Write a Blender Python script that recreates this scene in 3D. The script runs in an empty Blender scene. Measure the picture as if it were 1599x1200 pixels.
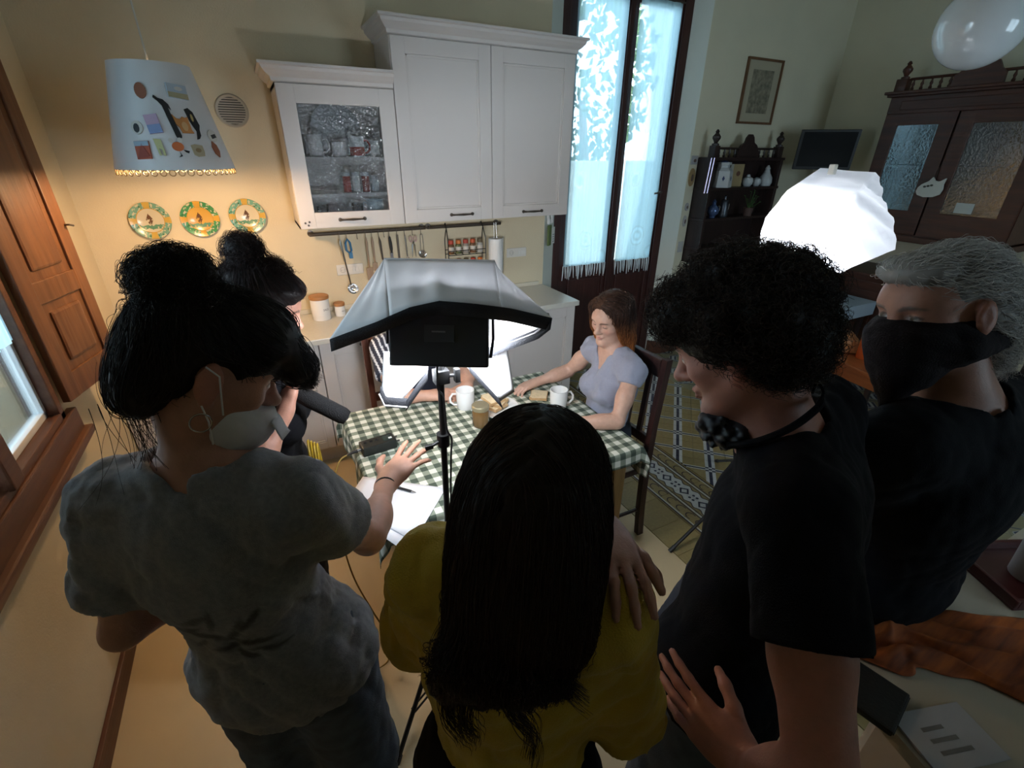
import bpy, bmesh, math, random
import numpy as np
from mathutils import Vector, Matrix, Euler

# ---------------------------------------------------------------- camera, world, exposure
SC = bpy.context.scene
COL = SC.collection
random.seed(7)
RNG = np.random.default_rng(11)
CAM_H = 1.9
F_PX = 733.08
_az, _pi, _ro = (math.radians(a) for a in (27.52, 26.415, 0.5086))
_f = Vector((math.sin(_az)*math.cos(_pi), math.cos(_az)*math.cos(_pi), -math.sin(_pi)))
_r = Vector((math.cos(_az), -math.sin(_az), 0.0))
_u = _r.cross(_f)
_r2 = math.cos(_ro)*_r + math.sin(_ro)*_u
_u2 = -math.sin(_ro)*_r + math.cos(_ro)*_u
cam = bpy.data.cameras.new('camera')
cam.sensor_width = 36.0
cam.lens = 36.0*F_PX/1599.0
cam.clip_start = 0.02
cam_o = bpy.data.objects.new('camera', cam)
COL.objects.link(cam_o)
cam_o.matrix_world = Matrix(((_r2.x, _u2.x, -_f.x, 0), (_r2.y, _u2.y, -_f.y, 0), (_r2.z, _u2.z, -_f.z, CAM_H), (0, 0, 0, 1)))
SC.camera = cam_o
SC.view_settings.view_transform = 'Standard'
SC.view_settings.look = 'None'
SC.view_settings.gamma = 1.0
SC.view_settings.use_curve_mapping = False
SC.view_settings.exposure = 0.4

W = bpy.data.worlds.new('sky')
SC.world = W
W.use_nodes = True
nt = W.node_tree
nt.nodes.clear()
wo = nt.nodes.new('ShaderNodeOutputWorld')
wb = nt.nodes.new('ShaderNodeBackground')
wb.inputs[0].default_value = (0.66, 0.84, 1.0, 1)
wb.inputs[1].default_value = 5.8
nt.links.new(wb.outputs[0], wo.inputs[0])

def light_area(name, loc, target, sx, sy, power, color, spread=None, portal=False):
    l = bpy.data.lights.new(name, 'AREA')
    l.shape = 'RECTANGLE'
    l.size = sx
    l.size_y = sy
    l.energy = power
    l.color = color
    if portal:
        l.cycles.is_portal = True
    if spread:
        l.spread = spread
    o = bpy.data.objects.new(name, l)
    COL.objects.link(o)
    o.location = loc
    d = Vector(target) - Vector(loc)
    o.rotation_euler = d.to_track_quat('-Z', 'Y').to_euler()
    return o

# daylight enters by the French door and by the left window
light_area('door_portal', (2.785, 3.56, 1.9), (2.785, 0, 1.9), 1.15, 2.6, 1, (1, 1, 1), portal=True)
light_area('window_portal', (-0.92, 1.65, 1.75), (5, 1.65, 1.75), 1.05, 1.6, 1, (1, 1, 1), portal=True)

light_area('added_window_portal', (3.4, -2.3, 1.75), (3.4, 3, 1.75), 1.6, 1.5, 1, (1, 1, 1), portal=True)  # portal of the unseen rear window, added to lift the foreground light

# ---------------------------------------------------------------- materials
MATS = {}
def N(nt, t, **kw):
    n = nt.nodes.new(t)
    for k, v in kw.items():
        setattr(n, k, v)
    return n

def mat(name, col=(.5, .5, .5), rough=.6, metal=0., spec=.5, var=0., vscale=8., bump=0., bscale=40., emit=None, estr=0.,
        trans=0., alpha=1., sheen=0., coat=0., attr=None, sss=0., col2=None, vdetail=4., stretch=None):
    if name in MATS:
        return MATS[name]
    m = bpy.data.materials.new(name)
    m.use_nodes = True
    nt = m.node_tree
    b = nt.nodes['Principled BSDF']
    b.inputs['Base Color'].default_value = (*col, 1)
    b.inputs['Roughness'].default_value = rough
    b.inputs['Metallic'].default_value = metal
    b.inputs['Specular IOR Level'].default_value = spec
    b.inputs['Transmission Weight'].default_value = trans
    b.inputs['Alpha'].default_value = alpha
    b.inputs['Sheen Weight'].default_value = sheen
    b.inputs['Coat Weight'].default_value = coat
    if sss:
        b.inputs['Subsurface Weight'].default_value = sss
        b.inputs['Subsurface Radius'].default_value = (.012, .005, .003)
        b.inputs['Subsurface Scale'].default_value = 1.0
    if emit:
        b.inputs['Emission Color'].default_value = (*emit, 1)
        b.inputs['Emission Strength'].default_value = estr
    tc = N(nt, 'ShaderNodeTexCoord')
    mp = N(nt, 'ShaderNodeMapping')
    if stretch:
        mp.inputs['Scale'].default_value = stretch
    nt.links.new(tc.outputs['Object'], mp.inputs[0])
    base = None
    if attr:
        a = N(nt, 'ShaderNodeAttribute', attribute_name=attr)
        base = a.outputs['Color']
        nt.links.new(base, b.inputs['Base Color'])
    if var or col2:
        ns = N(nt, 'ShaderNodeTexNoise')
        ns.inputs['Scale'].default_value = vscale
        ns.inputs['Detail'].default_value = vdetail
        nt.links.new(mp.outputs[0], ns.inputs['Vector'])
        mx = N(nt, 'ShaderNodeMix', data_type='RGBA')
        ramp = N(nt, 'ShaderNodeMapRange')
        ramp.inputs[1].default_value = .3
        ramp.inputs[2].default_value = .7
        nt.links.new(ns.outputs[0], ramp.inputs[0])
        nt.links.new(ramp.outputs[0], mx.inputs[0])
        if base is not None:
            sc_ = N(nt, 'ShaderNodeMix', data_type='RGBA', blend_type='MULTIPLY')
            sc_.inputs[0].default_value = 1
            nt.links.new(base, sc_.inputs[6])
            sc_.inputs[7].default_value = (1-var, 1-var, 1-var, 1)
            nt.links.new(sc_.outputs[2], mx.inputs[6])
            nt.links.new(base, mx.inputs[7])
        else:
            c2 = col2 or tuple(max(0, c*(1-var)) for c in col)
            mx.inputs[6].default_value = (*c2, 1)
            mx.inputs[7].default_value = (*col, 1)
        nt.links.new(mx.outputs[2], b.inputs['Base Color'])
    if bump:
        nb = N(nt, 'ShaderNodeTexNoise')
        nb.inputs['Scale'].default_value = bscale
        nb.inputs['Detail'].default_value = 3
        nt.links.new(mp.outputs[0], nb.inputs['Vector'])
        bp = N(nt, 'ShaderNodeBump')
        bp.inputs['Strength'].default_value = bump
        bp.inputs['Distance'].default_value = .01
        nt.links.new(nb.outputs[0], bp.inputs['Height'])
        nt.links.new(bp.outputs[0], b.inputs['Normal'])
    MATS[name] = m
    return m

def wood(name, c1, c2, rough=.45, axis=2, scale=9., coat=0.):
    if name in MATS:
        return MATS[name]
    st = [1, 1, 1]
    st[axis] = .08
    m = mat(name, c1, rough, col2=c2, vscale=scale*4, bump=.15, bscale=60, stretch=tuple(st), coat=coat)
    return m

# ---------------------------------------------------------------- mesh helpers
def link(o, parent=None):
    COL.objects.link(o)
    if parent is not None:
        o.parent = parent
    return o

def mesh_obj(name, verts, faces, m=None, parent=None, smooth=False):
    me = bpy.data.meshes.new(name)
    me.from_pydata([tuple(v) for v in verts], [], [tuple(f) for f in faces])
    me.update()
    if smooth:
        me.polygons.foreach_set('use_smooth', [True]*len(me.polygons))
    o = bpy.data.objects.new(name, me)
    if m:
        me.materials.append(m)
    return link(o, parent)

class MB:
    """collects shapes for ONE mesh object"""
    def __init__(s):
        s.v = []
        s.f = []
        s.sm = []
    def add(s, v, f, smooth=False):
        n = len(s.v)
        s.v += [tuple(p) for p in v]
        s.f += [tuple(i+n for i in q) for q in f]
        s.sm += [smooth]*len(f)
        return s
    def box(s, a, b, bev=0., mtx=None):
        x0, y0, z0 = (min(a[i], b[i]) for i in range(3))
        x1, y1, z1 = (max(a[i], b[i]) for i in range(3))
        if bev <= 0:
            v = [(x, y, z) for x in (x0, x1) for y in (y0, y1) for z in (z0, z1)]
            f = [(0, 1, 3, 2), (4, 6, 7, 5), (0, 4, 5, 1), (2, 3, 7, 6), (0, 2, 6, 4), (1, 5, 7, 3)]
            if mtx is not None:
                v = [mtx @ Vector(p) for p in v]
            return s.add(v, f)
        bm = bmesh.new()
        bmesh.ops.create_cube(bm, size=1)
        for q in bm.verts:
            q.co = Vector(((x0+x1)/2+q.co.x*(x1-x0), (y0+y1)/2+q.co.y*(y1-y0), (z0+z1)/2+q.co.z*(z1-z0)))
        bev = min(bev, .49*min(x1-x0, y1-y0, z1-z0))
        bmesh.ops.bevel(bm, geom=bm.edges[:], offset=bev, segments=2, affect='EDGES', profile=.6)
        bm.verts.index_update()
        v = [q.co.copy() for q in bm.verts]
        if mtx is not None:
            v = [mtx @ p for p in v]
        s.add(v, [[q.index for q in fc.verts] for fc in bm.faces])
        bm.free()
        return s
    def tube(s, pts, r, n=8, cap=True, closed=False):
        pts = [Vector(p) for p in pts]
        m = len(pts)
        rs = r if isinstance(r, (list, tuple)) else [r]*m
        t0 = (pts[1]-pts[0]).normalized()
        up = Vector((0, 0, 1)) if abs(t0.z) < .9 else Vector((1, 0, 0))
        nrm = t0.cross(up).normalized()
        rings = []
        for i in range(m):
            if closed:
                t = (pts[(i+1) % m]-pts[i-1]).normalized()
            else:
                t = (pts[min(i+1, m-1)]-pts[max(i-1, 0)]).normalized()
            nrm = (nrm - t*nrm.dot(t))
            nrm = nrm.normalized() if nrm.length > 1e-6 else t.orthogonal().normalized()
            bn = t.cross(nrm)
            rings.append([pts[i]+rs[i]*(math.cos(2*math.pi*k/n)*nrm+math.sin(2*math.pi*k/n)*bn) for k in range(n)])
        v = [p for rg in rings for p in rg]
        f = []
        for i in range(m if closed else m-1):
            j = (i+1) % m
            for k in range(n):
                f.append((i*n+k, i*n+(k+1) % n, j*n+(k+1) % n, j*n+k))
        if cap and not closed:
            f.append(tuple(range(n-1, -1, -1)))
            f.append(tuple((m-1)*n+k for k in range(n)))
        return s.add(v, f, True)
    def lathe(s, prof, n=24, c=(0, 0, 0), mtx=None, cap=True):
        """profile of (r, z) about the z axis"""
        v = []
        for r, z in prof:
            for k in range(n):
                a = 2*math.pi*k/n
                v.append(Vector((c[0]+r*math.cos(a), c[1]+r*math.sin(a), c[2]+z)))
        if mtx is not None:
            v = [mtx @ p for p in v]
        f = []
        for i in range(len(prof)-1):
            for k in range(n):
                f.append((i*n+k, i*n+(k+1) % n, (i+1)*n+(k+1) % n, (i+1)*n+k))
        if cap and prof[0][0] > 1e-5:
            f.append(tuple(range(n-1, -1, -1)))
        if cap and prof[-1][0] > 1e-5:
            f.append(tuple((len(prof)-1)*n+k for k in range(n)))
        return s.add(v, f, True)
    def prism(s, poly, a, b, mtx=None):
        """2-D polygon (x, y) extruded from z=a to z=b"""
        n = len(poly)
        v = [Vector((p[0], p[1], a)) for p in poly]+[Vector((p[0], p[1], b)) for p in poly]
        if mtx is not None:
            v = [mtx @ p for p in v]
        f = [tuple(range(n-1, -1, -1)), tuple(range(n, 2*n))]
        f += [(i, (i+1) % n, n+(i+1) % n, n+i) for i in range(n)]
        return s.add(v, f)
    def build(s, name, m=None, parent=None, origin=None, sharp=35):
        me = bpy.data.meshes.new(name)
        vs = s.v
        if origin is not None:
            vs = [(p[0]-origin[0], p[1]-origin[1], p[2]-origin[2]) for p in vs]
        me.from_pydata([tuple(p) for p in vs], [], s.f)
        me.polygons.foreach_set('use_smooth', s.sm)
        me.update()
        if any(s.sm):
            me.set_sharp_from_angle(angle=math.radians(sharp))
        o = bpy.data.objects.new(name, me)
        if m:
            me.materials.append(m)
        link(o, parent)
        if origin is not None:
            o.location = origin
        return o

def tag(o, label=None, cat=None, group=None, kind=None):
    if label:
        o['label'] = label
    if cat:
        o['category'] = cat
    if group:
        o['group'] = group
    if kind:
        o['kind'] = kind
    return o

def thing(name, label, cat, loc=(0, 0, 0), rz=0., group=None):
    o = bpy.data.objects.new(name, None)
    o.empty_display_size = .05
    COL.objects.link(o)
    o.location = loc
    o.rotation_euler = (0, 0, rz)
    return tag(o, label, cat, group)

def struct(o):
    o['kind'] = 'structure'
    return o

def frame_mtx(o, x, z):
    """matrix with local X along x and local Z along z, at o"""
    z = Vector(z).normalized()
    x = Vector(x)
    x = (x-z*x.dot(z)).normalized()
    y = z.cross(x)
    return Matrix(((x.x, y.x, z.x, o[0]), (x.y, y.y, z.y, o[1]), (x.z, y.z, z.z, o[2]), (0, 0, 0, 1)))
# ---------------------------------------------------------------- smooth solid modelling for bodies, hair and cloth
def V3(*a):
    return np.array(a, dtype=np.float64)

def unit(v):
    v = np.asarray(v, float)
    return v/(np.linalg.norm(v)+1e-12)

class Solid:
    def __init__(s):
        s.ops = []
        s.post = []
    def add(s, fn, lo, hi, k=.02, op='u'):
        s.ops.append((fn, np.asarray(lo, float), np.asarray(hi, float), k, op))
        return s
    def cone(s, a, b, r1, r2, k=.02, op='u', cuts=(), squash=None):
        """tapered limb; squash=(axis, factor) flattens it across a world axis; cuts=[(point, normal)] trims it flat"""
        a = np.asarray(a, float)
        b = np.asarray(b, float)
        ba = b-a
        L2 = float(ba@ba)+1e-12
        ax, fac = (unit(squash[0]), squash[1]) if squash else (None, 1)
        cuts = [(np.asarray(p, float), unit(n)) for p, n in cuts]
        def fn(P):
            q = P-a
            t = np.clip((q@ba)/L2, 0, 1)
            w = q-t[..., None]*ba
            if ax is not None:
                w = w+(w@ax)[..., None]*ax*(1/fac-1)
            d = np.sqrt((w*w).sum(-1))-(r1+(r2-r1)*t)
            if ax is not None:
                d = d*min(1, (fac+1)/2)
            for p, n in cuts:
                d = np.maximum(d, (P-p)@n)
            return d
        m = max(r1, r2)
        return s.add(fn, np.minimum(a, b)-m, np.maximum(a, b)+m, k, op)
    def ell(s, c, r, R=None, k=.02, op='u', cuts=()):
        """ellipsoid, R rows = local axes"""
        c = np.asarray(c, float)
        r = np.asarray(r, float)
        R = np.eye(3) if R is None else np.asarray(R, float)
        cuts = [(np.asarray(p, float), unit(n)) for p, n in cuts]
        def fn(P):
            q = (P-c)@R.T
            k0 = np.sqrt(((q/r)**2).sum(-1))
            k1 = np.sqrt(((q/(r*r))**2).sum(-1))+1e-9
            d = k0*(k0-1)/k1
            d = np.where(k0 < .05, -r.min(), d)
            for p, n in cuts:
                d = np.maximum(d, (P-p)@n)
            return d
        ext = np.sqrt(((R*r[:, None])**2).sum(0))
        return s.add(fn, c-ext, c+ext, k, op)
    @staticmethod
    def comb(d, e, k, op):
        if op == 'u':
            h = np.maximum(k-np.abs(d-e), 0)/k
            return np.minimum(d, e)-h*h*k*.25
        if op == 's':
            e = -e
        h = np.maximum(k-np.abs(d-e), 0)/k
        return np.maximum(d, e)+h*h*k*.25
    def at(s, P):
        d = np.full(P.shape[:-1], .3)
        for fn, lo, hi, k, op in s.ops:
            d = s.comb(d, fn(P), k, op)
        return d
    def grad(s, P, e=.002):
        g = np.stack([s.at(P+np.eye(3)[i]*e)-s.at(P-np.eye(3)[i]*e) for i in range(3)], -1)
        return g/(np.linalg.norm(g, axis=-1, keepdims=True)+1e-9)
    def mesh(s, h, disp=None, cuts=(), relax=1):
        lo = np.min([o[1] for o in s.ops if o[4] == 'u'], 0)-3*h-.01
        hi = np.max([o[2] for o in s.ops if o[4] == 'u'], 0)+3*h+.01
        n = np.ceil((hi-lo)/h).astype(int)+1
        D = np.full(n, .3, np.float32)
        for fn, a, b, k, op in s.ops:
            pad = .6*k+3*h+.006
            i0 = np.clip(np.floor((a-pad-lo)/h).astype(int), 0, n-1)
            i1 = np.clip(np.ceil((b+pad-lo)/h).astype(int)+1, 1, n)
            if np.any(i1 <= i0):
                continue
            ax = [lo[q]+h*np.arange(i0[q], i1[q]) for q in range(3)]
            G = np.stack(np.meshgrid(*ax, indexing='ij'), -1)
            sl = tuple(slice(i0[q], i1[q]) for q in range(3))
            D[sl] = s.comb(D[sl], fn(G), k, op)
        if disp is not None or len(cuts):
            idx = np.nonzero(np.abs(D) < .045)
            P = lo+h*np.stack(idx, -1)
            d = D[idx].astype(float)
            if disp is not None:
                d = d+disp(P)
            D[idx] = d
        for p, nn in cuts:
            ax = [lo[q]+h*np.arange(n[q]) for q in range(3)]
            nn = unit(nn)
            pl = ((ax[0]-p[0])*nn[0])[:, None, None]+((ax[1]-p[1])*nn[1])[None, :, None]+((ax[2]-p[2])*nn[2])[None, None, :]
            D = np.maximum(D, pl).astype(np.float32)
        # surface nets
        S = D < 0
        c = np.zeros(n-1, np.int8)
        off = [(i, j, k2) for i in (0, 1) for j in (0, 1) for k2 in (0, 1)]
        def sh(A, o):
            return A[o[0]:A.shape[0]-1+o[0], o[1]:A.shape[1]-1+o[1], o[2]:A.shape[2]-1+o[2]]
        for o in off:
            c += sh(S, o)
        act = np.nonzero((c > 0) & (c < 8))
        vals = np.stack([sh(D, o)[act] for o in off], -1).astype(float)
        offa = np.array(off, float)
        num = np.zeros((len(act[0]), 3))
        cnt = np.zeros(len(act[0]))
        for i in range(8):
            for j in range(i+1, 8):
                if np.abs(offa[i]-offa[j]).sum() != 1:
                    continue
                a, b = vals[:, i], vals[:, j]
                x = (a < 0) != (b < 0)
                t = np.where(x, a/np.where(x, a-b, 1), 0)
                num += np.where(x[:, None], offa[i]+t[:, None]*(offa[j]-offa[i]), 0)
                cnt += x
        vert = lo+h*(np.stack(act, -1)+num/cnt[:, None])
        idm = np.full(n-1, -1, np.int32)
        idm[act] = np.arange(len(act[0]))
        quads = []
        for axq in range(3):
            o1, o2 = [(1, 2), (2, 0), (0, 1)][axq]
            sl0 = [slice(None)]*3
            sl1 = [slice(None)]*3
            sl0[axq] = slice(0, -1)
            sl1[axq] = slice(1, None)
            A = S[tuple(sl0)]
            B = S[tuple(sl1)]
            for flip, M_ in ((False, A & ~B), (True, ~A & B)):
                e = np.stack(np.nonzero(M_), -1)
                e = e[(e[:, o1] > 0) & (e[:, o2] > 0) & (e[:, o1] < n[o1]-1) & (e[:, o2] < n[o2]-1)]
                u = np.zeros(3, int)
                w = np.zeros(3, int)
                u[o1] = 1
                w[o2] = 1
                q = [e-u-w, e-w, e, e-u]
                f = np.stack([idm[tuple(x.T)] for x in q], -1)
                quads.append(f[:, ::-1] if flip else f)
        F = np.concatenate(quads)
        F = F[(F >= 0).all(1)]
        for _ in range(relax):
            acc = np.zeros_like(vert)
            ct = np.zeros(len(vert))
            for i in range(4):
                a, b = F[:, i], F[:, (i+1) % 4]
                np.add.at(acc, a, vert[b])
                np.add.at(acc, b, vert[a])
                np.add.at(ct, a, 1)
                np.add.at(ct, b, 1)
            vert = .5*vert+.5*acc/np.maximum(ct, 1)[:, None]
        return vert, F

def np_obj(name, V, F, m, parent=None, col=None):
    me = bpy.data.meshes.new(name)
    me.vertices.add(len(V))
    me.vertices.foreach_set('co', V.astype(np.float32).ravel())
    me.loops.add(F.size)
    me.loops.foreach_set('vertex_index', F.astype(np.int32).ravel())
    me.polygons.add(len(F))
    me.polygons.foreach_set('loop_start', np.arange(len(F), dtype=np.int32)*F.shape[1])
    me.polygons.foreach_set('loop_total', np.full(len(F), F.shape[1], np.int32))
    me.polygons.foreach_set('use_smooth', np.ones(len(F), bool))
    me.update(calc_edges=True)
    me.validate()
    if m:
        me.materials.append(m)
    if col is not None:
        a = me.color_attributes.new('tint', 'FLOAT_COLOR', 'POINT')
        c4 = np.ones((len(V), 4), np.float32)
        c4[:, :3] = col
        a.data.foreach_set('color', c4.ravel())
    return link(bpy.data.objects.new(name, me), parent)

def folds(seed, amp, freq=(9, 16), n=7, axis=None, bias=.0, warp=.6):
    """soft directional cloth creases"""
    g = np.random.default_rng(seed)
    dirs = unit(g.normal(size=(n, 3)).T).T
    dirs = g.normal(size=(n, 3))
    if axis is not None:
        a = unit(axis)
        dirs = dirs-(dirs@a)[:, None]*a*bias
    dirs /= np.linalg.norm(dirs, axis=1, keepdims=True)
    fr = g.uniform(*freq, n)*2*np.pi
    ph = g.uniform(0, 6.28, n)
    wd = g.normal(size=(n, 3))*18
    def fn(P):
        o = np.zeros(len(P))
        for i in range(n):
            w = warp*np.sin(P@wd[i]+ph[i]*2)
            x = np.sin((P@dirs[i])*fr[i]+ph[i]+w*2)
            o += (1-np.abs(x))**2-.33
        return o*amp/math.sqrt(n)
    return fn

def strands(name, paths, rad, m, parent):
    """paths (N, K, 3); tapered hair curves"""
    Nn, K, _ = paths.shape
    hc = bpy.data.hair_curves.new(name)
    hc.add_curves([K]*Nn)
    hc.attributes['position'].data.foreach_set('vector', paths.astype(np.float32).ravel())
    ra = hc.attributes.get('radius') or hc.attributes.new('radius', 'FLOAT', 'POINT')
    tp = np.linspace(1, .35, K)
    ra.data.foreach_set('value', np.tile(tp*rad, Nn).astype(np.float32))
    hc.materials.append(m)
    return link(bpy.data.objects.new(name, hc), parent)

def flow_paths(solid, roots, flow, steps, step, off, jit=.25, seed=3, free=0., curl=0.):
    g = np.random.default_rng(seed)
    P = roots.copy()
    out = [P.copy()]
    n = len(P)
    offs = off[0]+(off[1]-off[0])*g.random(n)
    jv = g.normal(size=(n, 3))*jit
    ph = g.uniform(0, 6.28, (n, 3))
    for i in range(steps):
        v = flow(P)
        nn = solid.grad(P)
        d = solid.at(P)
        stick = max(0., 1-free*i/steps)
        v = v-nn*((v*nn).sum(-1)*stick)[:, None]+jv+curl*np.sin(ph+i*.9)
        v /= np.linalg.norm(v, axis=-1, keepdims=True)+1e-9
        P = P+v*step
        P = P-nn*((d-offs)*.5*stick)[:, None]
        out.append(P.copy())
    return np.stack(out, 1)

# ---------------------------------------------------------------- people
class Frame:
    """local head/hand frame: x forward, y left, z up"""
    def __init__(s, o, fwd, up=(0, 0, 1)):
        s.o = np.asarray(o, float)
        s.x = unit(fwd)
        up = np.asarray(up, float)
        s.z = unit(up-s.x*(up@s.x))
        s.y = np.cross(s.z, s.x)
        s.R = np.stack([s.x, s.y, s.z])
    def __call__(s, x, y, z):
        return s.o+x*s.x+y*s.y+z*s.z
    def loc(s, P):
        return (P-s.o)@s.R.T

def head_prims(S, H, sc=1., male=False, nose=1., jaw=1.):
    def p(x, y, z):
        return H(x*sc, y*sc, z*sc)
    def e(c, r, k=.02, op='u'):
        S.ell(p(*c), np.array(r)*sc, H.R, k, op)
    e((-.014, 0, .036), (.096, .076, .082), .02)
    e((.022, 0, -.028), (.064, .062, .086), .03)
    e((.05, 0, .03), (.045, .058, .04), .03)
    jw = .05 if male else .045
    for sy in (1, -1):
        S.cone(p(.0, sy*jw, -.052), p(.064, sy*.013, -.1*jaw), .021*sc, .017*sc, .03)
        e((.052, sy*.04, -.022), (.026, .022, .02), .025)
        e((-.006, sy*.081, -.005), (.019, .009, .032), .006)
        e((.003, sy*.091, -.003), (.009, .006, .018), .005, 's')
        e((-.002, sy*.074, -.034), (.009, .007, .01), .008)
    e((.072, 0, -.101*jaw), (.018, .02, .016), .02)
    S.cone(p(.077, -.03, .021), p(.077, .03, .021), .012*sc, .012*sc, .02)
    for sy in (1, -1):
        e((.093, sy*.031, .002), (.016, .018, .0125), .014, 's')
        e((.0745, sy*.031, .001), (.0125, .0145, .0115), .004)
    S.cone(p(.083, 0, .014), p(.1+.006*nose, 0, -.027), .0075*sc, .0105*sc, .014)
    e((.103+.004*nose, 0, -.03), (.011, .0115, .01), .01)
    for sy in (1, -1):
        e((.093, sy*.0115, -.034), (.01, .008, .008), .008)
    S.cone(p(.083, -.017, -.06), p(.083, .017, -.06), .0065*sc, .0065*sc, .008)
    e((.0905, 0, -.0585), (.0065, .013, .0055), .006)
    e((.0885, 0, -.0705), (.0075, .015, .006), .006)
    for sy in (1, -1):
        S.cone(p(.098, 0, -.0635), p(.088, sy*.022, -.0705), .0022*sc, .0022*sc, .005, 's')

def face_tint(V, H, col, base, sc=1., lips=(.55, .22, .2), brow=(.03, .02, .015), eye='open', stubble=0., iris=(.05, .035, .02)):
    q = H.loc(V)/sc
    x, y, z = q[:, 0], q[:, 1], q[:, 2]
    base = np.array(base)
    def mixc(mask, c):
        mk = np.clip(mask, 0, 1)[:, None]
        col[:] = col*(1-mk)+np.array(c)*mk
    near = (np.abs(x) < .13) & (np.abs(y) < .1) & (np.abs(z) < .13)
    front = near & (x > .05)
    # warmer cheeks, nose and ears
    mixc(np.where(near, .5*np.exp(-(((np.abs(y)-.04)/.02)**2+((z+.03)/.02)**2))*(x > .03), 0), base*np.array([1.05, .72, .68]))
    mixc(np.where(near & (np.abs(y) > .074), .45, 0), base*np.array([1.05, .68, .62]))
    mixc(np.where(front & (x > .079), np.clip(1.5-((y/.021)**2+((z+.0635+.007*(y/.021)**2)/.0095)**2)*1.2, 0, 1)*.7, 0), lips)
    for sy in (1, -1):
        dy = y-sy*.031
        arch = .0235-((dy*sy-.004)/.02)**2*.006
        mixc(np.where(front, np.clip(1.6-((dy/.021)**4+((z-arch)/.0042)**2)*1.2, 0, 1)*.85, 0), brow)
        if eye == 'open':
            mixc(np.where(front, np.clip(1.8-((dy/.0135)**2+((z-.001)/.0056)**2)*1.6, 0, 1), 0), (.62, .58, .55))
            mixc(np.where(front, np.clip(2.2-((dy/.0056)**2+((z-.001)/.0056)**2)*2, 0, 1), 0), iris)
            lid = .0065-(dy/.014)**2*.004
            mixc(np.where(front, np.clip(1.6-((dy/.015)**4+((z-lid)/.0022)**2)*1.2, 0, 1)*.9, 0), (.04, .025, .02))
        else:
            lid = -.006+(dy/.014)**2*.003
            mixc(np.where(front, np.clip(1.6-((dy/.0145)**4+((z-lid)/.0026)**2)*1.2, 0, 1)*.85, 0), (.06, .035, .03))
            mixc(np.where(front, np.clip(1.2-((dy/.016)**2+((z-.004)/.008)**2), 0, 1)*.3, 0), base*np.array([.85, .65, .62]))
    if stubble:
        mixc(np.where(near & (x > .0), np.clip((-.045-z)/.02, 0, 1)*np.clip((x+.0)/.03, 0, 1)*stubble, 0), base*np.array([.42, .42, .45]))

def hand_prims(S, w, fwd, nrm, side, curl=(.3, .3, .35, .4), spread=.12, thumb=(.55, .25), sc=1., flex=None):
    """hand from wrist w, fingers along fwd, back of the hand along nrm; side=+1 thumb on the left of fwd (seen from the back)"""
    H = Frame(w, fwd, nrm)
    def p(x, y, z):
        return H(x*sc, y*sc, z*sc)
    S.ell(p(.045, 0, 0), np.array((.05, .036, .0155))*sc, H.R, .02)
    S.cone(p(-.01, 0, 0), p(.03, 0, 0), .023*sc, .022*sc, .02, squash=(H.z, .7))
    S.cone(p(.02, side*.022, -.006), p(.055, side*.026, -.004), .017*sc, .013*sc, .015)
    ys = (.03, .0105, -.0095, -.028)
    ln = ((.042, .026, .021), (.046, .03, .022), (.043, .028, .021), (.034, .021, .019))
    for i in range(4):
        a0 = spread*(1.5-i)/1.5*side
        pos = p((.085, .09, .086, .078)[i], ys[i]*side, 0)
        ang = 0.
        last = p(.05, ys[i]*side*.8, 0)
        S.cone(last, pos, .012*sc, .0098*sc, .012)
        for j in range(3):
            ang += curl[i]*(.8, 1.1, .8)[j]
            d = math.cos(ang)*(math.cos(a0)*H.x+math.sin(a0)*H.y)-math.sin(ang)*H.z
            nx = pos+d*ln[i][j]*sc
            r = (.0092, .0082, .0072, .0062)
            S.cone(pos, nx, r[j]*sc*(1 if i < 3 else .88), r[j+1]*sc*(1 if i < 3 else .88), .005)
            pos = nx
    # thumb from the side of the palm near its base
    a, c = thumb
    pos = p(.022, side*.026, -.008)
    for j, L in enumerate((.042, .032, .026)):
        an = a*(1-.35*j)
        d = math.cos(an)*H.x+math.sin(an)*side*H.y-math.sin(c*(j+1)*.7)*H.z
        d = unit(d)
        nx = pos+d*L*sc
        S.cone(pos, nx, (.0135, .0108, .0095)[j]*sc, (.0108, .0095, .0072)[j]*sc, .008)
        pos = nx

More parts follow.
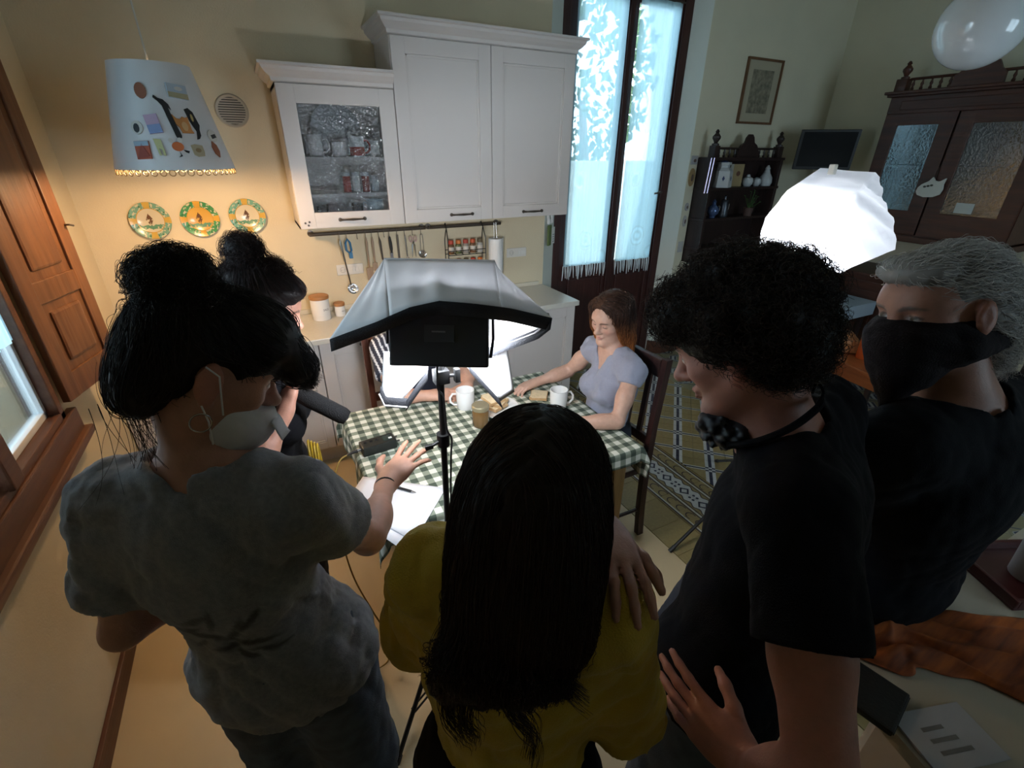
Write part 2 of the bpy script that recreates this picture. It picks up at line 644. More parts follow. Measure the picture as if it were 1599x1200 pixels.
class Person:
    """joints in world metres; builds one continuous body plus hair and clothing children"""
    def __init__(s, label, J, fwd, head_fwd, head_up=(0, 0, 1), male=False, skin=(.52, .3, .21), girth=1., hs=1.):
        s.J = {k: np.asarray(v, float) for k, v in J.items()}
        J = s.J
        s.male = male
        s.fwd = unit(fwd)
        s.up = unit(J['chest']-J['pelvis'])
        s.left = unit(np.cross(s.up, s.fwd))
        s.fw = np.cross(s.left, s.up)
        s.R = np.stack([s.left, s.fw, s.up])
        s.H = Frame(J['head'], head_fwd, head_up)
        s.skin = skin
        s.g = girth
        s.hs = hs
        s.root = thing('person', label, 'person', (J['pelvis'][0], J['pelvis'][1], 0))
        s.off = np.array([J['pelvis'][0], J['pelvis'][1], 0.])
    def place(s, o):
        # meshes carry world coordinates: undo the parent offset
        o.location = tuple(-s.off)
        return o
    def torso(s, S, g=0., k=.035, upto=None):
        """torso volumes; g inflates"""
        J, G = s.J, s.g
        R = s.R
        pe, ch, ab = J['pelvis'], J['chest'], (J['pelvis']*.48+J['chest']*.52)
        hipw, waw, chw = (.155, .135, .16) if s.male else (.165, .118, .142)
        S.ell(pe, np.array((hipw, .115, .12))*G+g, R, k)
        S.ell(ab, np.array((waw, .1, .15))*G+g, R, k)
        S.ell(ch, np.array((chw, .108, .165))*G+g, R, k)
        nb = J.get('neckbase', ch+s.up*.165)
        for sd in 'LR':
            sh = J['sh'+sd]
            S.cone(ch+s.up*.105, sh, .07*G+g, .052*G+g, k)
            S.cone(nb-s.up*.01, sh*.85+nb*.15-s.up*.005, .045*G+g, .045*G+g, .05)
        if not s.male:
            for sd in (1, -1):
                S.ell(ch+s.left*sd*.068*G+s.fw*.09*G-s.up*.03, np.array((.058, .05, .055))*G+g, R, .04)
        return S
    def legs(s, S, g=0., k=.04, cuts={}):
        J, G = s.J, s.g
        for sd in 'LR':
            S.cone(J['hip'+sd], J['knee'+sd], .088*G+g, .056*G+g, k)
            S.cone(J['knee'+sd], J['ank'+sd], .056*G+g, .036*G+g, k, cuts=cuts.get(sd, ()))
            mid = J['knee'+sd]*.7+J['ank'+sd]*.3
            S.ell(mid-s.fw*.015, np.array((.05, .052, .1))*G+g, None, .03)
        return S
    def body(s, h=.0045, hands=None, **kw):
        J, G = s.J, s.g
        S = Solid()
        s.torso(S)
        s.legs(S)
        nb = J.get('neckbase', J['chest']+s.up*.165)
        H = s.H
        hs = s.hs
        S.cone(nb-s.up*.03, H(-.022*hs, 0, -.05*hs), (.062 if s.male else .052)*G, (.058 if s.male else .048)*hs, .035)
        head_prims(S, H, hs, s.male, kw.get('nose', 1.), kw.get('jaw', 1.))
        for sd in 'LR':
            a, b, c = J['sh'+sd], J['el'+sd], J['wr'+sd]
            t = 1.0 if s.male else .86
            S.cone(a, b, .052*G*t, .039*G*t, .03)
            S.ell(a*.45+b*.55, np.array((.043, .043, .06))*G*t, None, .03)
            S.cone(b, c, .04*G*t, .027*t, .02)
            fb = b*.7+c*.3
            d = unit(c-b)
            o1 = unit(np.cross(d, (.3, .5, .8)))
            S.ell(fb, np.array((.075, .044, .04))*t*G, np.stack([d, o1, np.cross(d, o1)]), .03)
            an = J['ank'+sd]
            tf = unit(np.array([s.fw[0], s.fw[1], 0.]))
            tf = unit(J.get('toe'+sd, tf))
            S.cone(an-tf*.03-V3(0, 0, .035), an+tf*.12-V3(0, 0, .05), .036, .028, .03)
        for fn in (hands or []):
            fn(S)
        s.S = S
        V, F = S.mesh(h, relax=1)
        col = np.tile(np.array(s.skin, float), (len(V), 1))
        face_tint(V, H, col, s.skin, hs, **{k: v for k, v in kw.items() if k in ('lips', 'brow', 'eye', 'stubble', 'iris')})
        m = mat('skin', (.6, .4, .3), .5, attr='tint', var=.12, vscale=60, bump=.08, bscale=300, sss=.08)
        s.o = s.place(np_obj('body', V, F, m, s.root, col))
        return s
    def wear(s, name, S, m, h=.006, disp=None, cuts=(), tint=None, label=None, relax=1):
        V, F = S.mesh(h, disp, cuts, relax)
        o = s.place(np_obj(name, V, F, m, s.root, tint(V) if tint else None))
        if label:
            o['label'] = label
        return o
    def tshirt(s, m, g=.014, sleeve=.55, sg=.022, hem=None, neck=.075, vneck=0., h=.006, seed=1, amp=.006, name='t_shirt', tint=None, label=None, flare=.0, k=.035):
        """short-sleeved top: torso shell, loose sleeves cut square, round or V neckline"""
        J, G = s.J, s.g
        S = Solid()
        s.torso(S, g, k)
        t = 1.0 if s.male else .86
        for sd in 'LR':
            a, b = J['sh'+sd], J['el'+sd]
            sl = sleeve[sd] if isinstance(sleeve, dict) else sleeve
            e = a+(b-a)*(sl+.12)
            c = a+(b-a)*sl
            S.cone(a, e, .052*G*t+g, .046*G*t+sg, .028, cuts=[(c, b-a)])
        nb = J.get('neckbase', J['chest']+s.up*.165)
        hp = s.H(-.02, 0, -.05)
        if flare:
            S.ell(J['pelvis']+s.up*.03, (.17*G+flare, .12*G+flare, .12), s.R, .08)
        S.cone(nb-s.up*.004+s.fw*.012, nb*.3+hp*.7, neck, neck*1.25, .012, 's')
        if vneck:
            S.cone(nb+s.fw*.05-s.up*.0, nb+s.fw*.1-s.up*vneck, .055, .006, .012, 's')
        cuts = []
        if hem is not None:
            cuts.append((s.J['pelvis']+s.up*hem, -s.up))
        fd = folds(seed, amp, (3, 9), 8, s.up, .55)
        hems = []
        for sd in 'LR':
            a, b = J['sh'+sd], J['el'+sd]
            sl = sleeve[sd] if isinstance(sleeve, dict) else sleeve
            hems.append((a+(b-a)*sl, unit(b-a)))
        def disp(P):
            d = fd(P)
            for c, n in hems:
                q = P-c
                near = (q*q).sum(-1) < .02
                d = np.where(near, d*np.clip(-(q@n)/.035, 0, 1), d)
            return d
        return s.wear(name, S, m, h, disp, cuts, tint, label)
    def trousers(s, m, g=.012, lg=.02, waist=.12, h=.007, seed=5, amp=.005, name='trousers', label=None, ankle=.02):
        J, G = s.J, s.g
        S = Solid()
        hipw = .155 if s.male else .165
        S.ell(J['pelvis'], np.array((hipw, .115, .125))*G+g, s.R, .06)
        S.ell(J['pelvis']+s.up*.08, np.array((.142, .105, .11))*G+g, s.R, .06)
        for sd in 'LR':
            S.cone(J['hip'+sd], J['knee'+sd], .088*G+g, .06*G+lg, .04)
            an = J['ank'+sd]
            kn = J['knee'+sd]
            S.cone(kn, an, .06*G+lg, .045+lg, .04, cuts=[(an+unit(kn-an)*ankle, an-kn)])
        return s.wear(name, S, m, h, folds(seed, amp, (6, 13), 7, s.up, .3), [(J['pelvis']+s.up*waist, s.up)], None, label)
    def shoes(s, m, name='shoe'):
        for sd in 'LR':
            an = s.J['ank'+sd]
            tf = unit(np.array([s.fw[0], s.fw[1], 0.]))
            tf = unit(s.J.get('toe'+sd, tf))
            S = Solid()
            z0 = an[2]-.078
            S.cone(an-tf*.035-V3(0, 0, .038), an+tf*.14-V3(0, 0, .046), .046, .036, .03)
            S.cone(an-V3(0, 0, .03), an+V3(0, 0, .005), .045, .045, .03)
            s.wear(name, S, m, .008, cuts=[(V3(an[0], an[1], z0), V3(0, 0, -1)), (an+V3(0, 0, .012), V3(0, 0, 1))])
    def hair_cap(s, S, g=.014, k=.02, cut=(.055, -.02), low=-.08, nape=True):
        """scalp-following hair volume in the head frame"""
        H, hs = s.H, s.hs
        S.ell(H(-.016*hs, 0, .038*hs), np.array((.098, .078, .084))*hs+g, H.R, k)
        return S
# ---------------------------------------------------------------- the room
XL, XR, YK, YB, ZC = -0.83, 5.29, 3.36, -2.2, 3.35
M_wall = mat('wall_paint', (.68, .585, .41), .85, var=.08, vscale=3, bump=.12, bscale=120)
M_wall2 = mat('wall_paint_pale', (.66, .62, .47), .85, var=.06, vscale=3, bump=.1, bscale=120)
M_reveal = mat('reveal_paint', (.62, .64, .58), .8, var=.05, vscale=3)
M_ceil = mat('ceiling_paint', (.62, .58, .48), .9)
M_door = wood('dark_door_wood', (.055, .016, .012), (.032, .009, .007), .4)
M_shut = wood('shutter_wood', (.20, .080, .028), (.12, .044, .016), .42)
M_base = wood('baseboard_wood', (.10, .032, .014), (.06, .02, .01), .5, axis=1)
M_black = wood('ebony_wood', (.03, .014, .012), (.016, .008, .007), .4)
M_hutch = wood('walnut_wood', (.085, .026, .013), (.045, .014, .008), .4, axis=1)
M_white = mat('cabinet_white', (.62, .575, .55), .45, var=.03, vscale=2)
M_chrome = mat('steel', (.55, .55, .55), .25, metal=1)
M_iron = mat('pewter', (.12, .10, .085), .4, metal=.8)
M_blackp = mat('black_plastic', (.012, .012, .013), .45)
M_blackm = mat('black_metal', (.014, .014, .015), .38, metal=.3)
M_ceram = mat('white_ceramic', (.80, .79, .78), .15, coat=.3)
M_glass = mat('clear_glass', (.9, .95, .95), .02, trans=1.)
M_glass.node_tree.nodes['Principled BSDF'].inputs['IOR'].default_value = 1.1
M_paper = mat('paper', (.80, .80, .85), .8)

def wall_quads(name, quads, m, thick_dir):
    mb = MB()
    for q in quads:
        v = [Vector(p) for p in q]
        w = [p+Vector(thick_dir) for p in v]
        n = len(v)
        mb.add(v+w, [tuple(range(n)), tuple(range(2*n-1, n-1, -1))]+[(i, n+i, n+(i+1) % n, (i+1) % n) for i in range(n)])
    return struct(mb.build(name, m))

# left wall with the window opening  (Y 1.1..2.2, z 0.97..2.6)
WY0, WY1, WZ0, WZ1 = 1.10, 2.20, .96, 2.55
wall_quads('wall_left', [
    [(XL, YB, 0), (XL, WY0, 0), (XL, WY0, ZC), (XL, YB, ZC)],
    [(XL, WY1, 0), (XL, YK+.02, 0), (XL, YK+.02, ZC), (XL, WY1, ZC)],
    [(XL, WY0, 0), (XL, WY1, 0), (XL, WY1, WZ0), (XL, WY0, WZ0)],
    [(XL, WY0, WZ1), (XL, WY1, WZ1), (XL, WY1, ZC), (XL, WY0, ZC)]], M_wall, (-.30, 0, 0))
# kitchen / picture wall with the splayed door opening (door plane Y 3.46)
DX0, DX1, DY, DZ = 2.18, 3.39, 3.46, 3.12
wall_quads('wall_back', [[(XL-.3, YK, 0), (2.03, YK, 0), (2.03, YK, ZC), (XL-.3, YK, ZC)]], M_wall, (0, .3, 0))
wall_quads('wall_back_right', [[(3.50, YK, 0), (XR, YK, 0), (XR, YK, ZC), (3.50, YK, ZC)]], M_wall2, (0, .3, 0))
wall_quads('wall_over_door', [[(2.03, YK, DZ), (3.50, YK, DZ), (3.50, YK, ZC), (2.03, YK, ZC)]], M_wall2, (0, .3, 0))
mb = MB()
mb.add([(2.03, YK, 0), (DX0, DY, 0), (DX0, YK+.3, 0), (2.03, YK+.3, 0), (2.03, YK, DZ), (DX0, DY, DZ), (DX0, YK+.3, DZ), (2.03, YK+.3, DZ)],
       [(0, 1, 5, 4), (1, 2, 6, 5), (2, 3, 7, 6), (0, 4, 7, 3), (4, 5, 6, 7), (3, 2, 1, 0)])
struct(mb.build('trim_1', M_reveal))
mb = MB()
mb.add([(3.50, YK, 0), (DX1, DY, 0), (DX1, YK+.3, 0), (3.50, YK+.3, 0), (3.50, YK, DZ), (DX1, DY, DZ), (DX1, YK+.3, DZ), (3.50, YK+.3, DZ)],
       [(0, 4, 5, 1), (1, 5, 6, 2), (2, 6, 7, 3), (0, 3, 7, 4), (4, 7, 6, 5), (0, 1, 2, 3)])
struct(mb.build('trim_2', M_reveal))
wall_quads('wall_right', [[(XR, YB, 0), (XR, YK+.3, 0), (XR, YK+.3, ZC), (XR, YB, ZC)]], M_wall2, (.2, 0, 0))
RX0, RX1, RZ0, RZ1 = 2.6, 4.2, 1.0, 2.5                 # unseen window added behind the camera to brighten the foreground
wall_quads('wall_rear', [
    [(XL-.3, YB, 0), (RX0, YB, 0), (RX0, YB, ZC), (XL-.3, YB, ZC)], [(RX1, YB, 0), (XR+.2, YB, 0), (XR+.2, YB, ZC), (RX1, YB, ZC)],
    [(RX0, YB, 0), (RX1, YB, 0), (RX1, YB, RZ0), (RX0, YB, RZ0)], [(RX0, YB, RZ1), (RX1, YB, RZ1), (RX1, YB, ZC), (RX0, YB, ZC)]], M_wall2, (0, -.2, 0))
wall_quads('ceiling', [[(XL-.3, YB-.2, ZC), (XR+.2, YB-.2, ZC), (XR+.2, YK+.3, ZC), (XL-.3, YK+.3, ZC)]], M_ceil, (0, 0, .2))

rw = thing('added_window', 'x', None, (0, 0, 0))  # frame and panes of the window added out of view for extra daylight
del rw['label']
struct(rw)
mb = MB()
for x in (RX0, RX0+.775, RX1-.05):
    mb.box((x, YB-.12, RZ0), (x+.05, YB-.06, RZ1), .004)
mb.box((RX0, YB-.12, RZ0), (RX1, YB-.06, RZ0+.05), .004).box((RX0, YB-.12, RZ1-.05), (RX1, YB-.06, RZ1), .004)
mb.build('window_frame', M_door, rw)
for x in (RX0+.05, RX0+.825):
    MB().box((x, YB-.092, RZ0+.05), (x+.725, YB-.088, RZ1-.05)).build('pane', M_glass, rw)

# floor slab with a glossy beige coating on the kitchen side
M_floor = mat('beige_floor', (.60, .46, .27), .32, var=.07, vscale=2.5, bump=.02, bscale=30)
fl = struct(MB().box((XL-.3, YB-.2, -.12), (XR+.2, YK+.3, -.006)).build('floor', mat('floor_bed', (.25, .2, .12), .9)))
bl = MB().box((XL, YB, -.006), (1.612, YK, 0)).build('beige_coating', M_floor, fl)
# cement tiles laid on the diagonal, with an ochre and a patterned border
def tile_material(name, kind):
    m = bpy.data.materials.new(name)
    m.use_nodes = True
    nt = m.node_tree
    b = nt.nodes['Principled BSDF']
    b.inputs['Roughness'].default_value = .38
    g = N(nt, 'ShaderNodeNewGeometry')
    sx = N(nt, 'ShaderNodeSeparateXYZ')
    nt.links.new(g.outputs['Position'], sx.inputs[0])
    def val(v):
        n = N(nt, 'ShaderNodeValue')
        n.outputs[0].default_value = v
        return n.outputs[0]
    def op(o, a, c=None):
        n = N(nt, 'ShaderNodeMath', operation=o)
        for i, x in enumerate((a, c)):
            if x is None:
                continue
            if isinstance(x, (int, float)):
                n.inputs[i].default_value = x
            else:
                nt.links.new(x, n.inputs[i])
        return n.outputs[0]
    def mix(fac, a, c):
        n = N(nt, 'ShaderNodeMix', data_type='RGBA')
        nt.links.new(fac, n.inputs[0])
        for i, x in ((6, a), (7, c)):
            if isinstance(x, tuple):
                n.inputs[i].default_value = (*x, 1)
            else:
                nt.links.new(x, n.inputs[i])
        return n.outputs[2]
    X, Y = sx.outputs[0], sx.outputs[1]
    ochre, pale, navy, brown = (.29, .215, .085), (.55, .55, .55), (.02, .022, .05), (.045, .022, .018)
    s2 = 1/math.sqrt(2)
    if kind == 'field':
        u = op('MULTIPLY', op('ADD', X, Y), s2)
        v = op('MULTIPLY', op('SUBTRACT', X, Y), s2)
        P = .2095
        du = op('ABSOLUTE', op('SUBTRACT', op('FRACT', op('ADD', op('DIVIDE', op('SUBTRACT', u, 3.472), P), 50.5)), .5))
        dv = op('ABSOLUTE', op('SUBTRACT', op('FRACT', op('ADD', op('DIVIDE', op('SUBTRACT', v, .291), P), 50.5)), .5))
        c = mix(op('LESS_THAN', dv, .15), ochre, pale)
        c = mix(op('LESS_THAN', du, .075), c, pale)
        c = mix(op('LESS_THAN', dv, .05), c, navy)
        c = mix(op('LESS_THAN', du, .035), c, navy)
        both = op('MULTIPLY', op('LESS_THAN', dv, .15), op('LESS_THAN', du, .12))
        chk = op('ABSOLUTE', op('SUBTRACT', op('LESS_THAN', dv, .05), op('LESS_THAN', du, .04)))
        chk = op('SUBTRACT', 1., chk)
        c = mix(both, c, mix(chk, pale, navy))
    elif kind == 'zigzag':
        u = op('MULTIPLY', op('ADD', X, Y), s2)
        v = op('MULTIPLY', op('SUBTRACT', X, Y), s2)
        tri = op('ABSOLUTE', op('SUBTRACT', op('FRACT', op('DIVIDE', u, .34)), .5))
        tri = op('MINIMUM', op('MAXIMUM', op('MULTIPLY', op('SUBTRACT', tri, .25), 3.), -.35), .35)
        w = op('ADD', op('DIVIDE', v, .2095), tri)
        d1 = op('ABSOLUTE', op('SUBTRACT', op('FRACT', op('ADD', w, 50.)), .5))
        c = mix(op('LESS_THAN', d1, .17), (.27, .24, .14), (.46, .48, .47))
        c = mix(op('LESS_THAN', op('ABSOLUTE', op('SUBTRACT', d1, .1)), .045), c, (.02, .03, .07))
        d2 = op('ABSOLUTE', op('SUBTRACT', op('FRACT', op('DIVIDE', u, .17)), .5))
        c = mix(op('LESS_THAN', d2, .03), c, (.06, .075, .11))
    else:
        t = op('SUBTRACT', X, 1.845)
        c = mix(op('LESS_THAN', t, 0.), ochre, ochre)
        for a, w, cc in ((.012, .006, brown), (.022, .004, pale), (.098, .005, brown), (.110, .005, pale), (.122, .004, brown), (.275, .004, brown), (.287, .005, pale), (.299, .005, brown), (.373, .004, pale), (.384, .006, brown)):
            c = mix(op('LESS_THAN', op('ABSOLUTE', op('SUBTRACT', t, a)), w), c, cc)
        # rows of little arcs
        for a in (.062, .335):
            px = op('SUBTRACT', op('FRACT', op('DIVIDE', Y, .075)), .5)
            yy = op('MULTIPLY', px, .075)
            xx = op('SUBTRACT', t, a)
            r = op('SQRT', op('ADD', op('MULTIPLY', yy, yy), op('MULTIPLY', op('MULTIPLY', xx, xx), 1.6)))
            ring = op('MULTIPLY', op('LESS_THAN', op('ABSOLUTE', op('SUBTRACT', r, .032)), .004), op('GREATER_THAN', yy, -.012))
            c = mix(ring, c, brown)
        # white flowers with a dark diamond
        P = .15
        yy = op('MULTIPLY', op('SUBTRACT', op('FRACT', op('DIVIDE', Y, P)), .5), P)
        yh = op('MULTIPLY', op('SUBTRACT', op('FRACT', op('ADD', op('DIVIDE', Y, P), .5)), .5), P)
        xx = op('SUBTRACT', t, .199)
        ang = op('MULTIPLY', op('SINE', op('MULTIPLY', Y, 84.)), .008)
        petal = op('LESS_THAN', op('ABSOLUTE', xx), op('ADD', .052, ang))
        c = mix(petal, c, pale)
        dia = op('ADD', op('ABSOLUTE', xx), op('ABSOLUTE', yy))
        c = mix(op('LESS_THAN', op('ABSOLUTE', op('SUBTRACT', dia, .030)), .008), c, navy)
        rr = op('ADD', op('MULTIPLY', op('SUBTRACT', op('ABSOLUTE', xx), .017), op('SUBTRACT', op('ABSOLUTE', xx), .017)), op('MULTIPLY', op('SUBTRACT', op('ABSOLUTE', yh), .014), op('SUBTRACT', op('ABSOLUTE', yh), .014)))
        c = mix(op('LESS_THAN', rr, .00008), c, navy)
        rim = op('LESS_THAN', op('ABSOLUTE', op('SUBTRACT', op('ABSOLUTE', xx), op('ADD', .056, ang))), .004)
        c = mix(rim, c, brown)
    ns = N(nt, 'ShaderNodeTexNoise')
    ns.inputs['Scale'].default_value = 14
    mr = N(nt, 'ShaderNodeMapRange')
    mr.inputs[3].default_value = .75
    mr.inputs[4].default_value = 1.1
    nt.links.new(ns.outputs[0], mr.inputs[0])
    mm = N(nt, 'ShaderNodeMix', data_type='RGBA', blend_type='MULTIPLY')
    mm.inputs[0].default_value = 1
    nt.links.new(c, mm.inputs[6])
    nt.links.new(mr.outputs[0], mm.inputs[7])
    nt.links.new(mm.outputs[2], b.inputs['Base Color'])
    return m
M_field, M_zig, M_bord = tile_material('tile_lattice', 'field'), tile_material('tile_zigzag', 'zigzag'), tile_material('tile_border', 'border')
def clip_poly(poly, x0, x1, y0, y1):
    for ax, lim, sgn in ((0, x0, 1), (0, x1, -1), (1, y0, 1), (1, y1, -1)):
        out = []
        for i in range(len(poly)):
            p, q = poly[i], poly[(i+1) % len(poly)]
            a, b = sgn*(p[ax]-lim), sgn*(q[ax]-lim)
            if a >= 0:
                out.append(p)
            if (a >= 0) != (b >= 0):
                t = a/(a-b)
                out.append((p[0]+t*(q[0]-p[0]), p[1]+t*(q[1]-p[1])))
        poly = out
        if len(poly) < 3:
            return []
    return poly
def tile(poly, m, mbx=None):
    cx = sum(p[0] for p in poly)/len(poly)
    cy = sum(p[1] for p in poly)/len(poly)
    sh = [(cx+(p[0]-cx)*.994, cy+(p[1]-cy)*.994) for p in poly]
    top = [(cx+(p[0]-cx)*.984, cy+(p[1]-cy)*.984) for p in poly]
    n = len(poly)
    v = [(p[0], p[1], -.006) for p in sh]+[(p[0], p[1], -.0012) for p in sh]+[(p[0], p[1], 0) for p in top]
    f = [tuple(range(2*n, 3*n))]
    for L in (0, n):
        f += [(L+i, L+(i+1) % n, L+n+(i+1) % n, L+n+i) for i in range(n)]
    if mbx is not None:
        mbx.add(v, f)
        return
    mesh_obj('floor_tile', v, f, m, fl)
rest_f, rest_z, rest_b = MB(), MB(), MB()
for j in range(28):                                     # ochre and border tiles
    y0 = YB+j*.2
    far = y0 < .3 or y0 > 3.2
    for x0, x1 in ((1.616, 1.840), (1.845, 2.045), (2.045, 2.245)):
        tile([(x0, y0), (x1, y0), (x1, min(y0+.2, YK)), (x0, min(y0+.2, YK))], M_bord, rest_b if far else None)
PT = .2095
s2 = 1/math.sqrt(2)
cnt_t = 0
cells = []
for i in range(-10, 45):
    for j in range(-20, 45):
        u0, v0 = 3.472+(i-16.5)*PT, .291+(j-18.5)*PT
        sq = [((u+v)*s2, (u-v)*s2) for u, v in ((u0, v0), (u0, v0+PT), (u0+PT, v0+PT), (u0+PT, v0))]
        for x0, x1, k in ((2.25, 3.13, 'f'), (3.13, XR, 'z')):
            p = clip_poly(sq, x0, x1, YB, YK)
            if len(p) >= 3:
                cx = sum(q[0] for q in p)/len(p)
                cy = sum(q[1] for q in p)/len(p)
                cells.append((math.hypot(cx-2.9, cy-2.0) if cy > .6 else 9, p, k))
cells.sort(key=lambda c: c[0])
for n_, (d_, p, k) in enumerate(cells):
    tile(p, M_field if k == 'f' else M_zig, None if n_ < 230 else (rest_f if k == 'f' else rest_z))
for mbx, m in ((rest_f, M_field), (rest_z, M_zig), (rest_b, M_bord)):
    tag(mbx.build('floor_tiles_beyond', m, fl), kind='stuff')

# baseboards
struct(MB().box((XL, YB, 0), (XL+.018, YK, .085), .004).build('baseboard_left', M_base))
struct(MB().box((3.50, YK-.018, 0), (XR, YK, .1), .004).build('baseboard_back', M_base))
struct(MB().box((XR-.018, YB, 0), (XR, YK, .1), .004).build('baseboard_right', M_base))
mb = MB().box((0, -.009, 0), (.155, .009, .13), .004, frame_mtx((DX1, DY-.012, 0), (.11, -.10, 0), (0, 0, 1)))
struct(mb.build('trim_3', M_base))

# French door: frame, two leaves with panes and lower panels
dr = thing('door_1', 'tall dark brown French door behind lace curtains', None, (0, 0, 0))
del dr['label']
struct(dr)
mb = MB()
mb.box((DX0, DY, 0), (DX0+.07, DY+.07, DZ), .006).box((DX1-.09, DY, 0), (DX1, DY+.07, DZ), .006).box((DX0, DY, 3.03), (DX1, DY+.07, DZ), .006)
mb.build('frame', M_door, dr)
for a, b_ in ((DX0+.07, 2.785), (2.785, DX1-.09)):
    mb = MB()
    mb.box((a, DY+.012, 0.02), (a+.075, DY+.055, 3.03), .006).box((b_-.055, DY+.012, .02), (b_, DY+.055, 3.03), .006)
    mb.box((a+.07, DY+.014, 2.90), (b_-.05, DY+.053, 3.03), .004).box((a+.07, DY+.014, .92), (b_-.05, DY+.053, 1.0), .004)
    mb.box((a+.07, DY+.014, .02), (b_-.05, DY+.053, .16), .004)
    lf = mb.build('leaf', M_door, dr)
    MB().box((a+.07, DY+.025, .15), (b_-.05, DY+.043, .93)).box((a+.11, DY+.012, .2), (b_-.09, DY+.03, .87), .012).build('lower_panel', M_door, lf)
    MB().box((a+.07, DY+.032, .99), (b_-.05, DY+.036, 2.91)).build('pane', M_glass, lf)
mb = MB().box((2.762, DY-.008, .02), (2.808, DY+.014, 3.03), .006)
mb.build('meeting_stile', M_door, dr)
mb = MB().box((3.262, DY-.006, 1.50), (3.286, DY+.014, 1.66), .004).tube([(3.274, DY-.004, 1.58), (3.274, DY-.05, 1.58), (3.235, DY-.055, 1.575), (3.19, DY-.05, 1.57)], .008)
mb.build('door_handle', M_iron, dr)

# window in the left wall
wn = thing('window_1', 'x', None, (0, 0, 0))
del wn['label']
struct(wn)
M_winw = wood('window_wood', (.14, .055, .025), (.085, .03, .015), .45, axis=1)
mb = MB()
mb.box((XL-.07, WY0, WZ0-.0), (XL+.02, WY1, WZ0+.03), .004)
mb.box((XL-.07, WY1-.04, WZ0), (XL+.02, WY1, WZ1), .004).box((XL-.07, WY0, WZ0), (XL+.02, WY0+.04, WZ1), .004).box((XL-.07, WY0, WZ1-.04), (XL+.02, WY1, WZ1), .004)
mb.box((XL-.05, 1.66, WZ0+.02), (XL+.035, 1.735, WZ1-.02), .006)
mb.build('window_frame', M_winw, wn)
MB().box((XL-.02, WY0-.06, WZ0-.105), (XL+.03, 2.285, WZ0-.0), .006).box((XL-.02, WY0-.08, WZ0-.125), (XL+.055, 2.30, WZ0-.092), .008).build('window_sill', M_winw, wn)
M_alu = mat('white_sash', (.75, .78, .8), .4)
for a, b_ in ((WY0+.04, 1.665), (1.73, WY1-.035)):
    mb = MB()
    for q in ((a, WZ0+.03, b_, WZ0+.055), (a, WZ1-.06, b_, WZ1-.04), (a, WZ0+.03, a+.022, WZ1-.04), (b_-.022, WZ0+.03, b_, WZ1-.04)):
        mb.box((XL-.05, q[0], q[1]), (XL-.015, q[2], q[3]), .003)
    s_ = mb.build('sash', M_alu, wn)
    MB().box((XL-.034, a+.02, WZ0+.05), (XL-.03, b_-.02, WZ1-.055)).build('pane', M_glass, s_)
# interior shutter, swung open against the wall
sh = thing('window_shutter', 'brown panelled wooden shutter swung open beside the left window', 'shutter', (-.800, 2.225, 0))
sd = unit((.1, .362, 0))
T = frame_mtx((0, 0, 0), tuple(sd), (0, 0, 1))
SW, SZ0, SZ1 = .376, 1.005, 2.62
mb = MB()
mb.box((0, -.014, SZ0), (.07, .014, SZ1), .004, T).box((SW-.065, -.014, SZ0), (SW, .014, SZ1), .004, T)
for z0, z1 in ((SZ0, SZ0+.10), (1.375, 1.455), (SZ1-.1, SZ1)):
    mb.box((.06, -.013, z0), (SW-.06, .013, z1), .004, T)
mb.build('stiles', M_shut, sh)
for z0, z1 in ((SZ0+.1, 1.375), (1.455, SZ1-.1)):
    MB().box((.06, -.005, z0-.005), (SW-.06, .005, z1+.005), 0, T).box((.1, -.013, z0+.035), (SW-.095, .013, z1-.035), .012, T).build('panel', M_shut, sh)
MB().tube([T @ Vector((SW-.01, -.014, 1.62)), T @ Vector((SW-.01, -.03, 1.62)), T @ Vector((SW+.005, -.035, 1.615))], .004).build('catch', M_iron, sh)
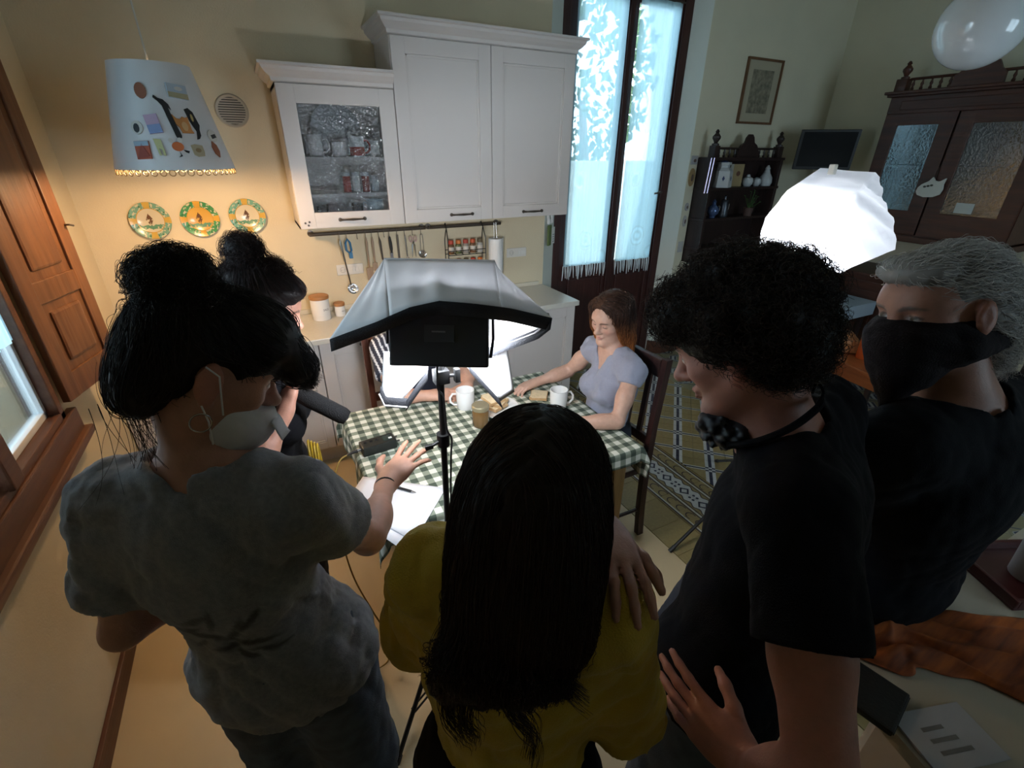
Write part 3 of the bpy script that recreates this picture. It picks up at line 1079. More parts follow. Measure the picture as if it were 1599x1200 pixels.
# short lace curtain on the left window
def lace_mat(name, col, dens=.55):
    m = bpy.data.materials.new(name)
    m.use_nodes = True
    nt = m.node_tree
    nt.nodes.clear()
    out = N(nt, 'ShaderNodeOutputMaterial')
    tl = N(nt, 'ShaderNodeBsdfTranslucent')
    df = N(nt, 'ShaderNodeBsdfDiffuse')
    tr = N(nt, 'ShaderNodeBsdfTransparent')
    tl.inputs[0].default_value = (*col, 1)
    df.inputs[0].default_value = (*col, 1)
    a = N(nt, 'ShaderNodeMixShader')
    a.inputs[0].default_value = .4
    nt.links.new(tl.outputs[0], a.inputs[1])
    nt.links.new(df.outputs[0], a.inputs[2])
    tc = N(nt, 'ShaderNodeTexCoord')
    mp = N(nt, 'ShaderNodeMapping')
    nt.links.new(tc.outputs['UV'], mp.inputs[0])
    # woven motif: rosettes plus mesh
    vo = N(nt, 'ShaderNodeTexVoronoi', feature='DISTANCE_TO_EDGE')
    vo.inputs['Scale'].default_value = 7
    nt.links.new(mp.outputs[0], vo.inputs['Vector'])
    v2 = N(nt, 'ShaderNodeTexVoronoi')
    v2.inputs['Scale'].default_value = 3.4
    nt.links.new(mp.outputs[0], v2.inputs['Vector'])
    wv = N(nt, 'ShaderNodeMath', operation='SINE')
    ml = N(nt, 'ShaderNodeMath', operation='MULTIPLY')
    ml.inputs[1].default_value = 38
    nt.links.new(v2.outputs['Distance'], ml.inputs[0])
    nt.links.new(ml.outputs[0], wv.inputs[0])
    lt = N(nt, 'ShaderNodeMath', operation='LESS_THAN')
    lt.inputs[1].default_value = .3
    nt.links.new(v2.outputs['Distance'], lt.inputs[0])
    mu = N(nt, 'ShaderNodeMath', operation='MULTIPLY')
    nt.links.new(wv.outputs[0], mu.inputs[0])
    nt.links.new(lt.outputs[0], mu.inputs[1])
    ma = N(nt, 'ShaderNodeMath', operation='MULTIPLY_ADD')
    ma.inputs[1].default_value = .09
    ma.inputs[2].default_value = dens
    nt.links.new(mu.outputs[0], ma.inputs[0])
    mix = N(nt, 'ShaderNodeMixShader')
    nt.links.new(ma.outputs[0], mix.inputs[0])
    nt.links.new(tr.outputs[0], mix.inputs[1])
    nt.links.new(a.outputs[0], mix.inputs[2])
    nt.links.new(mix.outputs[0], out.inputs[0])
    return m
M_lace = lace_mat('lace', (.58, .83, .93), .76)
def curtain(name, x0, x1, z0, z1, y, m, parent, amp=.012, waves=5, along='x', seed=0):
    nx, nz = 60, 40
    g = np.random.default_rng(seed)
    ph = g.uniform(0, 6.28, 4)
    v, f, uv = [], [], []
    for i in range(nx+1):
        s_ = i/nx
        for j in range(nz+1):
            t = j/nz
            a = amp*(.5+.5*t)*(math.sin(s_*waves*6.28+ph[0])+.5*math.sin(s_*waves*2.3*6.28+ph[1]+t*1.2))
            c = x0+(x1-x0)*s_+.006*math.sin(t*5+ph[2])*t
            z = z1+(z0-z1)*t
            v.append((c, y+a, z) if along == 'x' else (y+a, c, z))
            uv.append((s_*(x1-x0), (z1-z)))
    for i in range(nx):
        for j in range(nz):
            f.append((i*(nz+1)+j, (i+1)*(nz+1)+j, (i+1)*(nz+1)+j+1, i*(nz+1)+j+1))
    o = mesh_obj(name, v, f, m, parent, True)
    ul = o.data.uv_layers.new(name='UVMap')
    for l in o.data.loops:
        ul.data[l.index].uv = uv[l.vertex_index]
    return o, v[nz::nz+1]
M_fringe = mat('fringe_cotton', (.62, .66, .68), .9)
for lab, x0, x1, sd_ in (('left lace curtain on the French door, next to the wall cupboard', 2.285, 2.735, 1), ('right lace curtain on the French door, next to the pale door jamb', 2.85, 3.255, 2)):
    cu = thing('lace_curtain', lab, 'curtain', (0, 0, 0), 0, 'lace curtains on the French door')
    o, bot = curtain('lace', x0, x1, 1.0, 2.93, DY-.022, M_lace, cu, .007, 4, 'x', sd_)
    MB().tube([(x0-.02, DY-.02, 2.935), (x1+.02, DY-.02, 2.935)], .006).build('rod', M_iron, cu)
    g = random.Random(sd_)
    fr = MB()
    for k in range(22):
        p = bot[int(k/21*60)]
        dx = g.uniform(-.012, .012)
        L = .105+g.uniform(-.015, .02)
        fr.tube([(p[0], p[1], 1.005), (p[0]+dx*.4, p[1]-.004, 1.0-L*.4), (p[0]+dx, p[1]-.004, 1.0-L)], [.0045, .006, .003], 5)
    fr.build('fringe', M_fringe, cu)
cu = thing('window_valance', 'short lace curtain hanging over the left window pane', 'curtain', (0, 0, 0))
o, bot = curtain('lace', 1.76, 2.14, 1.30, 2.48, XL+.0, M_lace, cu, .006, 4, 'y', 5)

# outdoors: garden wall, hedge trees and paving seen through the panes
M_leaf = mat('garden_leaves', (.10, .17, .05), .6, var=.5, vscale=3)
gd = struct(MB().box((-6, YK+.4, -.4), (9, 14, -.15)).build('garden_ground', mat('garden_paving', (.45, .45, .42), .9)))
MB().box((-6, 7.6, -.2), (9, 7.9, 1.75), .02).build('garden_wall', mat('garden_wall_plaster', (.55, .55, .5), .9, var=.2, vscale=2), gd)
gt = random.Random(4)
for k, (tx, ty) in enumerate(((3.3, 9.6), (6.6, 9.4))):
    tr = thing('garden_tree', ['leafy tree outdoors behind the left pane of the French door', 'leafy tree outdoors behind the right pane of the French door'][k], 'tree', (tx, ty, -.15), 0, 'garden trees')
    MB().tube([(0, 0, 0), (.1, 0, 1.4), (-.05, .1, 3.0)], [.16, .12, .07]).build('trunk', M_shut, tr)
    lv = MB()
    for q in range(900):
        a, b_ = gt.uniform(0, 6.28), gt.uniform(-1, 1)
        rr = gt.uniform(.5, 1)**.5
        c = Vector((math.cos(a)*math.sqrt(1-b_*b_)*1.5*rr, math.sin(a)*math.sqrt(1-b_*b_)*1.2*rr, 3.4+b_*1.7*rr))
        n1 = Vector((gt.gauss(0, 1), gt.gauss(0, 1), gt.gauss(0, 1))).normalized()
        n2 = n1.orthogonal().normalized()
        n3 = n1.cross(n2)
        s_ = gt.uniform(.09, .17)
        lv.add([c+n2*s_, c+n3*s_*.5+n1*.02, c-n2*s_, c-n3*s_*.5+n1*.02], [(0, 1, 2, 3)])
    tag(lv.build('foliage', M_leaf, tr), kind='stuff')
MB().box((-4.5, -2, -.4), (-4.2, 6, 1.0), .02).build('house_wall_opposite', mat('pale_plaster', (.8, .8, .78), .9, var=.15, vscale=2), gd)
# ---------------------------------------------------------------- thin glass that lets daylight through
def thin_glass(name, rough=.02, tint=(.93, .96, .96), refl=.9, wavy=0.):
    m = bpy.data.materials.new(name)
    m.use_nodes = True
    nt = m.node_tree
    nt.nodes.clear()
    out = N(nt, 'ShaderNodeOutputMaterial')
    tr = N(nt, 'ShaderNodeBsdfTransparent')
    tr.inputs[0].default_value = (*tint, 1)
    gl = N(nt, 'ShaderNodeBsdfGlossy')
    gl.inputs['Roughness'].default_value = rough
    fr = N(nt, 'ShaderNodeFresnel')
    fr.inputs[0].default_value = 1.5
    mx = N(nt, 'ShaderNodeMixShader')
    ml = N(nt, 'ShaderNodeMath', operation='MULTIPLY')
    ml.inputs[1].default_value = refl
    nt.links.new(fr.outputs[0], ml.inputs[0])
    nt.links.new(ml.outputs[0], mx.inputs[0])
    nt.links.new(tr.outputs[0], mx.inputs[1])
    nt.links.new(gl.outputs[0], mx.inputs[2])
    nt.links.new(mx.outputs[0], out.inputs[0])
    if wavy:
        vo = N(nt, 'ShaderNodeTexNoise')
        vo.inputs['Scale'].default_value = 60
        vo.inputs['Detail'].default_value = 1
        tc = N(nt, 'ShaderNodeTexCoord')
        nt.links.new(tc.outputs['Object'], vo.inputs['Vector'])
        bp = N(nt, 'ShaderNodeBump')
        bp.inputs['Strength'].default_value = wavy
        bp.inputs['Distance'].default_value = .05
        nt.links.new(vo.outputs[0], bp.inputs['Height'])
        nt.links.new(bp.outputs[0], gl.inputs['Normal'])
        nt.links.new(bp.outputs[0], fr.inputs['Normal'])
    return m
M_pane = thin_glass('window_glass')
M_wavy = thin_glass('hammered_glass', .10, (.74, .76, .78), 2.5, .35)
M_wares = thin_glass('drinking_glass', .03, (.86, .88, .88), 1.5)
for o in bpy.data.objects:
    if o.name.split('.')[0] == 'pane' and o.type == 'MESH':
        o.data.materials[0] = M_pane

# ---------------------------------------------------------------- wall cupboards
def handle(parent, x0, x1, z, y, name='handle'):
    xm = (x0+x1)/2
    mb = MB().tube([(x0, y, z), (x0+.006, y-.02, z), (x0+.02, y-.024, z), (xm, y-.028, z), (x1-.02, y-.024, z), (x1-.006, y-.02, z), (x1, y, z)], [.006, .006, .004, .0065, .004, .006, .006], 8)
    for x in (x0, x1):
        mb.lathe([(0, 0), (.011, 0), (.011, .004), (0, .006)], 10, mtx=frame_mtx((x, y, z), (1, 0, 0), (0, -1, 0)))
    return mb.build(name, M_iron, parent)

def framed_door(name, x0, x1, z0, z1, y, parent, fw=.085, panel=True, hx=None, hz=None):
    """front at Y=y, facing the room (-Y)"""
    mb = MB()
    mb.box((x0, y, z0), (x0+fw, y+.02, z1), .003).box((x1-fw, y, z0), (x1, y+.02, z1), .003)
    mb.box((x0+fw-.001, y+.0006, z1-fw), (x1-fw+.001, y+.02, z1), .003).box((x0+fw-.001, y+.0006, z0), (x1-fw+.001, y+.02, z0+fw), .003)
    d = mb.build(name, M_white, parent)
    if panel:
        a, b, c, e = x0+fw, x1-fw, z0+fw, z1-fw
        p = MB().box((a-.004, y+.010, c-.004), (b+.004, y+.019, e+.004))
        # ovolo moulding
        for q0, q1 in (((a, c), (a+.012, e)), ((b-.012, c), (b, e)), ((a, c), (b, c+.012)), ((a, e-.012), (b, e))):
            p.box((q0[0], y+.005, q0[1]), (q1[0], y+.012, q1[1]), .003)
        p.build('panel', M_white, d)
    if hx:
        handle(d, hx[0], hx[1], hz, y)
    return d

def cornice(name, x0, x1, y0, y1, z, parent, left=True, right=True, back=YK):
    """moulded crown: stepped profile swept round front and free ends"""
    prof = [(0, 0), (.012, .006), (.014, .022), (.03, .034), (.046, .052), (.05, .066), (.062, .07), (.062, .082), (0, .082)]
    mb = MB()
    path = []
    if left:
        path.append(((x0, back), (-1, 0)))
        path.append(((x0, y0), (-1, -1)))
    else:
        path.append(((x0, y0), (0, -1)))
    if right:
        path.append(((x1, y0), (1, -1)))
        path.append(((x1, back), (1, 0)))
    else:
        path.append(((x1, y0), (0, -1)))
    v = []
    for (px, py), (nx, ny) in path:
        for d, h in prof:
            v.append((px+nx*d, py+ny*d, z+h))
    n = len(prof)
    f = []
    for i in range(len(path)-1):
        for k in range(n-1):
            f.append((i*n+k, i*n+k+1, (i+1)*n+k+1, (i+1)*n+k))
    f.append(tuple(range(n)))
    f.append(tuple(range(len(v)-1, len(v)-n-1, -1)))
    mb.add(v, f)
    mb.box((x0, y0, z+.03), (x1, back, z+.08))
    return mb.build(name, M_white, parent)

CY = 3.0
gc = thing('glass_cupboard', 'cream wall cupboard with a hammered glass door', 'cupboard', (0, 0, 0))
mb = MB()
mb.box((.21, CY+.021, 1.49), (.228, YK, 2.20)).box((.792, CY+.021, 1.49), (.81, YK, 2.20))
mb.box((.21, CY+.021, 1.49), (.81, YK, 1.508)).box((.21, CY+.021, 2.182), (.81, YK, 2.20)).box((.228, YK-.012, 1.508), (.792, YK, 2.182))
mb.build('body', M_white, gc)
for z in (1.655, 1.845):
    MB().box((.23, CY+.05, z), (.79, YK-.014, z+.016)).build('shelf', M_white, gc)
d = framed_door('door', .212, .808, 1.492, 2.198, CY, gc, .085, False, (.43, .57), 1.535)
MB().box((.295, CY+.010, 1.575), (.725, CY+.013, 2.115)).build('glass_pane', M_wavy, d)
for q in ((.24, 1.525), (.255, 1.512), (.262, 1.53)):
    MB().lathe([(0, 0), (.006, 0), (.006, .003), (0, .004)], 8, mtx=frame_mtx((q[0], CY, q[1]), (1, 0, 0), (0, -1, 0))).build('screw_cap', M_iron, d)
cornice('cornice', .21, .81, CY+.01, YK, 2.2, gc, True, False)
tc_ = thing('tall_cupboard', 'tall cream wall cupboard with two panelled doors', 'cupboard', (0, 0, 0))
MB().box((.812, CY+.021, 1.49), (2.0, YK-.003, 2.45)).build('body', M_white, tc_)
framed_door('door', .814, 1.404, 1.492, 2.448, CY, tc_, .078, True, (1.115, 1.26), 1.53)
framed_door('door', 1.408, 1.998, 1.492, 2.448, CY, tc_, .078, True, (1.64, 1.785), 1.527)
cornice('cornice', .812, 2.0, CY+.01, YK, 2.45, tc_, True, True, YK-.003)

# crockery inside the glass cupboard
def mug(name, label, loc, r, h, m, group=None, handle_dir=0., two=None, parent_cat='mug', flare=1.0):
    t = thing(name, label, parent_cat, loc, handle_dir, group)
    MB().lathe([(0, .0), (r*.86, 0), (r*.95, .006), (r*flare*.98, h*.5), (r*flare, h), (r*flare-.0035, h), (r*flare*.98-.0035, h*.5), (r*.9-.0035, .009), (0, .007)], 28).build('cup', m, t)
    hz = h*.5
    pts = [(r*.93, 0, hz+h*.3), (r+.018, 0, hz+h*.32), (r+.031, 0, hz+h*.12), (r+.03, 0, hz-h*.12), (r+.014, 0, hz-h*.28), (r*.9, 0, hz-h*.3)]
    MB().tube(pts, .0055, 8).build('mug_handle', two or m, t)
    return t
M_redc = mat('red_glaze', (.45, .03, .02), .2, coat=.3)
M_cupg = mat('grey_glaze', (.55, .57, .6), .25)
g_in = 'crockery on the upper shelf of the glass cupboard'
def glass_tumbler(name, label, loc, r, h, group):
    o = MB().lathe([(0, 0), (r*.85, 0), (r, h), (r-.002, h), (r*.85-.003, .008), (0, .008)], 18).build(name, M_wares, None)
    o.location = loc
    return tag(o, label, 'glass', group)
glass_tumbler('drinking_glass', 'clear drinking glass at the left end of the cupboard shelf', (.29, 3.14, 1.862), .035, .11, g_in)
mug('mug', 'white mug with a handle, second from the left behind the hammered glass', (.375, 3.13, 1.862), .042, .11, M_ceram, g_in, -.4)
mug('cup', 'wide white cup in the middle of the upper cupboard shelf', (.50, 3.14, 1.862), .042, .075, M_ceram, g_in, 2.2)
t = mug('mug', 'two-tone cup, red below and white above, behind the hammered glass', (.595, 3.10, 1.862), .042, .105, M_ceram, g_in, 0, M_redc)
MB().lathe([(.0375, .004), (.0415, .008), (.0426, .05), (.0418, .052)], 28, cap=False).build('red_band', M_redc, t)
mug('cup', 'small white cup right of the red and white one', (.70, 3.14, 1.862), .032, .085, M_ceram, g_in, 1.2)
o = MB().lathe([(.01, 0), (.13, .004), (.14, .012), (.13, .008), (.01, .006)], 30).build('platter', M_cupg, None)
o.location = (.52, 3.275, 2.005)
o.rotation_euler = (math.radians(80), 0, 0)
tag(o, 'pale platter leaning at the back of the upper cupboard shelf', 'platter')
g2 = 'jars on the lower shelf of the glass cupboard'
cols = [((.5, .04, .03), 'red spice tin on the lower cupboard shelf, left of the white tin'), ((.7, .7, .7), 'white tin on the lower cupboard shelf, between two red ones'), ((.35, .05, .04), 'dark red tin on the lower cupboard shelf, right of the white tin'), ((.6, .66, .7), 'pale blue cup at the right end of the lower cupboard shelf')]
for k, (c, lab) in enumerate(cols):
    t = thing('tin', lab, 'tin', (.515+k*.055, 3.12+.01*(k % 2), 1.672), 0, g2)
    MB().lathe([(0, 0), (.022, 0), (.0225, .004), (.0225, .09-.02*(k == 3)), (.019, .096-.02*(k == 3)), (0, .097-.02*(k == 3))], 16).build('can', mat('tin_%d' % k, c, .35), t)
    MB().lathe([(0, .09), (.0228, .088), (.0228, .108), (0, .11)], 16, c=(0, 0, -.02*(k == 3))).build('lid', M_cupg, t)
o = mug('jug', 'pale blue jug on the bottom of the glass cupboard', (.665, 3.12, 1.51), .05, .12, mat('blue_glaze', (.45, .56, .62), .3), None, 2.6, None, 'jug')
glass_tumbler('drinking_glass', 'clear tumbler on the cupboard bottom left of the blue jug', (.56, 3.13, 1.51), .035, .10, None)
glass_tumbler('drinking_glass', 'clear tumbler on the cupboard bottom in the left corner', (.36, 3.13, 1.51), .035, .10, None)

# ---------------------------------------------------------------- base units and worktop
def base_unit(label, x0, x1, fronts):
    t = thing('base_cabinet', label, 'cabinet', (0, 0, 0), 0, 'cream base cabinets along the back wall')
    MB().box((x0, 2.862, .13), (x1, YK, .86)).build('body', M_white, t)
    for k, z0, z1 in fronts:
        if k == 'drawer':
            d_ = framed_door('drawer', x0+.002, x1-.002, z0, z1, 2.84, t, .05, True, ((x0+x1)/2-.06, (x0+x1)/2+.06), z1-.035)
        else:
            d_ = framed_door('door', x0+.002, x1-.002, z0, z1, 2.84, t, .075, True, ((x0+x1)/2-.06, (x0+x1)/2+.06), z1-.035)
    return t
base_unit('cream base cabinet in the left corner under the warm-lit worktop', XL+.005, -.432, [('door', .135, .855)])
base_unit('cream drawer unit behind the woman holding the microphone', -.43, .176, [('drawer', .70, .855), ('drawer', .505, .696), ('drawer', .135, .501)])
base_unit('cream base cabinet right of the drawer unit, behind the far chair', .178, .788, [('door', .135, .855)])
base_unit('cream base cabinet hidden behind the softbox', .79, 1.408, [('door', .135, .855)])
base_unit('cream base cabinet at the right end, next to the French door', 1.41, 2.015, [('door', .135, .855)])
tag(MB().box((XL+.005, 2.92, 0), (2.01, 2.94, .128)).box((1.99, 2.94, 0), (2.01, YK, .128)).build('plinth', M_white), 'cream plinth board under the base cabinets', 'plinth')
tag(MB().box((XL+.005, 2.81, .862), (2.03, YK, .90), .006).build('worktop', mat('worktop', (.62, .60, .54), .3, var=.06, vscale=40)), 'pale worktop running along the back wall', 'worktop')
tag(MB().box((XL+.005, YK-.02, .9), (1.985, YK, .932), .006).build('worktop_upstand', mat('upstand', (.62, .57, .46), .5)), 'cream upstand strip where worktop meets the back wall', 'upstand')

# canisters
M_cork = wood('lid_wood', (.45, .21, .08), (.34, .15, .05), .5, axis=0)
def text_on(txt, loc, size, rot, m, parent, name='lettering', ext=.0004):
    cu = bpy.data.curves.new(name, 'FONT')
    cu.body = txt
    cu.size = size
    cu.align_x = 'CENTER'
    cu.align_y = 'CENTER'
    cu.extrude = ext
    tmp = bpy.data.objects.new(name, cu)
    COL.objects.link(tmp)
    me = bpy.data.meshes.new_from_object(tmp.evaluated_get(bpy.context.evaluated_depsgraph_get()))
    bpy.data.objects.remove(tmp)
    me.materials.clear()
    me.materials.append(m)
    o = bpy.data.objects.new(name, me)
    link(o, parent)
    o.location = loc
    o.rotation_euler = rot
    return o
M_ink = mat('grey_ink', (.2, .2, .2), .7)
for lab, x, y, r, h in (('large white canister with a wooden lid on the worktop', .255, 3.2, .058, .135), ('small white canister with a wooden lid beside the larger one', .375, 3.22, .034, .068)):
    t = thing('canister', lab, 'canister', (x, y, .901), 0, 'canisters on the worktop')
    MB().lathe([(0, 0), (r*.96, 0), (r, .006), (r, h-.006), (r*.97, h), (0, h)], 28).build('jar', M_ceram, t)
    MB().lathe([(0, h), (r*1.04, h), (r*1.06, h+.004), (r*1.06, h+.016), (r*1.02, h+.02), (0, h+.02)], 28).build('wooden_lid', M_cork, t)
    a = math.radians(-62)
    text_on('SALE', (r*1.002*math.cos(a), r*1.002*math.sin(a), h*.52), r*.32, (math.radians(90), 0, a+math.pi/2), M_ink, t)
# phone on the worktop
t = thing('phone', 'blue-green phone lying on the worktop by the French door', 'phone', (1.60, 2.98, .901), .5)
MB().box((-.07, -.036, 0), (.07, .036, .009), .004).build('case', mat('teal_case', (.10, .19, .22), .4), t)
MB().box((-.064, -.031, .009), (.064, .031, .0095)).build('screen', mat('phone_screen', (.08, .13, .15), .1), t)

# ---------------------------------------------------------------- rails with utensils
RY = 3.30
def rail(label, x0, x1):
    t = thing('utensil_rail', label, 'rail', (0, 0, 0), 0, 'pewter utensil rails under the cupboards')
    MB().tube([(x0, RY, 1.417), (x1, RY, 1.417)], .0115, 10).build('bar', M_iron, t)
    for x in (x0+.012, x1-.012):
        MB().tube([(x, YK, 1.417), (x, RY-.004, 1.417)], .007, 8).lathe([(0, 0), (.02, 0), (.02, .006), (0, .008)], 12, mtx=frame_mtx((x, YK, 1.417), (1, 0, 0), (0, -1, 0))).lathe([(0, -.008), (.011, -.007), (.015, 0), (.011, .007), (0, .008)], 10, c=(x, RY, 1.417)).build('bracket', M_iron, t)
    return t
rail('left pewter rail with hanging utensils under the glass cupboard', .275, 1.03)
rail('right pewter rail carrying the spice rack and paper towel', 1.055, 1.61)
def shook(x, parent, drop=.035):
    p = [(x, RY+.004, 1.428-.0), (x, RY, 1.4295), (x, RY-.0105, 1.427), (x, RY-.0125, 1.417), (x, RY-.0125, 1.417-drop), (x, RY-.018, 1.41-drop), (x, RY-.024, 1.417-drop)]
    return MB().tube(p, .0017, 6).build('hook', M_iron, parent)
UY = RY-.019
M_steel = M_chrome
M_wspoon = wood('spoon_wood', (.36, .25, .17), (.26, .17, .11), .6)
M_bluep = mat('blue_plastic', (.03, .16, .33), .4)
def utensil(name, label, x, cat, build):
    t = thing(name, label, cat, (x, UY, 1.38), 0, 'kitchen utensils on the left rail')
    h = shook(0, t)
    h.location = (0, -UY, -1.38)
    build(t)
    return t
def ladle(t):
    MB().tube([(0, 0, -.002), (.0, 0, -.02), (.012, .004, -.14)], [.004, .0085, .007], 8).build('handle', M_steel, t)
    MB().tube([(.012, .004, -.13), (.03, .008, -.3)], [.004, .005], 8).build('neck', M_iron, t)
    MB().lathe([(.002, -.03), (.018, -.027), (.03, -.014), (.036, .004), (.034, .004), (.028, -.013), (.016, -.024), (.0, -.027)], 22, mtx=frame_mtx((.038, -.004, -.325), (1, 0, 0), (0, -.9, .45))).build('bowl', M_steel, t)
def peeler(t):
    MB().tube([(0, 0, 0), (-.014, 0, -.025), (-.014, 0, -.07), (.003, 0, -.09), (.018, 0, -.075), (.014, 0, -.025)], .007, 8, closed=True).build('grip', M_bluep, t)
    MB().box((-.002, -.006, -.125), (.022, .006, -.085), .004).build('head', M_bluep, t)
def spatula(m, L, w, hl, flat=True):
    def fn(t):
        MB().tube([(0, 0, -.002), (0, 0, -.03), (0, 0, -L)], [.004, .008, .005], 8).build('handle', m, t)
        MB().box((-w, -.004, -L-hl), (w, .004, -L+.005), .003).build('blade', m, t)
    return fn
def fork(t):
    MB().tube([(0, 0, -.002), (.004, 0, -.03), (.010, 0, -.15)], [.003, .008, .006], 8).build('handle', M_iron, t)
    mb = MB().tube([(.010, 0, -.14), (.014, 0, -.22)], .003, 6)
    for k in (-1, 1):
        mb.tube([(.014, 0, -.21), (.014+k*.008, 0, -.23), (.015+k*.007, 0, -.30)], .0022, 6)
    mb.build('prongs', M_steel, t)
def whisk(t):
    MB().tube([(0, 0, -.002), (.006, 0, -.14)], [.006, .006], 8).build('handle', M_steel, t)
    mb = MB()
    for k in range(5):
        a = k*math.pi/5
        c, s_ = math.cos(a)*.03, math.sin(a)*.03
        mb.tube([(.006, 0, -.135), (.006+c*.7, s_*.7, -.17), (.008+c, s_, -.215), (.008+c*.6, s_*.6, -.25), (.008, 0, -.262), (.008-c*.6, -s_*.6, -.25), (.008-c, -s_, -.215), (.006-c*.7, -s_*.7, -.17), (.006, 0, -.135)], .0011, 5)
    mb.build('wires', M_steel, t)
def knife(t):
    MB().tube([(0, 0, -.002), (0, 0, -.012), (.002, 0, -.04), (.004, 0, -.08), (.004, 0, -.11)], [.005, .0085, .011, .011, .007], 8).build('handle', M_blackp, t)
    MB().box((-.006, -.001, -.24), (.014, .001, -.105)).build('blade', M_steel, t)
def steel(t):
    MB().tube([(0, 0, .006), (0, 0, -.2)], [.007, .007], 10).build('rod', M_iron, t)
def scissors(t):
    for k in (-1, 1):
        mb = MB().tube([(k*.016+.01*math.cos(a), 0, -.03+.018*math.sin(a)) for a in np.linspace(0, 6.28, 12, endpoint=False)], .0035, 6, closed=True)
        mb.build('finger_ring', mat('pink_plastic', (.55, .33, .32), .4), t)
        MB().tube([(k*.008, k*.003, -.045), (-k*.006, k*.003, -.07), (-k*.012, k*.003, -.15)], [.005, .006, .002], 6).build('scissor_blade', M_steel, t)
def scoop(t):
    mb = MB().tube([(-.007, 0, 0), (-.010, 0, -.05), (-.012, 0, -.12)], .0022, 6).tube([(.007, 0, 0), (.010, 0, -.05), (.012, 0, -.12)], .0022, 6)
    mb.build('wire_handle', M_steel, t)
    MB().lathe([(.001, -.022), (.018, -.018), (.03, 0), (.0285, 0), (.017, -.016), (0, -.02)], 18, mtx=frame_mtx((0, -.003, -.135), (1, 0, 0), (0, -.8, .6))).build('sieve_bowl', M_steel, t)
def bare(t):
    pass
utensil('ladle', 'steel ladle, leftmost on the left rail', .45, 'ladle', ladle)
utensil('peeler', 'blue plastic peeler hanging on the left rail', .495, 'peeler', peeler)
utensil('rail_hook', 'empty hook on the left rail right of the blue peeler', .56, 'hook', bare)
utensil('spatula', 'pale slotted spatula hanging left of the brown spoon', .615, 'spatula', spatula(M_wspoon, .2, .022, .08))
utensil('spoon', 'brown spoon hanging beside the pale spatula', .655, 'spoon', spatula(M_wspoon, .17, .016, .05))
utensil('carving_fork', 'two-pronged fork hanging in the middle of the left rail', .70, 'fork', fork)
utensil('rail_hook', 'empty hook on the left rail right of the carving fork', .735, 'hook', bare)
utensil('kitchen_knife', 'black-handled knife hanging on the left rail', .77, 'knife', knife)
utensil('sharpening_steel', 'straight dark steel rod hanging on the left rail', .823, 'sharpening steel', steel)
utensil('whisk', 'wire whisk hanging right of the dark steel rod', .875, 'whisk', whisk)
utensil('scissors', 'kitchen scissors with pink rings on the left rail', .93, 'scissors', scissors)
utensil('skimmer', 'small wire-handled skimmer, rightmost on the left rail', .99, 'skimmer', scoop)

# spice rack and jars
t = thing('spice_rack', 'black wire spice rack hanging from the right rail', 'rack', (1.31, 3.262, 0))
mb = MB()
for x in (-.145, .145):
    mb.tube([(x, -.03, 1.08), (x, -.03, 1.33), (x*.97, .0, 1.40), (x*.95, .03, 1.44), (x*.95, .045, 1.43)], .0032, 6)
    mb.tube([(x, .035, 1.08), (x, .035, 1.33), (x*.97, .01, 1.40)], .0032, 6)
mb.build('wire_frame', M_blackm, t)
for z in (1.09, 1.225):
    mb = MB()
    for y in (-.032, .035):
        mb.tube([(-.145, y, z), (.145, y, z)], .003, 6).tube([(-.145, y, z+.03), (.145, y, z+.03)], .003, 6)
    for k in range(6):
        mb.tube([(-.13+k*.052, -.032, z), (-.13+k*.052, .035, z)], .0022, 5)
    mb.build('rack_shelf', M_blackm, t)
spice = [((.16, .07, .03), (.5, .06, .03)), ((.10, .12, .05), (.6, .16, .03)), ((.35, .3, .25), (.5, .07, .04)), ((.2, .1, .05), (.6, .10, .03)), ((.45, .42, .38), (.14, .1, .05))]
names_c = ['brown herbs and a red cap', 'green herbs and an orange cap', 'pale salt and a dark red cap', 'brown powder and an orange-red cap', 'white grains and a brown cap']
for row, z in ((0, 1.23), (1, 1.095)):
    for k in range(5):
        c, l = spice[(k+2*row) % 5]
        lab = 'spice jar with %s, %s row of the rack' % (names_c[(k+2*row) % 5], 'upper' if row == 0 else 'lower')
        j = thing('spice_jar', lab, 'jar', (1.31-.112+k*.056, 3.263, z), 0, 'spice jars in the wire rack')
        MB().lathe([(0, 0), (.021, 0), (.022, .004), (.022, .06), (.016, .07), (0, .07)], 16).build('jar', mat('spice_%d' % ((k+2*row) % 5), c, .2, coat=.4), j)
        MB().lathe([(0, .07), (.0185, .07), (.0185, .094), (.016, .096), (0, .096)], 16).build('cap', mat('cap_%d' % ((k+2*row) % 5), l, .45), j)
        MB().lathe([(.0222, .018), (.0224, .02), (.0224, .048), (.0222, .05)], 16, cap=False).build('paper_label', mat('spice_label', (.6, .55, .48), .7), j)
# paper towel roll
t = thing('paper_towel', 'white paper towel roll on a wire holder below the right rail', 'paper towel', (1.545, 3.25, 0))
MB().lathe([(.016, 1.075), (.052, 1.075), (.053, 1.08), (.053, 1.315), (.052, 1.32), (.016, 1.32), (.016, 1.075)], 28, cap=False).build('roll', mat('towel_paper', (.78, .77, .76), .9, bump=.1, bscale=200), t)
MB().tube([(-.012, 0, 1.43), (-.012, 0, 1.05), (.06, 0, 1.05), (.062, -.0, 1.33)], .0022, 6).tube([(.012, .02, 1.43), (.012, 0, 1.32)], .0022, 6).build('wire_holder', M_chrome, t)
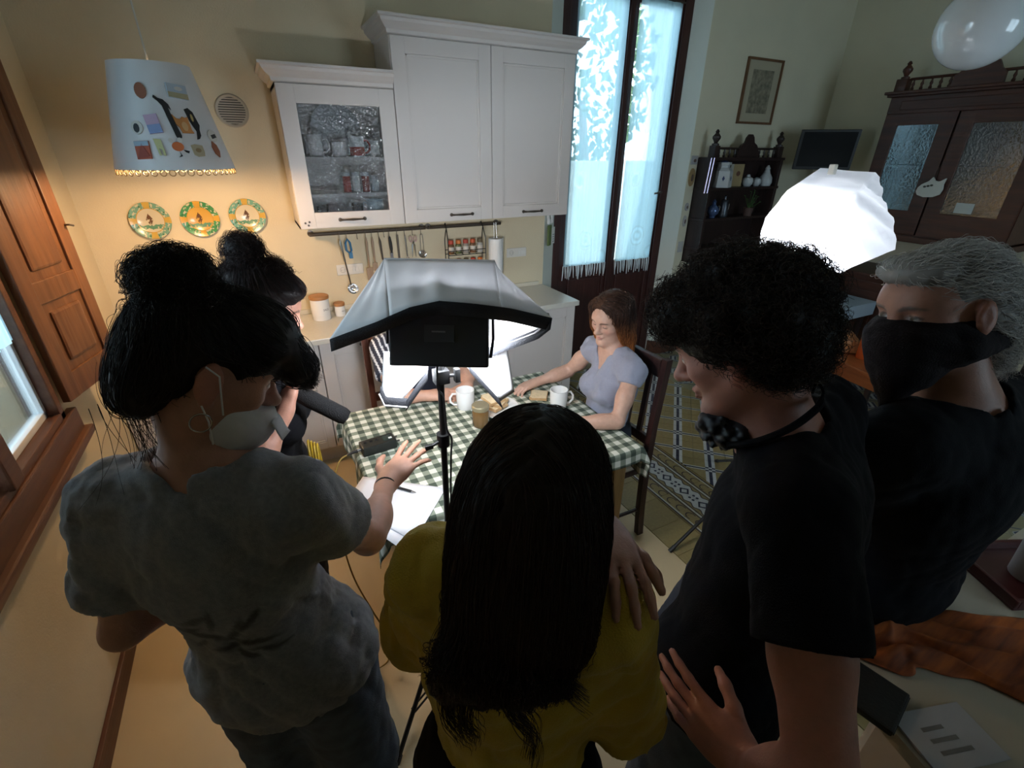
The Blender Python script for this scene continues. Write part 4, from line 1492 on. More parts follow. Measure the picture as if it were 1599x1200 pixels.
# sockets
def socket(label, x0, x1, z0, z1, holes):
    t = thing('wall_socket', label, 'socket', (0, 0, 0), 0, 'wall sockets over the worktop')
    MB().box((x0, YK-.009, z0), (x1, YK, z1), .004).build('cover', mat('socket_white', (.7, .67, .62), .4), t)
    for cx in holes:
        MB().lathe([(0, -.001), (.017, -.001), (.019, .001), (.015, .0015), (.014, -.0015), (0, -.002)], 18, mtx=frame_mtx((cx, YK-.0092, (z0+z1)/2), (1, 0, 0), (0, -1, 0))).build('outlet', mat('socket_grey', (.5, .48, .45), .4), t)
        for dx in (-.008, .008):
            MB().box((cx+dx-.002, YK-.0115, (z0+z1)/2-.002), (cx+dx+.002, YK-.0105, (z0+z1)/2+.002)).build('hole', M_blackp, t)
    for k in range(3):
        x = x1-.02-k*.022
        MB().box((x-.009, YK-.0115, z0+.02), (x+.009, YK-.0085, z1-.02), .001).build('switch', mat('socket_white2', (.72, .7, .66), .35), t)
socket('white wall socket behind the ladle', .41, .585, 1.135, 1.205, (.45,))
socket('white wall socket right of the paper towel', 1.69, 1.865, 1.145, 1.215, (1.73,))
# oven-glove hooks and hanging tag at the jamb
t = thing('jamb_hooks', 'two white hooks at the end of the tall cupboard', 'hook', (2.08, 3.385, 1.44))
for k in (0, 1):
    MB().tube([(k*.06-.02, k*.05, .03), (k*.06-.02, k*.05-.02, .02), (k*.06-.02, k*.05-.035, -.03), (k*.06-.015, k*.05-.03, -.05), (k*.06-.005, k*.05-.02, -.04)], [.008, .01, .014, .014, .008], 8).build('hook', M_ceram, t)
t = thing('hanging_pouch', 'green pouch with a white tag hanging on the door jamb', 'pouch', (2.075, 3.36, 1.37), math.radians(34))
MB().box((-.028, -.012, -.16), (.028, .004, .0), .006).build('pouch', mat('green_fabric', (.12, .16, .05), .8), t)
MB().box((.028, -.016, -.15), (.078, -.012, -.02), .001).build('tag', mat('tag_white', (.62, .6, .56), .7), t)
for k in range(4):
    MB().box((.036, -.0165, -.135+k*.018), (.068, -.016, -.128+k*.018)).build('tag_print', M_ink, t)

# ---------------------------------------------------------------- wall plates, vent, pendant lamp
def plate_material(name, rim, rim2, inner, seed):
    m = bpy.data.materials.new(name)
    m.use_nodes = True
    nt = m.node_tree
    b = nt.nodes['Principled BSDF']
    b.inputs['Roughness'].default_value = .22
    tc = N(nt, 'ShaderNodeTexCoord')
    sp = N(nt, 'ShaderNodeSeparateXYZ')
    nt.links.new(tc.outputs['Object'], sp.inputs[0])
    def op(o, a, c=None):
        n = N(nt, 'ShaderNodeMath', operation=o)
        for i, x in enumerate((a, c)):
            if x is None:
                continue
            if isinstance(x, (int, float)):
                n.inputs[i].default_value = x
            else:
                nt.links.new(x, n.inputs[i])
        return n.outputs[0]
    def mix(f, a, c):
        n = N(nt, 'ShaderNodeMix', data_type='RGBA')
        nt.links.new(f, n.inputs[0])
        for i, x in ((6, a), (7, c)):
            if isinstance(x, tuple):
                n.inputs[i].default_value = (*x, 1)
            else:
                nt.links.new(x, n.inputs[i])
        return n.outputs[2]
    x, y = sp.outputs[0], sp.outputs[1]
    r = op('SQRT', op('ADD', op('MULTIPLY', x, x), op('MULTIPLY', y, y)))
    an = op('ARCTAN2', y, x)
    ns = N(nt, 'ShaderNodeTexNoise')
    ns.inputs['Scale'].default_value = 70
    vo = N(nt, 'ShaderNodeTexVoronoi')
    vo.inputs['Scale'].default_value = 62
    nt.links.new(tc.outputs['Object'], ns.inputs['Vector'])
    nt.links.new(tc.outputs['Object'], vo.inputs['Vector'])
    leaf = op('GREATER_THAN', ns.outputs[0], .44)
    rimc = mix(leaf, (.55, .5, .35), rim)
    rimc = mix(op('LESS_THAN', vo.outputs['Distance'], .25), rimc, (.04, .12, .05))
    seg = op('GREATER_THAN', op('COSINE', op('MULTIPLY', an, 4)), .72)
    rimc = mix(seg, rimc, rim2)
    # little painted figure in the middle
    fig = op('MULTIPLY', op('LESS_THAN', op('ADD', op('ABSOLUTE', op('ADD', x, .004)), op('MULTIPLY', op('ABSOLUTE', op('ADD', y, -.004)), .5)), .017), op('GREATER_THAN', ns.outputs[0], .43))
    gnd = op('MULTIPLY', op('LESS_THAN', op('ABSOLUTE', op('ADD', y, .034)), op('MULTIPLY', ns.outputs[0], .02)), op('GREATER_THAN', vo.outputs['Distance'], .28))
    ce = mix(gnd, inner, (.10, .25, .15))
    ce = mix(fig, ce, (.12, .06, .03))
    c = mix(op('GREATER_THAN', r, .062), ce, rimc)
    c = mix(op('LESS_THAN', op('ABSOLUTE', op('SUBTRACT', r, .0635)), .0018), c, (.5, .28, .05))
    nt.links.new(c, b.inputs['Base Color'])
    return m
pm = [plate_material('plate_paint_0', (.16, .33, .25), (.55, .36, .08), (.58, .52, .38), 0),
      plate_material('plate_paint_1', (.06, .26, .10), (.60, .33, .05), (.60, .34, .07), 1),
      plate_material('plate_paint_2', (.16, .36, .27), (.58, .36, .07), (.62, .54, .38), 2)]
for k, (x, z, lab) in enumerate(((-.524, 1.538, 'left ceramic wall plate with green and yellow rim and pale centre'), (-.288, 1.535, 'middle ceramic wall plate with an orange centre'), (-.045, 1.54, 'right ceramic wall plate, nearest the glass cupboard'))):
    o = MB().lathe([(0, .006), (.06, .006), (.066, .010), (.092, .020), (.096, .021), (.097, .018), (.066, .004), (.058, 0), (0, 0)], 40).build('wall_plate', pm[k], None)
    o.location = (x, YK-.004, z)
    o.rotation_euler = (math.radians(90), 0, 0)
    tag(o, lab, 'plate', 'painted plates on the wall')
t = thing('air_vent', 'round grey air vent on the wall beside the lampshade', 'vent', (-.003, YK, 2.085))
Tv = frame_mtx((0, 0, 0), (1, 0, 0), (0, -1, 0))
MB().lathe([(.066, 0), (.082, 0), (.082, .008), (.076, .014), (.066, .010), (.066, 0)], 36, mtx=Tv, cap=False).build('rim', mat('vent_grey', (.42, .38, .31), .5), t)
MB().lathe([(0, .001), (.068, .001), (.068, .002), (0, .002)], 30, mtx=Tv).build('back', mat('vent_dark', (.05, .045, .04), .8), t)
for k in range(11):
    z = -.058+k*.0116
    w = math.sqrt(max(0, .068**2-z*z))
    MB().box((-w, -.0095, z-.0034), (w, -.003, z+.0034)).build('slat', mat('vent_grey', (.42, .38, .31), .5), t)

# pendant lampshade with a warm bulb
LX, LY = -.255, 2.60
lp = thing('pendant_lamp', 'white conical pendant lampshade covered with magnets', 'lamp', (LX, LY, 0))
M_shade = mat('shade_enamel', (.66, .66, .67), .35)
SB, ST, SH0, SH1 = .216, .136, 1.822, 2.19
MB().lathe([(SB, SH0), (ST, SH1), (.02, SH1+.012), (.02, SH1+.010), (ST-.003, SH1-.003), (SB-.003, SH0), (SB, SH0)], 56, cap=False).build('shade', M_shade, lp)
MB().tube([(0, 0, SH1), (0, 0, ZC)], .0035, 6).build('cord', mat('cord_white', (.6, .58, .52), .6), lp)
mb = MB()
for k in range(44):
    a = 2*math.pi*k/44
    mb.tube([(math.cos(a)*(SB-.002)+.011*math.sin(b_)*-math.sin(a), math.sin(a)*(SB-.002)+.011*math.sin(b_)*math.cos(a), SH0-.010+.011*math.cos(b_)) for b_ in np.linspace(0, 6.28, 9, endpoint=False)], .002, 5, closed=True)
mb.build('loop_fringe', mat('fringe_gold', (.30, .21, .1), .4, metal=.3), lp)
MB().lathe([(0, -.045), (.02, -.04), (.03, -.02), (.028, .0), (.014, .03), (.012, .06), (0, .06)], 16, c=(0, 0, 1.935)).build('bulb', mat('warm_bulb', (1, .8, .5), .4, emit=(1, .55, .2), estr=14), lp)
MB().tube([(0, 0, 1.98), (0, 0, SH1)], .015, 10).build('lamp_holder', M_iron, lp)
wl = bpy.data.lights.new('warm_bulb_light', 'POINT')
wl.energy = 17
wl.color = (1, .64, .33)
wl.shadow_soft_size = .03
o = bpy.data.objects.new('warm_bulb_light', wl)
link(o, lp)
o.location = (0, 0, 1.845)
# magnets stuck on the lampshade
def on_shade(deg, z, lift=.003):
    a = math.radians(deg)
    r = SB+(ST-SB)*(z-SH0)/(SH1-SH0)+lift
    n = Vector((math.cos(a), math.sin(a), (SB-ST)/(SH1-SH0))).normalized()
    t = Vector((-math.sin(a), math.cos(a), 0))
    return frame_mtx((LX+r*math.cos(a), LY+r*math.sin(a), z), tuple(t), tuple(n))
def magnet(name, label, deg, z, poly, m, rot=0., extra=None, cat='magnet'):
    T = on_shade(deg, z) @ Matrix.Rotation(rot, 4, 'Z')
    t = thing(name, label, cat, T.translation, 0, 'magnets on the lampshade')
    T = Matrix.Translation(-T.translation) @ T
    poly = [(a*1.16, b_*1.16) for a, b_ in poly]
    MB().prism(poly, -.004, .002, T).build('plate', m, t)
    for k, (nm, pl, mm) in enumerate(extra or []):
        MB().prism([(a*1.16, b_*1.16) for a, b_ in pl], .002, .0035, T).build(nm, mm, t)
def oval(w, h, n=16, cx=0, cy=0):
    return [(cx+w*math.cos(2*math.pi*k/n), cy+h*math.sin(2*math.pi*k/n)) for k in range(n)]
def rect(w, h, cx=0, cy=0):
    return [(cx-w, cy-h), (cx+w, cy-h), (cx+w, cy+h), (cx-w, cy+h)]
mb_ = mat('mag_brown', (.25, .09, .05), .6)
mk_ = mat('mag_black', (.012, .012, .014), .5)
mo_ = mat('mag_orange', (.5, .2, .05), .6)
mw_ = mat('mag_white', (.62, .6, .56), .6)
magnet('magnet', 'brown oval magnet high on the left of the lampshade', -102.4, 2.09, oval(.016, .023), mb_)
magnet('magnet', 'landscape picture magnet high on the right of the lampshade', -59.9, 2.094, rect(.030, .021), mat('mag_sky', (.42, .5, .58), .6), -.1, [('land', rect(.030, .008, 0, -.013), mat('mag_land', (.4, .36, .22), .6)), ('cloud', oval(.012, .006, 12, .005, .008), mw_)])
magnet('bookmark', 'long black animal-shaped bookmark in the middle of the lampshade', -78, 2.005, [(-.006, -.062), (.006, -.064), (.009, -.058), (.007, .0), (.008, .03), (.014, .02), (.013, .036), (.004, .052), (-.008, .058), (-.016, .068), (-.02, .062), (-.012, .05), (-.006, .036), (-.007, .0), (-.008, -.056)], mk_, .18)
magnet('magnet', 'pink and blue picture card on the lampshade', -96.5, 1.981, rect(.019, .028), mat('mag_pink', (.5, .36, .5), .6), .15, [('blue_part', rect(.019, .013, 0, -.015), mat('mag_blue', (.22, .3, .52), .6))])
magnet('magnet', 'orange fox-shaped magnet beside the black bookmark', -66.5, 1.986, [(-.024, .026), (-.014, .014), (-.004, .012), (.004, .02), (.012, .016), (.02, .02), (.022, -.02), (.026, -.03), (-.008, -.03), (-.012, -.012), (-.02, -.004)], mo_, 0., [('belly', oval(.009, .014, 12, .004, -.01), mat('mag_tan', (.55, .33, .15), .6))])
magnet('magnet', 'wavy black and gold magnet on the right of the lampshade', -53, 1.985, [(-.016, .044), (-.004, .048), (.008, .036), (.012, .016), (.016, -.004), (.010, -.018), (.008, -.036), (.0, -.046), (-.008, -.048), (-.004, -.036), (.0, -.022), (-.006, -.008), (-.012, .01), (-.014, .028)], mk_, 0, [('gold_fleck', oval(.004, .012, 8, -.002, .018), mat('mag_gold', (.45, .33, .12), .4))])
magnet('magnet', 'small round black and white magnet on the left of the lampshade', -114, 1.968, oval(.018, .02), mw_, 0, [('dark_figure', oval(.009, .014, 10, -.001, -.002), mk_)])
magnet('magnet', 'red canyon picture magnet at the lower left of the lampshade', -112, 1.892, rect(.022, .027), mat('mag_red', (.36, .07, .03), .6), .05, [('sky', rect(.022, .007, 0, .019), mat('mag_sky2', (.3, .4, .5), .6)), ('rock', [(-.02, -.026), (.0, .02), (.02, -.02)], mat('mag_red2', (.25, .04, .02), .6))])
magnet('magnet', 'pale yellow stick figure magnet low on the lampshade', -95.8, 1.904, [(-.013, .024), (.008, .022), (.01, .004), (.013, -.01), (.014, -.027), (.008, -.026), (.006, -.008), (-.002, -.006), (.002, -.026), (-.004, -.026), (-.008, -.002)], mat('mag_yellow', (.5, .5, .25), .6))
magnet('magnet', 'orange crab-like magnet low in the middle of the lampshade', -78.5, 1.905, oval(.017, .014), mat('mag_crab', (.55, .14, .04), .6), 0, [('claw', oval(.007, .007, 10, -.016, .018), mw_), ('claw', oval(.008, .008, 10, .010, .019), mw_), ('leg', [(.0, -.014), (.006, -.03), (-.006, -.034), (.002, -.026)], mk_), ('leg', [(.012, -.010), (.026, -.022), (.03, -.014), (.018, -.018)], mk_)])
magnet('magnet', 'small beige tile magnet low on the right of the lampshade', -59.6, 1.892, [(-.018, .016), (-.006, .019), (.018, .015), (.019, -.004), (.016, -.018), (-.004, -.02), (-.016, -.014)], mat('mag_beige', (.42, .36, .24), .7), 0, [('motif', oval(.009, .007, 12), mat('mag_tan2', (.28, .2, .1), .7))])
magnet('magnet', 'white oval magnet with dark lettering at the right edge of the lampshade', -33, 1.945, oval(.022, .02), mw_, .2, [('letter_stroke', rect(.003, .006, -.008+.006*k, -.002), mk_) for k in range(4)])
magnet('magnet', 'brown leaf-shaped magnet at the lower right of the lampshade', -36.7, 1.896, [(-.004, .026), (.010, .014), (.014, -.006), (.006, -.026), (-.008, -.014), (-.012, .008)], mat('mag_leaf', (.3, .1, .05), .6))

# ---------------------------------------------------------------- table, cloth, chairs
M_pine = wood('pine', (.40, .24, .09), (.30, .17, .06), .5)
TX0, TX1, TY0, TY1 = .185, 1.285, 1.255, 2.105
tb = thing('kitchen_table', 'pine kitchen table under the green checked cloth', 'table', ((TX0+TX1)/2, (TY0+TY1)/2, 0))
cx, cy = (TX0+TX1)/2, (TY0+TY1)/2
MB().box((TX0-cx, TY0-cy, .725), (TX1-cx, TY1-cy, .755), .005).build('tabletop', M_pine, tb)
for sx in (-1, 1):
    for sy in (-1, 1):
        x, y = sx*((TX1-TX0)/2-.065), sy*((TY1-TY0)/2-.065)
        MB().box((x-.033, y-.033, 0), (x+.033, y+.033, .725), .005).build('leg', M_pine, tb)
for a, b_ in (((-.5, -.385, .635), (.5, -.365, .725)), ((-.5, .365, .635), (.5, .385, .725)), ((-.51, -.37, .635), (-.49, .37, .725)), ((.49, -.37, .635), (.51, .37, .725))):
    MB().box(a, b_, .003).build('apron', M_pine, tb)

def gingham():
    m = bpy.data.materials.new('green_gingham')
    m.use_nodes = True
    nt = m.node_tree
    b = nt.nodes['Principled BSDF']
    b.inputs['Roughness'].default_value = .85
    tc = N(nt, 'ShaderNodeTexCoord')
    sp = N(nt, 'ShaderNodeSeparateXYZ')
    nt.links.new(tc.outputs['UV'], sp.inputs[0])
    fs = []
    for i in (0, 1):
        d = N(nt, 'ShaderNodeMath', operation='DIVIDE')
        d.inputs[1].default_value = .056
        nt.links.new(sp.outputs[i], d.inputs[0])
        f = N(nt, 'ShaderNodeMath', operation='FRACT')
        nt.links.new(d.outputs[0], f.inputs[0])
        l = N(nt, 'ShaderNodeMath', operation='LESS_THAN')
        l.inputs[1].default_value = .5
        nt.links.new(f.outputs[0], l.inputs[0])
        fs.append(l.outputs[0])
    s_ = N(nt, 'ShaderNodeMath', operation='ADD')
    nt.links.new(fs[0], s_.inputs[0])
    nt.links.new(fs[1], s_.inputs[1])
    dv = N(nt, 'ShaderNodeMath', operation='DIVIDE')
    dv.inputs[1].default_value = 2
    nt.links.new(s_.outputs[0], dv.inputs[0])
    cr = N(nt, 'ShaderNodeValToRGB')
    cr.color_ramp.interpolation = 'CONSTANT'
    e = cr.color_ramp.elements
    e[0].position, e[0].color = 0, (.66, .66, .58, 1)
    e[1].position, e[1].color = .8, (.055, .075, .055, 1)
    n_ = e.new(.3)
    n_.color = (.23, .26, .20, 1)
    nt.links.new(dv.outputs[0], cr.inputs[0])
    nt.links.new(cr.outputs[0], b.inputs['Base Color'])
    wv = N(nt, 'ShaderNodeTexNoise')
    wv.inputs['Scale'].default_value = 400
    nt.links.new(tc.outputs['UV'], wv.inputs['Vector'])
    bp = N(nt, 'ShaderNodeBump')
    bp.inputs['Strength'].default_value = .15
    bp.inputs['Distance'].default_value = .002
    nt.links.new(wv.outputs[0], bp.inputs['Height'])
    nt.links.new(bp.outputs[0], b.inputs['Normal'])
    return m
def tablecloth():
    ox0, ox1, oy0, oy1 = .13, .17, .075, .12
    nx, ny = 150, 120
    v, f, uv = [], [], []
    zt = .757
    for i in range(nx+1):
        u = TX0-ox0+(TX1-TX0+ox0+ox1)*i/nx
        for j in range(ny+1):
            w = TY0-oy0+(TY1-TY0+oy0+oy1)*j/ny
            ex = max(TX0-u, 0, u-TX1)
            ey = max(TY0-w, 0, w-TY1)
            sx = -1 if u < TX0 else 1
            sy = -1 if w < TY0 else 1
            x, y = min(max(u, TX0), TX1), min(max(w, TY0), TY1)
            r = .012
            def drop(e):
                if e <= 0:
                    return 0, 0
                if e < r*1.57:
                    a = e/r
                    return r*math.sin(a), r*(1-math.cos(a))
                return r+.06*(e-r*1.57), r+(e-r*1.57)*.995
            if ex > 0 and ey > 0:                      # hanging corner: a soft cone of folds
                e = math.hypot(ex, ey)
                a = math.atan2(ey, ex)
                o_, dz = drop(e)
                o_ += .035*math.sin(2*a)*min(1, e/.08)
                x += sx*o_*math.cos(a)
                y += sy*o_*math.sin(a)
            elif ex > 0:
                o_, dz = drop(ex)
                x += sx*(o_+.010*math.sin(w*19+1)*min(1, ex/.08))
            elif ey > 0:
                o_, dz = drop(ey)
                y += sy*(o_+.008*math.sin(u*17)*min(1, ey/.08))
            else:
                dz = 0
            wr = .0012*(math.sin(u*31+w*12)+math.sin(w*27-u*9))*(1 if dz == 0 else 0)
            v.append((x, y, zt-dz+max(0, wr)))
            uv.append((u+.01, w+.012))
    for i in range(nx):
        for j in range(ny):
            f.append((i*(ny+1)+j, (i+1)*(ny+1)+j, (i+1)*(ny+1)+j+1, i*(ny+1)+j+1))
    o = mesh_obj('tablecloth', v, f, gingham(), None, True)
    ul = o.data.uv_layers.new(name='UVMap')
    for l in o.data.loops:
        ul.data[l.index].uv = uv[l.vertex_index]
    sm = o.modifiers.new('cloth_thickness', 'SOLIDIFY')
    sm.thickness = .0015
    sm.offset = 1
    return tag(o, 'green and white checked tablecloth on the kitchen table', 'tablecloth')
tablecloth()
ZT = .7615
# chairs
M_chair = wood('chair_wood', (.05, .018, .014), (.026, .010, .008), .38)
def chair(label, x, y, rz, m, ht=1.05):
    """chair at its seat centre; the back is at local +X"""
    t = thing('dining_chair', label, 'chair', (x, y, 0), rz, 'dark dining chairs at the table')
    MB().box((-.21, -.20, .425), (.20, .20, .45), .006).build('seat_frame', m, t)
    MB().box((-.2, -.19, .45), (.19, .19, .475), .012).build('seat', mat('seat_pad', (.5, .42, .33), .8), t)
    for sy in (-1, 1):
        MB().tube([(-.185, sy*.18, 0), (-.185, sy*.18, .43)], [.014, .021], 4).build('leg', m, t)
        p = MB()
        pts = [(.225, 0), (.205, .2), (.195, .44), (.2, .7), (.225, ht)]
        for (xa, za), (xb, zb) in zip(pts[:-1], pts[1:]):
            p.add([(xa-.018, sy*.2-.016, za), (xa+.018, sy*.2-.016, za), (xa+.018, sy*.2+.016, za), (xa-.018, sy*.2+.016, za),
                   (xb-.018, sy*.2-.016, zb), (xb+.018, sy*.2-.016, zb), (xb+.018, sy*.2+.016, zb), (xb-.018, sy*.2+.016, zb)],
                  [(0, 1, 5, 4), (1, 2, 6, 5), (2, 3, 7, 6), (3, 0, 4, 7), (0, 3, 2, 1), (4, 5, 6, 7)])
        p.build('back_post', m, t)
        MB().tube([(-.18, sy*.18, .17), (.2, sy*.19, .17)], .010, 6).build('stretcher', m, t)
    mb = MB().box((.2, -.185, ht-.095), (.232, .185, ht-.005), .006)
    mb.build('top_rail', m, t)
    MB().box((.185, -.185, .585), (.21, .185, .635), .005).build('lower_rail', m, t)
    for sy in (-.115, 0, .115):
        w = .035 if sy == 0 else .014
        mb = MB()
        mb.add([(.19, sy-w, .62), (.205, sy-w, .62), (.205, sy+w, .62), (.19, sy+w, .62), (.21, sy-w, ht-.09), (.225, sy-w, ht-.09), (.225, sy+w, ht-.09), (.21, sy+w, ht-.09)],
               [(0, 1, 5, 4), (1, 2, 6, 5), (2, 3, 7, 6), (3, 0, 4, 7), (0, 3, 2, 1), (4, 5, 6, 7)])
        mb.build('back_slat', m, t)
    return t
chair('dark wooden dining chair the woman in grey-blue sits on', 1.32, 1.625, 0, M_chair)
chair('reddish brown dining chair behind the softbox at the far side of the table', .595, 2.31, math.pi/2, wood('chair_wood_red', (.13, .035, .018), (.07, .02, .011), .38), .97)

# ---------------------------------------------------------------- things on the table
mug('coffee_mug', 'white mug held by the person behind the softbox', (.735, 1.905, ZT), .043, .098, M_ceram, 'white mugs on the table', math.radians(165), None, 'mug', 1.05)
mug('coffee_mug', 'white mug in front of the seated woman in grey-blue', (1.145, 1.70, ZT), .042, .10, M_ceram, 'white mugs on the table', math.radians(-15), None, 'mug', 1.05)
pl = MB().lathe([(0, .0), (.06, 0), (.095, .012), (.11, .018), (.11, .021), (.09, .015), (.06, .004), (0, .004)], 32).build('bread_plate', M_ceram, None)
pl.location = (.86, 1.815, ZT)
tag(pl, 'white plate of bread slices in the middle of the table', 'plate')
M_crust = mat('bread_crust', (.58, .36, .17), .8, var=.3, vscale=30, bump=.3, bscale=80)
M_crumb = mat('bread_crumb', (.80, .65, .42), .9, var=.15, vscale=60, bump=.4, bscale=150)
def bread(label, loc, rot, tilt=0., group='bread slices'):
    t = thing('bread_slice', label, 'bread', loc, rot, group)
    t.rotation_euler = (tilt, 0, rot)
    p = [(-.045, -.042), (.045, -.042), (.047, .02), (.05, .034), (.038, .048), (.012, .044), (-.012, .044), (-.038, .048), (-.05, .034), (-.047, .02)]
    MB().prism(p, 0, .013).build('crust', M_crust, t)
    MB().prism([(a*.93, b_*.93) for a, b_ in p], -.0006, .0136).build('crumb', M_crumb, t)
bread('bread slice lying lowest on the plate', (.855, 1.815, ZT+.019), .4)
bread('bread slice stacked second on the plate', (.868, 1.822, ZT+.034), .7, .06)
bread('topmost bread slice leaning on the plate stack', (.85, 1.828, ZT+.053), .2, .12)
bread('single toast slice lying on the cloth by the seated woman', (1.118, 1.84, ZT+.001), .95)
t = thing('honey_jar', 'glass honey jar with a pale lid behind the dark-haired head', 'jar', (.735, 1.72, ZT))
MB().lathe([(0, 0), (.036, 0), (.04, .006), (.04, .075), (.034, .086), (0, .086)], 24).build('glass', mat('honey_glass', (.14, .075, .025), .08, coat=.6), t)
MB().lathe([(0, .084), (.038, .084), (.04, .088), (.04, .104), (.037, .107), (0, .107)], 24).build('lid', mat('jar_lid', (.36, .31, .2), .35, metal=.5), t)
# sound transmitter with plug and cable
t = thing('audio_transmitter', 'black audio transmitter box with a cable at the table corner', 'transmitter', (.268, 1.735, ZT), math.radians(5))
MB().box((-.072, -.034, 0), (.072, .034, .042), .006).build('case', mat('transmitter_black', (.012, .014, .013), .4, bump=.1, bscale=200), t)
MB().box((.02, -.02, .042), (.058, .02, .0435), .001).build('display', mat('dark_display', (.02, .03, .025), .15), t)
for k in range(3):
    MB().lathe([(0, 0), (.007, 0), (.006, .006), (0, .007)], 10, c=(-.05+.024*k, .008, .042)).build('button', M_blackp, t)
MB().box((.044, -.014, .042), (.058, -.004, .046), .001).build('bright_switch', mat('switch_white', (.7, .7, .68), .4), t)
for y in (-.018, .018):
    MB().tube([(.072, y, .022), (.088, y, .022)], .0055, 8).build('plug_socket', M_chrome, t)
MB().tube([(-.072, 0, .02), (-.088, 0, .02)], .008, 10).build('plug_collar', M_chrome, t)
MB().tube([(-.088, 0, .02), (-.104, 0, .02), (-.132, -.004, .016)], [.0085, .0075, .0035], 10).build('plug', M_blackp, t)
M_ycab = mat('yellow_cable', (.32, .2, .04), .5)
def smooth_pts(P, n=8):
    P = [np.array(p, float) for p in P]
    out = []
    for i in range(len(P)-1):
        a, b, c, d = P[max(i-1, 0)], P[i], P[i+1], P[min(i+2, len(P)-1)]
        for k in range(n):
            t_ = k/n
            out.append(.5*((2*b)+(-a+c)*t_+(2*a-5*b+4*c-d)*t_*t_+(-a+3*b-3*c+d)*t_**3))
    out.append(P[-1])
    return out
tag(MB().tube(smooth_pts([(.136, 1.719, ZT+.017), (.10, 1.70, ZT+.005), (.06, 1.66, .68), (.05, 1.60, .52), (.06, 1.5, .36), (.10, 1.4, .24), (.14, 1.36, .1), (.12, 1.32, .006), (.0, 1.3, .006)]), .0032, 6).build('audio_cable', M_ycab), 'thin yellow cable drooping from the transmitter to the floor', 'cable')
# sheets of paper and a pen
def sheet(name, label, pts, z, group):
    v = []
    n = 8
    P = [np.array(p, float) for p in pts]
    for i in range(n+1):
        for j in range(n+1):
            a, b = i/n, j/n
            q = (P[0]*(1-a)+P[1]*a)*(1-b)+(P[3]*(1-a)+P[2]*a)*b
            over = max(0, TY0-.02-q[1])+max(0, TX0-.02-q[0])
            v.append((q[0], q[1], z-.25*over*over*8))
    f = [(i*(n+1)+j, (i+1)*(n+1)+j, (i+1)*(n+1)+j+1, i*(n+1)+j+1) for i in range(n) for j in range(n)]
    o = mesh_obj(name, v, f, M_paper, None, True)
    sm = o.modifiers.new('paper_thickness', 'SOLIDIFY')
    sm.thickness = .0006
    sm.offset = 1
    return tag(o, label, 'paper', group)
gp = 'script sheets on the table corner'
sheet('paper_sheet', 'lowest sheet of the white papers, its corner peeking out near the table edge', [(.16, 1.555), (.405, 1.345), (.215, 1.13), (.05, 1.40)][::1], ZT+.002, gp)
sheet('paper_sheet', 'middle sheet of the white papers on the table corner', [(.178, 1.558), (.428, 1.352), (.250, 1.152), (.075, 1.415)], ZT+.0045, gp)
sheet('paper_sheet', 'top sheet of the white papers on the table corner', [(.168, 1.562), (.418, 1.362), (.236, 1.172), (.072, 1.43)], ZT+.007, gp)
t = thing('pen', 'dark pen lying on the white papers', 'pen', (.285, 1.41, ZT+.0135), math.radians(-48))
MB().tube([(-.05, 0, 0), (.03, 0, 0), (.035, 0, 0)], [.0048, .0048, .0042], 10).build('barrel', M_blackp, t)
MB().tube([(.035, 0, 0), (.048, 0, 0), (.055, 0, 0)], [.004, .0025, .0008], 10).build('tip', M_chrome, t)
MB().box((-.048, -.0015, .0045), (-.012, .0015, .0075), .0008).build('clip', M_chrome, t)

# ---------------------------------------------------------------- LED light with its loosely hung softbox, on a stand
def fabric_mat(name, col, trans):
    m = bpy.data.materials.new(name)
    m.use_nodes = True
    nt = m.node_tree
    nt.nodes.clear()
    out = N(nt, 'ShaderNodeOutputMaterial')
    tl = N(nt, 'ShaderNodeBsdfTranslucent')
    df = N(nt, 'ShaderNodeBsdfDiffuse')
    tl.inputs[0].default_value = (*col, 1)
    df.inputs[0].default_value = (*col, 1)
    a = N(nt, 'ShaderNodeMixShader')
    a.inputs[0].default_value = trans
    nt.links.new(df.outputs[0], a.inputs[1])
    nt.links.new(tl.outputs[0], a.inputs[2])
    nt.links.new(a.outputs[0], out.inputs[0])
    return m
M_soft = fabric_mat('softbox_white', (.78, .78, .80), .16)
M_softk = mat('softbox_black', (.012, .013, .018), .8, bump=.3, bscale=300)
def loft(name, A, B, m, parent, n=24, k=8, sag=0., thick=.0015, wr=.003, seed=1):
    """cloth between two polylines"""
    A = [np.array(p, float) for p in A]
    B = [np.array(p, float) for p in B]
    def samp(L, t):
        d = [0]
        for i in range(1, len(L)):
            d.append(d[-1]+np.linalg.norm(L[i]-L[i-1]))
        s_ = t*d[-1]
        for i in range(1, len(L)):
            if s_ <= d[i]+1e-9:
                u = (s_-d[i-1])/(d[i]-d[i-1]+1e-9)
                return L[i-1]*(1-u)+L[i]*u
        return L[-1]
    g = random.Random(seed)
    ph = [g.uniform(0, 6.28) for _ in range(4)]
    v = []
    for i in range(n+1):
        a, b = samp(A, i/n), samp(B, i/n)
        for j in range(k+1):
            t = j/k
            q = a*(1-t)+b*t
            bl_ = math.sin(math.pi*t)*math.sin(math.pi*i/n)
            w = wr*bl_*(math.sin(i*.9+ph[0]+t*3)+math.sin(i*.45+ph[1]-t*5))
            v.append((q[0], q[1]+w, q[2]-sag*bl_+w))
    f = [(i*(k+1)+j, (i+1)*(k+1)+j, (i+1)*(k+1)+j+1, i*(k+1)+j+1) for i in range(n) for j in range(k)]
    o = mesh_obj(name, v, f, m, parent, True)
    sm = o.modifiers.new('cloth_thickness', 'SOLIDIFY')
    sm.thickness = thick
    sm.offset = 0
    return o
